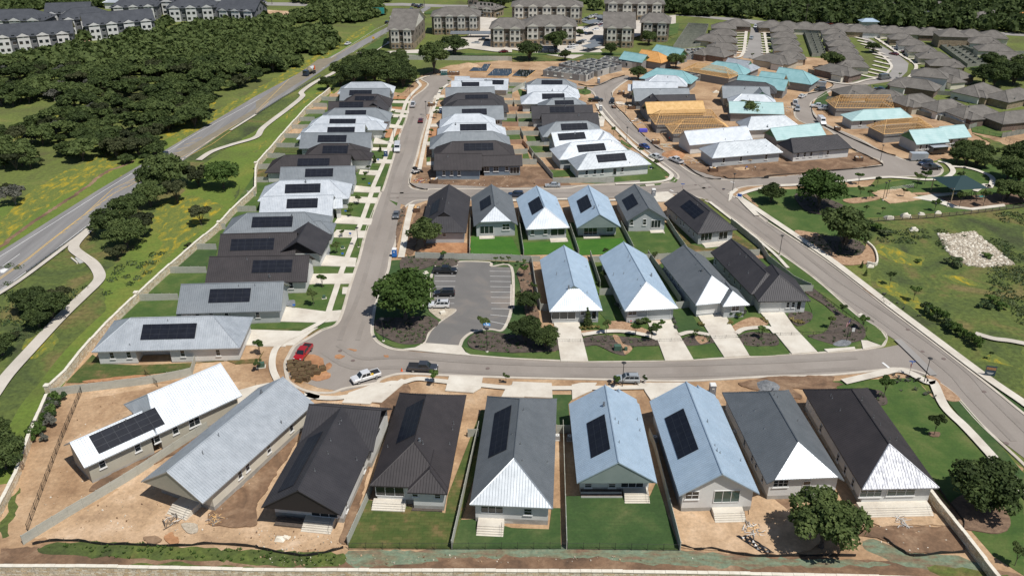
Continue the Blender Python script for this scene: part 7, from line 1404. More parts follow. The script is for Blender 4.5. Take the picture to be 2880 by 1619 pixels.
big=[('bright','b1:1130,960',470,'large spreading oak between the left street and the parking lot',1.0),('oak0','b1:1275,415',250,'dark oak leaning in front of the leftmost charcoal house',1.15),('oak1','b2:100,1130',250,'multi-stemmed oak left of the first long driveway bed',1.1),('oak3','b2:120,900',190,'slender oak behind the multi-stemmed one in the strip by the parking lot',1.2),('oak2','b2:255,1180',220,'oak touching the left edge of the first long driveway',1.1),
 ('oak3','c3:400,1230',560,'large dense oak in front of the slate front house at the lower right',1.05),('oak1','c3:1560,940',360,'left oak of the pair leaning over the mulched circle at lower right',1.0),('oak2','c3:1600,930',520,'right oak of the pair with pale forked trunk over the mulched circle',1.0),
 ('oak4','b3:570,430',400,'broad dark oak in its wood chip bed above the meadow',1.05),('bright','b3:380,120',370,'round bright oak in a dark mulch ring on the park lawn',.95),('oak0','b3:20,80',190,'spreading oak on the park corner beside the blue board',1.0),
 ('oak2','a2:1790,895',190,'round oak between the teal gable roof and silver hip roof',1.0),('oak3','d5:860,390',270,'dark oak before the green gabled teal roof',1.1),('oak4','d5:290,560',260,'oak at the head of the curving street before the teal hip',1.0),
 ('oak1','a1:1500,415',210,'wide flat oak beside the white apartment road',.9),('oak3','a1:1345,555',250,'dark round oak at the top of the cul-de-sac',1.3),('oak0','a1:1090,490',120,'tall tree behind the cul-de-sac woods',1.2),('oak2','a2:130,455',190,'spreading oak left of the apartment carports',1.0),('oak1','a2:330,400',190,'tall oak before the middle brown apartment',1.2),('oak4','a2:400,460',90,'small oak right of the apartment carports',1.2),
 ('oak0','a2:745,420',100,'round oak below the right brown apartment',1.2),('oak2','a2:1030,340',120,'oak at the corner of the right brown apartment',1.2),('oak3','a3:480,520',170,'dark oak behind the grey estate fence',1.0),('oak1','a3:790,400',110,'oak at the bend of the curved estate street',1.0),('oak4','a2:510,280',70,'small oak beside the apartment car park',1.1),('oak0','a1:1870,60',120,'tall dark trees beside the far clubhouse',1.0)]
for k,s,w_,l,h_ in big: tree(k,s,w_,l,group='large standalone oaks',hs=h_)
gl='trees on the meadow between highway and stone wall'
for k,s,w_,l in [('oak0','b0:830,330',260,'leftmost oak of the clump beside the concrete trail bend'),('oak2','b0:960,420',290,'middle oak of the clump beside the concrete trail bend'),('cedar0','b0:1090,330',190,'brownish cedar at the right of the trail bend clump'),('cedar1','b0:890,500',150,'cedar at the foot of the trail bend clump'),('oak1','b0:990,230',300,'oak behind the trail bend clump'),
 ('oak3','b0:1140,110',250,'oak in the middle of the meadow tree belt'),('cedar0','b0:1340,80',190,'dark cedar in the upper meadow tree belt'),('oak4','a0:1280,1420',330,'oak beside the highway in the upper tree belt'),('oak0','a0:1180,1447',260,'leaning oak nearest the highway edge in the upper belt'),('cedar1','a0:1500,1400',220,'cedar at the right end of the upper tree belt'),('bright','a0:1690,1420',250,'bright oak standing alone above the flowers'),('cedar0','b0:1520,250',165,'small round dark cedar alone in the flower meadow'),('cedar1','b0:1430,430',70,'small bush against the stone wall'),
 ('oak1','b0:240,900',260,'pale trunked oak in the left meadow grove'),('oak2','b0:400,960',280,'large oak in the left meadow grove'),('oak3','b0:300,1020',220,'oak at the front of the left meadow grove'),('cedar0','b0:470,850',160,'cedar at the back of the left meadow grove'),('oak4','b0:20,1230',220,'oak cut by the left edge below the grove'),('cedar1','b0:120,1110',90,'small bush beside the left trail'),('oak0','c0:50,640',330,'dark oak at the left edge beside the descending stone wall'),('oak2','c0:-30,450',260,'oak at the left edge above the descending stone wall'),('cedar1','c0:60,560',200,'bush below the left edge oak'),
 ('cedar0','a0:315,1250',60,'tiny lone bush in the flower verge across the highway'),('oak1','a1:545,680',130,'small oak left of the cul-de-sac woods')]: tree(k,s,w_,l,group=gl)
gl='clump of oaks behind the cul-de-sac'
for k,(s,w_) in enumerate([('a1:650,600',170),('a1:740,640',200),('a1:830,600',220),('a1:900,640',220),('a1:980,560',200),('a1:1000,650',220),('a1:1080,600',200),('a1:1110,655',200),('a1:1160,620',150),('a1:700,560',160),('a1:860,520',180),('a1:940,500',170),('a1:1060,530',170),('a1:760,530',150),('a1:640,650',120)]): tree('oak%d'%(k%5),s,w_,'dark oak in the dense clump behind the cul-de-sac houses',group=gl,hs=1.0)
gl='clumps of oaks at the right edge'
for k,(s,w_) in enumerate([('a3:1420,1230',150),('a3:1490,1240',190),('a3:1570,1250',180),('a3:1630,1270',120),('a3:1540,1170',150),('a3:1450,1160',130),('a3:1620,1200',140),('a3:1800,1350',220),('a3:1880,1400',260),('a3:1931,1250',240),('a3:1850,1250',200),('b3:1800,60',220),('b3:1900,80',200),('b3:1931,-40',220),('a3:1620,640',200),('a3:1700,660',200),('a3:1760,600',200),('a3:1850,640',220),('a3:1931,600',200),('a3:1680,540',180),('a3:1910,580',200),('a3:1740,1150',50)]): tree('oak%d'%(k%5),s,w_,('dark oak in the clump below the long teal roof' if k<7 else 'dark oak in the clump right of the shade canopy' if k<14 else 'dark oak in the clump beside the far right estate houses') if k!=21 else 'small shrub tree on the yellow verge beside the long teal roof',group=gl)
# young street trees
YT=['b1:435,860 90','b1:503,725 80','b1:610,470 70','b1:652,345 40','b1:715,190 50','b1:770,90 45','d2:1555,950 100','d2:1445,1060 110','d2:1300,1410 60','d2:1700,480 90','d2:1650,570 90','d2:1795,330 70','d2:1875,150 50','d1:910,1220 50','d1:828,1385 60','d1:985,1030 90','d1:1110,690 70','d1:1078,720 50','d1:1180,440 50','d3:75,980 80','d3:145,720 90','d3:165,520 60','d3:222,345 70','d3:335,205 50','d4:1110,440 60','d4:1170,600 60','d4:1325,840 60','d4:1530,1090 90','d4:1625,1160 60','a2:965,1180 50','a2:1085,1275 45','c1:1340,10 90','c1:1885,-5 60','b2:1385,1100 50','b1:1418,520 60','b2:700,500 60','b2:1075,525 50','b2:1085,1090 80','b2:710,1075 90','b2:1050,1130 90','b2:930,1095 80','b2:570,1010 70','b2:1375,1110 40','b2:1880,1110 80','b3:555,935 70','b3:465,1030 70','b3:710,1040 90','b3:760,60 60','b3:690,45 60','b3:1255,145 70','b3:1440,120 90','b3:1620,115 90','b3:1760,90 80','b3:735,155 40','b3:860,170 40',
 'b3:705,570 26','b3:735,630 26','b3:915,700 70','b3:1095,820 90','b3:1515,1150 50','b3:1670,1260 45','c3:870,110 140','c3:1250,390 130','c3:1860,1370 130','a3:680,1395 70','a3:820,1410 60','a3:1120,1420 80','a3:1180,1390 80','a3:1310,1410 60','a3:1440,1385 60','b1:30,1230 90','b1:20,1350 70','b1:1720,1075 100','c2:785,30 70','c2:1000,0 50','a3:870,495 30','a3:990,590 30','a2:1810,445 30','b2:690,680 60','b2:90,640 70','b2:160,760 60','b2:40,560 30','b1:1810,540 40','b1:1855,540 40','b1:1905,540 40','b2:90,560 40','b3:1020,40 50','b2:1300,60 30','b2:1120,1040 60']
for k,s in enumerate(YT):
    p,w_=s.split(); kd='cone' if k in (12,13,14,17,55,56,41) else 'young%d'%(k%3)
    tree(kd,p,float(w_),('slim upright young evergreen ' if kd=='cone' else 'slender young tree ')+{'b1':'on a verge of the left street','d1':'on a verge of the upper left street','d2':'before the white and grey left row houses','d3':'on the verge before the middle row','d4':'on the verge before the curving row','a2':'on the lower verge of the curving row','b2':'in the gardens of the central block','b3':'by the park or the diagonal street','a3':'beside the park paths','c1':'behind the bronze front house','c2':'on the verge behind the blue front house','c3':'on the lawn beside the dark brown front house'}[p[:2]],group='young trees of the streets and gardens',hs=1.0)
r=random.Random(12)
for k in range(16): 
    f=k/15; x=1180+f*400+r.uniform(-12,12);y=900+f*270+r.uniform(-10,10); tree('shrub%d'%(k%2),f'b3:{x:.0f},{y:.0f}',r.uniform(70,110),'bushy shrub in the dense hedge below the right hand trail',cat='shrub',group='hedge below the right sidewalk',hs=1.6)
for k in range(18):
    f=k/17; tree('shrub%d'%(k%3),f'c0:{440-f*150+r.uniform(-45,45):.0f},{110+f*320+r.uniform(-15,15):.0f}',r.uniform(80,130),'overgrown green shrub between stone wall and iron fence',cat='shrub',group='overgrown shrubs beside the stone wall',hs=1.2)
for k,(x,y) in enumerate([(520,1035),(550,1035),(585,1030),(615,1028),(645,1028),(1210,960),(1225,990),(1235,1030),(1415,1000),(1430,1010),(1650,990),(1640,1000),(1890,965),(1915,985)]): tree('gold' if k not in (5,6,7) else 'shrub2',f'b2:{x},{y}',45,'golden ornamental grass clump beside a driveway' if k not in (5,6,7) else 'grey green shrub beside the second driveway',cat='ornamental grass' if k not in (5,6,7) else 'shrub',group='garden clumps along the long driveways')
for k,(x,y) in enumerate([(205,985),(235,990),(255,995),(180,970)]): tree('gold',f'b3:{x},{y}',50,'golden ornamental grass clump by the rightmost driveway',cat='ornamental grass',group='golden grasses by the rightmost driveway')
for k,(x,y,w_) in enumerate([(1650,935,90),(1700,945,80),(1740,930,70),(980,1000,90),(1010,985,80),(560,985,70),(655,700,50),(840,900,70),(800,870,60)]): tree('shrub%d'%(k%3),f'b2:{x},{y}',w_,'leafy garden shrub beside a driveway house wall',cat='shrub',group='garden shrubs at the driveway houses')
for k,(x,y,w_) in enumerate([(1390,550,150),(1650,500,90),(1790,490,60),(1690,830,120),(1620,870,120),(1760,880,110),(900,330,110),(820,290,120),(760,260,100),(1130,530,60),(1480,340,40)]): tree('shrub%d'%(k%2),f'b3:{x},{y}',w_,'wild green thicket in the rough meadow on the right',cat='shrub',group='thickets in the right meadow',hs=.8)
# ---- woodland: individuals nearest, one mass beyond
WP=[[tuple(p) for p in PP(s)] for s in ('D:0,165 190,138 380,108 480,85 560,72 650,70 700,98 790,90 835,82 838,122 740,172 650,205 560,240 530,250 528,312 440,335 392,345 395,405 330,420 290,400 230,405 160,398 130,372 0,372','D:0,400 90,425 88,465 40,515 0,515','D:560,78 720,60 830,20 940,18 960,38 900,56 830,60 760,80 700,100')]
CL=[[tuple(p) for p in PP(s)] for s in ('D:0,272 180,250 200,262 120,292 60,325 0,325','D:290,212 370,190 360,215 300,225','D:330,250 440,215 430,240 340,262','D:690,95 740,60 830,48 820,70')]
cand=[]
gx=npr.rand(4200,2)
for u in gx:
    p=(u[0]*1080,u[1]*600)
    q=p
    # spread evenly on the ground: sample by ground area
ys=[]
A0,A1=G(PP('D:0,515')[0])[1],G(PP('D:0,18')[0])[1]
pts=[]
for _ in range(9000):
    y=npr.uniform(A0-5,A1+5); x=npr.uniform(-340,-40); d=y*cp+HC*sp; px=(CX+F_PX*x/d,CY-F_PX*(y*sp-HC*cp)/d)
    if not any(inpoly(px,w_) for w_ in WP) or any(inpoly(px,w_) for w_ in CL): continue
    if any((x-a[0])**2+(y-a[1])**2<16 for a in pts): continue
    if mnoise.noise(Vector((x*.035,y*.035,5)))>.40: continue
    pts.append((x,y))
pts.sort(key=lambda a:a[1]); near=pts[:270]; far=pts[270:]
print('woodland',len(pts))
kinds=['wood0','wood1','wood2','wood3','cedar0','wood0','wood3','cedar1','wood1','grey']
for k,(x,y) in enumerate(near):
    kd=kinds[(k*7)%10] if k%13 else 'grey'
    if kd=='grey' and k%3: kd='wood2'
    s=rnd.choice([.5,.7,.85,1.0,1.2])*rnd.uniform(.9,1.1); z=s*rnd.uniform(.8,1.05)
    dp_='front part' if k<90 else 'middle part' if k<180 else 'rear part'; lab={'w':'live oak','c':'brownish cedar','g':'pale leafless tree'}[kd[0]]; lab=('low ' if s<.75 else 'tall ' if s>1.2 else 'mid-sized ')+lab+' in the '+dp_+' of the woodland left of the highway'
    g_={'w':'live oaks of the woodland left of the highway','c':'cedars of the woodland left of the highway','g':'leafless trees of the woodland'}[kd[0]]
    if kd not in USED: USED.add(kd); r_=PR_[kd]; r_.location=(x,y,0); r_.scale=(s,s,z)
    else: r_=dup(PR_[kd],(x,y,0),rnd.uniform(0,6.28),None,None,(s,s,z))
    r_['label']=lab;r_['group']=g_;r_['category']='tree'
def mass(name,label,pts,scale=1.0,m='leaf_oak',n=260,size=.75,group=None,H=6.5):
    """far woodland that reads as one mass"""
    V=[]
    for (x,y) in pts:
        s=scale*npr.uniform(.75,1.25); k=n; d=npr.normal(size=(k,3)); d/=np.linalg.norm(d,axis=1)[:,None]; d[:,2]=np.abs(d[:,2])*1.0-.15
        R_=4.6*s; lump=1+.18*np.sin(d[:,0]*6+x)+.15*np.cos(d[:,1]*7+y); c=np.array([x,y,H*.35*s])+d*np.array([R_,R_,H*.65*s])*(lump*(.72+.3*npr.rand(k)))[:,None]
        nr=d+npr.normal(size=(k,3))*.5; nr/=np.linalg.norm(nr,axis=1)[:,None]; t=np.cross(nr,npr.normal(size=(k,3)));t/=np.linalg.norm(t,axis=1)[:,None]; u=np.cross(nr,t); sz=(size*(.6+.8*npr.rand(k)))[:,None]
        V.append(np.stack([c-t*sz-u*sz,c+t*sz-u*sz*.8,c+t*sz+u*sz,c-t*sz*.8+u*sz],1).reshape(-1,3))
    V=np.concatenate(V); cnt=len(V)//4; me=bpy.data.meshes.new(name); me.vertices.add(len(V)); me.vertices.foreach_set('co',V.astype(np.float32).ravel()); me.loops.add(len(V)); me.loops.foreach_set('vertex_index',np.arange(len(V),dtype=np.int32)); me.polygons.add(cnt)
    me.polygons.foreach_set('loop_start',np.arange(0,len(V),4,dtype=np.int32)); me.polygons.foreach_set('loop_total',np.full(cnt,4,dtype=np.int32)); me.materials.append(MATS[m]); me.update(calc_edges=True)
    o=bpy.data.objects.new(name,me); C.objects.link(o); tag(o,label,'woodland',None,'stuff'); return o
mass('woodland','dense far woodland of dark oaks behind the nearer trees, left of the highway',far,1.0,n=380)
def region(polys,n,dmin,x0,x1,y0,y1,excl=()):
    out=[];grid={}
    W_=[GP(s) if isinstance(s,str) else s for s in polys]; E_=[GP(s) for s in excl]
    for _ in range(n):
        p=(npr.uniform(x0,x1),npr.uniform(y0,y1))
        if not any(inpoly(p,w_) for w_ in W_) or any(inpoly(p,e) for e in E_): continue
        c=(int(p[0]//dmin),int(p[1]//dmin))
        if any((c[0]+i,c[1]+j) in grid for i in (-1,0,1) for j in (-1,0,1) if (c[0]+i,c[1]+j) in grid and (p[0]-grid[(c[0]+i,c[1]+j)][0])**2+(p[1]-grid[(c[0]+i,c[1]+j)][1])**2<dmin**2*.7): continue
        grid[c]=p; out.append(p)
    return out
T1=GP('a1:-1931,140 a1:0,5')[1][1]
farpts=region([[np.array(q) for q in ((-520,612),(420,612),(560,560),(560,1500),(-900,1500),(-900,560))]],5200,10,-900,560,520,1500)
mass('woodland','far wooded plain beyond the crossing road at the top of the scene',farpts,1.35,n=110,size=1.5)
fr=region(['a2:1170,110 1400,120 1700,138 a3:0,160 300,180 700,190 900,200 1300,222 1931,250 2300,262 2300,-60 a2:1160,-40'],9000,7,60,560,380,800)
mass('woodland','dense woodland behind the grey roofed estate at the upper right',fr,1.1,n=200,size=.95)
ft=region(['a1:300,15 600,15 860,8 1030,12 990,38 860,70 700,95 650,90 500,50 300,45','a1:1640,40 1931,45 a2:1160,20 1160,90 700,20 500,10 0,5 a1:1931,15 1640,20','a0:0,130 350,80 900,50 1200,20 1931,15 1931,-20 0,-20','a2:540,20 690,30 690,100 560,100'],5000,7,-420,160,380,760,excl=['a1:1290,75 1330,40 1640,40 1600,90'])
mass('woodland','tree belts around the far highway and behind both apartment groups',ft,1.0,n=200,size=.9)
fe=region(['a0:100,480 560,300 900,250 1200,180 1500,190 1931,190 1931,240 1200,260 700,330 300,420 100,520'],700,8,-330,-50,300,520)
mass('woodland','line of far trees in front of the dark apartment blocks',fe,.85,n=280,size=.7)
sc=region(['b3:830,300 1931,140 2100,1500 1900,1440 1500,1150 1200,880 950,640 850,500'],5000,1.9,40,160,120,330,excl=['b3:1270,310 1550,290 1870,555 1500,570','b3:1500,1040 1960,1100 1960,1200 1500,1120'])
ck=lambda L,t:[p for p in L if mnoise.noise(Vector((p[0]*.045,p[1]*.045,1)))>t]
mass('scrub','low weedy scrub scattered over the rough right hand meadow',ck(sc,.08),.36,m='leaf_shrub',n=60,size=.15,H=1.6)
sc=region(['b0:60,560 480,430 650,600 690,700 400,1000 0,1350','b0:830,330 1700,60 1200,560 850,900 760,900 860,600'],3000,2.2,-130,-50,120,330)
mass('scrub','low weedy scrub on the meadow beside the left trail',ck(sc,.12),.3,m='leaf_shrub',n=50,size=.14,H=1.5)
# ground cover tufts in beds and meadow
def tufts(name,label,polys,n,size,m,seed):
    rr=np.random.RandomState(seed); b=MB(); out=[]
    for s in polys:
        P=GP(s); xs=[p[0] for p in P];ys=[p[1] for p in P]; k=0
        ar=abs(sum(P[i][0]*P[(i+1)%len(P)][1]-P[(i+1)%len(P)][0]*P[i][1] for i in range(len(P))))/2
        for _ in range(int(ar*n)+4):
            p=(rr.uniform(min(xs),max(xs)),rr.uniform(min(ys),max(ys)))
            if not inpoly(p,P): continue
            s_=size*rr.uniform(.5,1.3)
            for q in range(7):
                a=rr.uniform(0,6.28);l=s_*rr.uniform(.5,1); d=(math.cos(a),math.sin(a)); h=s_*rr.uniform(.4,1.1)
                b.face([(p[0]-d[1]*.18*s_,p[1]+d[0]*.18*s_,.08),(p[0]+d[1]*.18*s_,p[1]-d[0]*.18*s_,.08),(p[0]+d[0]*l+d[1]*.22*s_,p[1]+d[1]*l-d[0]*.22*s_,.1+h),(p[0]+d[0]*l-d[1]*.22*s_,p[1]+d[1]*l+d[0]*.22*s_,.1+h)],m)
    o=b.build(name); tag(o,label,'ground cover',None,'stuff')
tufts('ground_cover','low green plants dotted through the mulch beds',[s for m,s in BED if m=='mulch'],1.1,.42,'leaf_shrub',3)
tufts('ground_cover','low grey green plants along the brown beds',[s for m,s in BED if m=='mulch_brown'][:2]+['c3:730,60 850,60 1000,20 1230,40 1260,110 1000,60','b3:825,805 870,805 950,875 920,880','b3:800,715 1000,830 1180,930 1120,950 900,820','b3:870,1380 1100,1390 1190,1447 850,1447'],.8,.5,'leaf_grey',4)
tufts('weeds','grass tufts on the strip below the left yards',['D:110,1375 250,1362 500,1378 760,1385 860,1395 850,1425 560,1410 300,1405','D:230,1425 700,1432 640,1445 300,1440'],2.2,.3,'leaf_bright',6)
# rock field and boulders
rr=np.random.RandomState(9); b=MB(); P=GP('b3:1283,318 1400,322 1550,300 1700,420 1860,548 1620,570 1510,555 1400,500 1330,420')
def rock(b,c,s,m):
    q=[(c[0]+s*rr.uniform(-1,1)*.2+s*x,c[1]+s*y*rr.uniform(.7,1.1),c[2]+s*z*rr.uniform(.5,.9)) for x,y,z in ((-1,-.6,0),(.9,-.8,0),(1,.7,0),(-.8,.9,0),(-.5,-.4,1),(.5,-.5,.9),(.5,.4,1),(-.4,.5,.8))]
    for f in ((4,5,6,7),(0,1,5,4),(1,2,6,5),(2,3,7,6),(3,0,4,7)): b.face([q[i] for i in f],m)
X_=[p[0] for p in P];Y_=[p[1] for p in P]
for _ in range(4200):
    p=(rr.uniform(min(X_),max(X_)),rr.uniform(min(Y_),max(Y_)))
    if inpoly(p,P): rock(b,(p[0],p[1],rr.uniform(0,.15)),rr.uniform(.18,.5),'cap_stone' if rr.rand()<.3 else 'gravel_bed')
if b.f: tag(b.build('riprap'),'patch of pale riprap rocks in the right meadow','rock field',None,'stuff')
for k,(s,z) in enumerate((('b3:910,200',1.3),('b3:1035,188',1.4),('b3:1155,172',.9),('b3:1278,160',.9),('b3:1095,290',1.2),('b3:770,565',.8),('c1:180,1172',.8),('c1:220,1165',.6),('d5:1460,755',1.2))):
    b=MB(); rock(b,(0,0,0),z,'cap_stone'); rock(b,(z*.8,.2,0),z*.5,'cap_stone'); o=b.build('boulder',None,(*GP(s)[0],.05)); tag(o,'pale limestone boulder '+['beside the park fence, left end','beside the park fence, second along','beside the park fence, third along','beside the park fence, right end','alone in the meadow below the park fence','at the end of the curved retaining wall','left of two in the black house dirt yard','right of two in the black house dirt yard','in the bare lane between the teal roofs'][k],'boulder','boulders')
# park shade canopy
mat('shade_teal',(.012,.04,.045),rough=.8); mat('post_tan',(.45,.36,.22),rough=.6)
c=GP('b3:1420,30')[0]; o=thing('shade_canopy','dark teal square fabric canopy on tan posts over the playground','canopy',(*c,0),R(8)); b=MB(); s_=5.6
for a,e in (((-s_,-s_),(s_,-s_)),((s_,-s_),(s_,s_)),((s_,s_),(-s_,s_)),((-s_,s_),(-s_,-s_))): b.face([(*a,4.2),(*e,4.2),(0,0,6.4)],'shade_teal')
b.build('fabric',o)
for x in (-1,1):
    for y in (-1,1): b=MB(); b.beam((x*s_*.9,y*s_*.9,0),(x*s_*.9,y*s_*.9,4.5),.14,'post_tan',n=8); b.build('post',o)
c=GP('b3:1530,60')[0]; o=thing('climbing_dome','dark play structure with slide under the shade canopy','play structure',(*c,0)); b=MB()
for k in range(6): a=k*1.05; b.beam((math.cos(a)*2,math.sin(a)*2,0),(math.cos(a+.5)*.8,math.sin(a+.5)*.8,2.4),.06,'iron'); b.beam((math.cos(a)*2,math.sin(a)*2,0),(math.cos(a-.5)*.8,math.sin(a-.5)*.8,2.4),.06,'iron')
b.build('frame',o); b=MB(); b.box((2.4,0,1.1),(2.6,.7,.1),'sign_teal'); b.build('slide',o)
c=GP('b3:1270,88')[0]; o=thing('picnic_table','white picnic table on the paving beside the playground','table',(*c,0.1),.3); b=MB(); b.box((0,0,.75),(1.9,.8,.06),'trim_white'); b.build('tabletop',o)
for y in (-.75,.75): b=MB(); b.box((0,y,.45),(1.9,.3,.05),'trim_white'); b.build('bench',o)
b=MB(); [b.beam((x,-.7,.05),(x,.7,.05),.04,'steel') for x in(-.7,.7)];[b.beam((x,0,.05),(x,0,.75),.05,'steel') for x in(-.7,.7)]; b.build('legs',o)
c=GP('b3:1000,10')[0]; o=thing('volleyball_net','thin volleyball net across the sand court','net',(*c,0),R(20)); b=MB(); [b.beam((x,0,0),(x,0,2.5),.06,'steel') for x in (-4.5,4.5)]; b.build('post',o); b=MB(); [b.beam((-4.5,0,z),(4.5,0,z),.015,'trim_white') for z in (1.5,1.75,2.0,2.25,2.45)]; b.build('net',o)
# ------------------------------------------------------------------ people
mat('skin',(.35,.20,.13),rough=.6);mat('cloth_dark',(.03,.035,.05),rough=.9);mat('cloth_red',(.35,.03,.03),rough=.9);mat('cloth_white',(.55,.55,.55),rough=.9);mat('hair',(.02,.015,.012),rough=.8)
def person(label,s,rz,pose='stand',shirt='cloth_red'):
    c=GP(s)[0]; root=thing('person',label,'person',(*c,.08),rz); hip=.95; bend=pose=='bend'
    ch=(.35,0,1.15) if bend else (0,0,1.42); nk=(.52,0,1.18) if bend else (.01,0,1.52); hd=(.68,0,1.22) if bend else (.03,0,1.66)
    V=[(0,0,hip),(ch[0]*.5,0,(hip+ch[2])/2),ch,nk,hd,(hd[0]+.02,0,hd[2]+.1)];Rr=[.15,.145,.17,.06,.10,.08];E_=[(0,1),(1,2),(2,3),(3,4),(4,5)]
    for sy in (-1,1):
        i=len(V); sh=(ch[0],sy*.2,ch[2]+.03); el=(ch[0]+.12,sy*.27,ch[2]-.28); wr=(ch[0]+.28,sy*.24,ch[2]-.5); hn=(ch[0]+.32,sy*.24,ch[2]-.6); V+=[sh,el,wr,hn];Rr+=[.065,.05,.035,.03];E_+=[(2,i),(i,i+1),(i+1,i+2),(i+2,i+3)]
        j=len(V)
        for f in range(4): V.append((hn[0]+.03+.012*f,hn[1]+(f-1.5)*.022,hn[2]-.08-.01*(f in(1,2))));Rr.append(.009);E_.append((i+3,j+f))
        V.append((hn[0]+.06,hn[1]-sy*.05,hn[2]-.02));Rr.append(.01);E_.append((i+3,j+4))
        i=len(V); st=.12*sy if pose=='walk' else 0; V+=[(0,sy*.1,hip-.04),(.03+st*.6,sy*.12,.5),(0+st*1.6-(.05),sy*.12,.08),(.14+st*1.6,sy*.13,.04)];Rr+=[.10,.07,.05,.04];E_+=[(0,i),(i,i+1),(i+1,i+2),(i+2,i+3)]
    me=bpy.data.meshes.new('body'); me.from_pydata(V,E_,[]); me.materials.append(MATS['skin']);me.materials.append(MATS[shirt]);me.materials.append(MATS['cloth_dark']); o=bpy.data.objects.new('body',me); C.objects.link(o); o.parent=root
    md=o.modifiers.new('skin','SKIN'); 
    for k,v in enumerate(me.skin_vertices[0].data): v.radius=(Rr[k],Rr[k]*.85); v.use_root=(k==0)
    o.modifiers.new('s','SUBSURF').levels=1; 
    dg=bpy.context.evaluated_depsgraph_get(); ev=bpy.data.meshes.new_from_object(o.evaluated_get(dg)); o.modifiers.clear(); o.data=ev
    for m in ('skin',shirt,'cloth_dark'): 
        if len(ev.materials)<3: pass
    ev.materials.clear(); [ev.materials.append(MATS[m]) for m in ('skin',shirt,'cloth_dark')]
    for p in ev.polygons:
        z=p.center.z; x=p.center.x; dx=abs(p.center.y)
        if z<hip+.02: p.material_index=2
        else: p.material_index=1
        if (z>nk[2]-.01 and not bend) or (bend and x>nk[0]-.02) : p.material_index=0
        if dx>.2 and z<ch[2]-.3 and z>.45 : p.material_index=0
    b=MB(); b.beam((hd[0]-.02,0,hd[2]+.02),(hd[0]-.02,0,hd[2]+.17),.105,'hair',r2=.07,n=10); b.build('hair',root); return root
person('person in dark clothes walking on the sidewalk beside the left street','d1:1195,750',R(90),'walk','cloth_dark')
person('worker standing on the scaffold side in front of the silver hip roof','d7:1648,850',R(-90),'stand','cloth_dark')
person('worker in blue bending over the rubble in the muddy lot','d7:1590,960',R(10),'bend','sign_blue')
person('worker in a white shirt bending in the muddy lot, right of the one in blue','d7:1742,960',R(170),'bend','cloth_white')
person('worker in a red shirt standing near the timber frame','d7:440,525',R(-60),'stand','cloth_red')
# ------------------------------------------------------------------ brown apartments
def gableface(b,P0,U,N,t0,t1,z,h,m,mt):
    pass
def bay_block(b,o,u,n,t,wd,dp,h,m1,m2,mw,roof,zs,root,gab=True,win=2):
    """projecting facade bay with its own small gable"""
    c=o+u*t+n*(-dp/2); ang=math.atan2(u[1],u[0]); b.box((c[0],c[1],zs/2),(wd,dp,zs),m1,ang); b.box((c[0],c[1],(zs+h)/2),(wd,dp,h-zs),m2,ang)
    f=o+u*t-n*dp
    if gab:
        g=h+wd*.28; e=o+u*t+n*2.5
        A=[(f+u*(s*(wd/2+.4))) for s in (-1,1)]; B=[(e+u*(s*(wd/2+.4))) for s in (-1,1)]
        f2=f-n*.4
        A=[a-n*.4 for a in A]
        b.face([(*A[0],h),(*A[1],h),(*f2,g)],m2); b.face([(*A[0],h),(*f2,g),(*e,g),(*B[0],h)],roof); b.face([(*A[1],h),(*B[1],h),(*e,g),(*f2,g)],roof)
    for fl in range(3):
        z=1.6+fl*3.1
        for k in range(win):
            q=f+u*((k-(win-1)/2)*wd/win)-n*.02; b.box((q[0],q[1],z+.1),(wd/win*.55,.12,1.7 if mw=='iron' else 1.4),'glass',ang)
            if mw=='iron': q2=f+u*((k-(win-1)/2)*wd/win)-n*.10; b.box((q2[0],q2[1],z-.5),(wd/win*.6,.10,.12),'trim_white',ang)
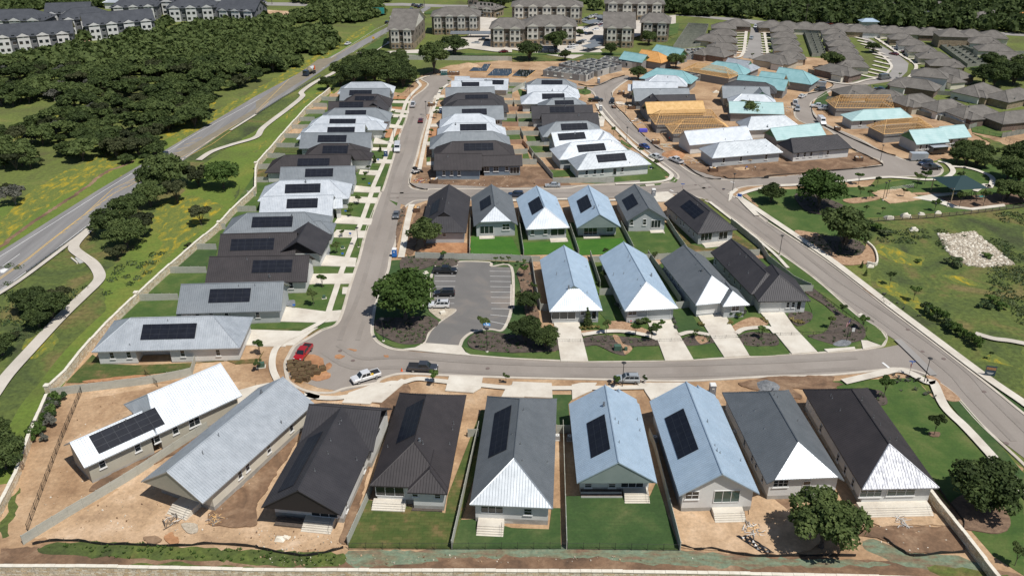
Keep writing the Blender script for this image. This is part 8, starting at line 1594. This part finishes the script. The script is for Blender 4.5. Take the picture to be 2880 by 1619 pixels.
def apartment(label,px,depth,m_roof,mats,group,nb=3,bm=None,h=9.6,hw=None,sl=.42,shift=0,side=True,mw='iron',seed=1):
    A,B=GP(px); u=unit(B-A); n=np.array([-u[1],u[0]]); L=float(np.linalg.norm(B-A)); o0=A.copy(); root=thing('apartment_block',label,'apartment building',(float(A[0]),float(A[1]),0),0,group); Z0=np.zeros(2)
    st,up,alt=mats; b=MB(); ang=math.atan2(u[1],u[0]); zs=3.4 if st!=up else .3
    c=u*L/2+n*depth/2; b.box((c[0],c[1],zs/2),(L,depth,zs),st,ang); b.box((c[0],c[1],(zs+h)/2),(L,depth,h-zs),alt,ang); b.build('wall',root)
    rb=MB(); v=Vol.__new__(Vol); v.board='';v.po=(0,0); v.ze,v.sl,v.mat,v.em,v.gm,v.seams=h,sl,m_roof,(None,None),up,0; v.hw=depth/2+.8; v.L=L+1.6; v.u=u;v.n=n;v.O=-u*.8+n*depth/2; v.ends='hh';v.H=v.hw*sl;v.ins=[min(v.hw,L*.3)]*2; v.ends='gg' if seed%2 else 'hh'
    if v.ends=='gg': v.ins=[0,0]
    vol_roof(rb,v); rb.build('roof',root)
    if v.ends=='gg':
        g=MB()
        for t in (.0,L): 
            q=[u*t+n*(.0),u*t+n*depth,u*t+n*depth/2]; g.face([(*q[0],h),(*q[1],h),(*q[2],h+sl*depth/2+.2)],up)
        g.build('gable',root)
    for k in range(nb):
        bb=MB(); t=L*(k+.5)/nb; wd=min(L/nb*.62,8); bay_block(bb,Z0,u,n,t,wd,1.2,h+.1,(bm or st),(bm or up),mw,m_roof,zs,root); bb.build('bay',root)
    wn=MB()
    for k in range(nb+1):
        for fl in range(3):
            t=max(1.6,min(L-1.6,L*k/nb)); q=u*t-n*.03; wn.box((q[0],q[1],1.6+fl*3.1),(1.5,.12,1.5),'glass',ang); wn.box((q[0],q[1],1.6+fl*3.1-.82),(1.7,.16,.12),'trim_white',ang)
    for e in (0,L):
        for fl in range(3):
            for s in (.25,.5,.75): q=u*(e+(.03 if e else -.03))+n*depth*s; wn.box((q[0],q[1],1.6+fl*3.1),(.12,1.2,1.4),'glass',ang)
    wn.build('windows',root); return root
BM=('stone_brown','apt_cream','apt_taupe'); BG='brown and cream apartment blocks'
AP=[('brown apartment block with stone base nearest the highway','a1:1010,372 1195,375',34,2,3),('long brown apartment block facing the camera behind the nearest one','a1:1330,262 1685,262',16,4,2),('tall brown apartment wing at the left of the central complex','a1:1770,362 a2:85,365',17,2,4),('large brown apartment block with cream bays at the centre','a2:90,345 480,345',18,3,2),('brown apartment block farther behind the central one','a2:0,180 525,185',16,5,2),('far brown apartment block beyond the car park','a2:700,155 1140,162',15,4,2),('brown apartment block at the right with stone corner','a2:690,358 915,362',26,2,3),('brown wing right of the stone corner block','a2:965,312 1175,320',16,2,2),('low brown clubhouse with a small tower behind the long apartment block','a1:1600,122 1800,140',12,2,2)]
for k,(l,s,d,nb,sd) in enumerate(AP): apartment(l,s,d,'shingle',BM,BG,nb,h=9.8 if k!=8 else 5,seed=sd)
c=GP('a1:1640,100')[0]; o=thing('clubhouse_tower','small square brown tower of the clubhouse behind the long apartment','tower',(*c,0)); b=MB(); b.box((0,0,6),(6,6,12),'apt_taupe'); b.build('wall',o); b=MB(); b.box((0,0,12.6),(7.4,7.4,1.4),'shingle',top=.3); b.build('roof',o)
DM=('apt_grey','apt_grey','apt_grey'); DG='dark roofed white and grey apartment blocks'
for k,(l,s,d,nb) in enumerate((('nearest dark roofed apartment block at the left edge','a0:-330,430 570,365',14,6),('dark roofed apartment block behind the nearest one at the left edge','a0:-200,270 350,262',13,4),('dark roofed apartment block in the middle of the dark group, upper','a0:365,212 690,200',13,3),('dark roofed apartment block overlapping the upper middle one','a0:480,262 850,235',13,3),('dark roofed apartment block directly above the oak woods','a0:665,308 1180,262',14,4),('small dark roofed apartment block behind the woods block','a0:855,160 1195,148',12,3),('far long dark roofed apartment block of the group','a0:1210,112 1740,105',14,4),('dark roofed apartment block with a low white garage wing','a0:1270,165 1640,155',12,3),('rightmost dark roofed apartment block','a0:1655,180 1931,190',14,3),('farthest right dark roofed apartment block behind the rightmost','a0:1740,130 a1:80,110',14,3))):
    apartment(l,s,d+3,'shingle_dark',DM,DG,nb,sl=.55,h=7.6,mw='w',bm='apt_white',seed=1+k%2)
sheets('soil',['a0:-100,440 200,420 600,372 620,390 300,430 0,500','a0:570,270 680,260 680,330 570,330','a1:60,80 250,90 330,110 320,170 220,150 130,100 60,140','a1:300,100 520,95 540,120 420,150 330,165'],'dirt_pale')
sheets('lawn',['a1:770,400 985,270 990,330 900,390','a1:1270,100 1450,55 1600,60 1500,100 1280,112','a2:1180,190 1260,180 1250,260 1180,280','a1:980,410 1931,408 a2:900,400 900,420 0,420 a1:1931,420 1450,425 1000,420'],'lawn')
for k,(s,L_) in enumerate((('a2:640,350',11),('a2:600,385',11),('a2:275,400',9),('a2:600,200',12),('a2:730,175',8),('a2:670,160',8),('a1:1620,285',22),('a1:1720,130',18))):
    c=GP(s)[0]; o=thing('carport','pale metal carport roof over parked cars, '+['lowest right of the central car park','just below the lowest one','in front of the central block','in the middle of the car park','at the far right of the car park','at the far end of the car park','before the long apartment block','beside the clubhouse'][k],'carport',(*c,0),R(50) if k<6 and k!=2 else 0,'metal carports'); b=MB(); b.face([(-L_/2,-2.8,2.4),(L_/2,-2.8,2.4),(L_/2,2.8,3.0),(-L_/2,2.8,3.0)],'roof_grey'); b.face([(-L_/2,2.8,2.9),(L_/2,2.8,2.9),(L_/2,-2.8,2.3),(-L_/2,-2.8,2.3)],'roof_grey'); b.build('roof',o); b=MB(); [b.beam((x,y,0),(x,y,2.6),.08,'iron') for x in (-L_/2+1,0,L_/2-1) for y in (-2,2)]; b.build('posts',o)
panel_fence('long grey masonry wall between the apartments and the sheeted slabs','a1:1145,452 1931,460 a2:0,462',h=2.2,split=False,group='estate boundary walls',cat='wall')
# ------------------------------------------------------------------ grey shingle estate
EG='grey shingle roofed estate houses'
WL=['brick_brown','stucco_cream','stone_brown','stucco_beige','stucco_white']
def est(label,r_,hw=5.6,wall=None,ends='hh',ze=3.0,k=0,wing=True,mat_='shingle',dpt=None):
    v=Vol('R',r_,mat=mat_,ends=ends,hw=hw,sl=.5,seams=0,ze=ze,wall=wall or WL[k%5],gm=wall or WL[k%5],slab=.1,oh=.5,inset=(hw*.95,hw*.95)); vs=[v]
    if wing:
        w_=Vol('R',r_,mat=mat_,ends='hg',hw=hw*.55,sl=.5,seams=0,ze=ze,wall=WL[(k+1)%5],slab=.1,oh=.4); w_.u=v.n;w_.n=-v.u;w_.O=v.O+v.u*(v.L*(.72 if k%2 else .25))-v.n*(hw+2.2);w_.L=hw+3;w_.H=w_.hw*w_.sl;w_.ins=[w_.hw,0];vs.append(w_)
    wins=[]
    return house(label,vs,group=EG,vents=1 if hw>4 else 0,cat='house',name='estate_house')
near_=[('grey roofed house left of the timber gable frame at the outer street','a3:640,645 740,640',6.2),('grey roofed house second along above the timber gable frame','a3:860,675 940,680',5.6),('grey roofed house third along behind the teal hip','a3:1060,715 1160,705',5.6),('grey roofed white walled house fourth along behind the timber frames','a3:1290,757 1385,747',5.6),('grey roofed white and brick house fifth along behind the long fence','a3:1500,800 1625,790',5.8),('grey roofed dark brick house at the right edge of the near line','a3:1790,842 1950,828',5.6),
 ('grey roofed white stone house with front gable, middle right of the estate','a3:1555,640 1625,622',6.2),('grey roofed tan house at the far right of the estate, above the trees','a3:1790,682 1900,660',5.8),('long brick house with grey roof beside the estate street mouth','a3:1035,580 1195,602',5.8),('white two storey house with grey roof among the estate','a3:1185,512 1275,520',5.4),('grey roofed house behind the white two storey house','a3:1340,503 1440,525',5.4),('small grey roofed house below the two storey one','a3:1335,552 1400,572',4.2),
 ('brick house with grey roof before the straight estate street','a2:1935,398 a3:110,415',5.8),('long brick estate house beside the galvanised building site roof','a3:0,402 120,420',5.4),('grey roofed brick house behind the shells','a2:1490,350 1570,362',5.8),('dark brick patio house behind the estate oak','a3:470,478 600,505',5.2)]
for k,(l,s,h_) in enumerate(near_):
    if k==12: continue
    est(l,s,h_,k=k,wall={3:'stucco_white',4:'stucco_white',6:'stucco_white',9:'stucco_white',8:'brick_brown',14:'brick_brown',15:'brick_brown'}.get(k),ze=5.6 if k==9 else 3.0,wing=k not in (9,11))
def rowof(base,n,x0,y0,x1,y1,wd0,wd1,hw0=5.4,jig=0.0,pw=1.0):
    A_=GP(f'a3:{x0},{y0} {x1},{y1}'); n=max(3,int(np.linalg.norm(A_[1]-A_[0])/14.8)+1); q0,q1=PP(f'a3:{x0},{y0} {x1},{y1}')
    for i in range(n):
        w_g=A_[0]+(A_[1]-A_[0])*i/(n-1); f=(i/(n-1)); d_=w_g[1]*cp+HC*sp; yy=CY-F_PX*(w_g[1]*sp-HC*cp)/d_; xx=CX+F_PX*w_g[0]/d_; x=(xx-2160)*2.682; y=yy*2.682; w_=wd0+(wd1-wd0)*f
        est(f'{base}, {nm(i)} from the camera',f'a3:{x-w_/2:.0f},{y:.0f} {x+w_/2:.0f},{y+w_*.04:.0f}',hw0,k=i*3+n,ends='hh',wing=(i%2==0))
rowof('grey roofed house in the estate row right of the curved street',8,1345,440,1010,250,110,50,5.0,pw=.75)
rowof('grey roofed house in the estate row left of the curved street',8,640,448,500,215,85,50,4.9,pw=.75)
rowof('grey roofed house in the estate row right of the straight street',8,170,385,110,195,85,50,4.9,pw=.75)
rowof('grey roofed house in the estate row left of the straight street',6,-340,320,-330,170,90,60,5.0,pw=.75)
rowof('grey roofed house in the rightmost estate row',6,1800,388,1640,275,150,90,5.4,pw=.8)
for i,x in enumerate((-1931+1690+1931-1931,-50+30,150,280,405,545,680,810,945,1090,1235,1390,1540,1700)):
    x=[-230,30,150,280,405,545,680,810,945,1090,1235,1390,1540,1700][i]; y=152+x*.045
    v=Vol('R',f'a3:{x-18},{y:.0f} {x+18},{y+1:.0f}',mat='shingle',ends='hh',hw=6.2,sl=.5,seams=0,ze=3.0 if i!=11 else 5.8,wall=WL[(i*2)%5],slab=.1,oh=.5)
    house(f'grey roofed house facing the camera along the far road, {nm(i)} from the left',[v],group=EG,vents=0,name='estate_house')
est('grey roofed house at the near left of the far right estate cluster','a2:1470,255 1560,262',5.4,k=3)
# dense yard fences of the estate
k=0
def fgrid(label,quad,n,m_=2):
    Q=GP(quad); root=thing('estate_fence',label,'fence',(float(Q[0][0]),float(Q[0][1]),0),0,'estate yard fence grids'); one=MB()
    def run(a,e,h=1.8):
        L=float(np.linalg.norm(e-a)); c=(a+e)/2-Q[0]; one.box((c[0],c[1],h/2),(L,.09,h),'fence_wood',math.atan2(*(e-a)[::-1]))
        s=0
        d=(e-a)/L
        while s<L: q=a+d*s-Q[0]; one.box((q[0],q[1],h/2+.05),(.14,.16,h+.1),'fence_wood',math.atan2(d[1],d[0])); s+=2.4
    for i in range(n+1):
        f=i/n; a=Q[0]+(Q[3]-Q[0])*f; e=Q[1]+(Q[2]-Q[1])*f; run(a,e)
    for j in range(m_+1):
        f=j/m_; run(Q[0]+(Q[1]-Q[0])*f,Q[3]+(Q[2]-Q[3])*f)
    one.build('panels',root)
fgrid('dense grey fence grid of small yards left of the straight estate street','a2:1215,372 1420,352 1480,205 1330,198',10,1)
fgrid('dense grey fence grid between the straight and curved estate streets','a3:330,430 430,425 370,262 270,258',10,2)
fgrid('dense grey fence grid right of the curved estate street','a3:1500,512 1640,498 1340,312 1240,318',11,2)
fgrid('grey fence lines before the rightmost estate row','a3:1580,415 1770,412 1560,312 1330,318',7,1)
for l,s in (('long grey estate fence behind the timber frames','a3:1050,848 1200,885 1370,925 1510,978'),('grey estate fence stepping down to the right','a3:1510,978 1690,922'),('grey fence between the fourth and fifth near estate houses','a3:1290,912 1380,880'),('grey fence below the second near estate house','a3:1065,852 1175,835'),('grey fence beside the brick estate house','a3:940,655 1260,715 1400,725'),('grey fence of the oak yard along the outer street','a3:300,550 520,600 612,560'),('grey fence right of the dark brick estate house','a3:1760,1040 1931,1010'),('grey fence beside the outer street electric boxes','a3:440,762 540,768'),('long grey fence line under the rightmost estate row','a3:1580,415 1931,412'),('second long grey fence line under the rightmost estate row','a3:1620,462 1931,458'),('third long grey fence line under the rightmost estate row','a3:1700,500 1931,495')): panel_fence(l,s,split=False,m='fence_wood',group='estate boundary fences')
iron_fence('thin black fence below the right estate lawn','a3:1530,985 1760,1042',h=1.3,pick=.5); iron_fence('thin black fence at the lower right estate lawn','a3:1790,1060 1870,1100 1931,1080',h=1.3,pick=.5)
# far houses in the woods
for k,(l,s,m_,w_,hw_) in enumerate((('large pale house in the far woods','a3:880,20 945,18','shingle','stucco_white',8),('grey roofed far house at the top right edge','a3:1590,92 1700,78','shingle','stucco_beige',9),('far house at the top right among trees','a3:1555,22 1640,22','shingle','stucco_beige',7),('white flat far house in the woods','a3:775,58 825,55','galv_white','stucco_white',4),('dark roofed far house in the woods','a3:395,80 430,82','shingle_dark','stucco_grey',6),('blue metal roofed shed in the far woods','a3:735,140 790,140','blue_grey','stucco_grey',5),('small far house half hidden by trees','a3:1020,110 1040,112','shingle','stucco_grey',5),('far house with dark roof near the small one','a3:1175,90 1210,85','shingle_dark','stucco_grey',6),('far tan house in the woods near the top','a3:600,28 640,30','shingle','stucco_beige',6),('red roofed far house at the right margin','a3:1915,95 1931,95','osb_orange','brick_brown',6),('tan far house by the top margin','a3:1260,12 1300,12','shingle','stucco_beige',6),('pale far house at the top left woods','a0:820,-2 860,-2','galv_white','stucco_white',5))):
    v=Vol('R',s,mat=m_,ends='hh',hw=hw_*.62,sl=.45,seams=0,ze=4,wall=w_,slab=.1); house(l,[v],group='scattered far houses in the woods',vents=0,name='far_house')
# power poles
for k,(s,h_) in enumerate((('a3:150,150',14),('a3:278,190',12),('a1:1270,48',11),('a1:122,35',11))):
    c=GP(s)[0]; o=thing('power_pole','tall dark power pole '+['on the far road at the left of the estate','second on the far road above the estate','beside the highway junction','beside the crossing road at the upper left'][k],'power pole',(*c,0),0,'power poles'); b=MB(); b.beam((0,0,0),(0,0,h_),.2,'bark',r2=.12,n=6); b.build('pole',o); b=MB(); b.box((0,0,h_-.8),(2.6,.15,.15),'bark'); b.build('crossarm',o)
# ------------------------------------------------------------------ tidy up: unused prototypes
for k,pr in PR_.items():
    if k not in USED:
        for c_ in KIDS.get(pr.name,[]): bpy.data.objects.remove(c_,do_unlink=True)
        bpy.data.objects.remove(pr,do_unlink=True)
for o in bpy.data.objects:
    for q in ('R','H'):
        if q in o: del o[q]
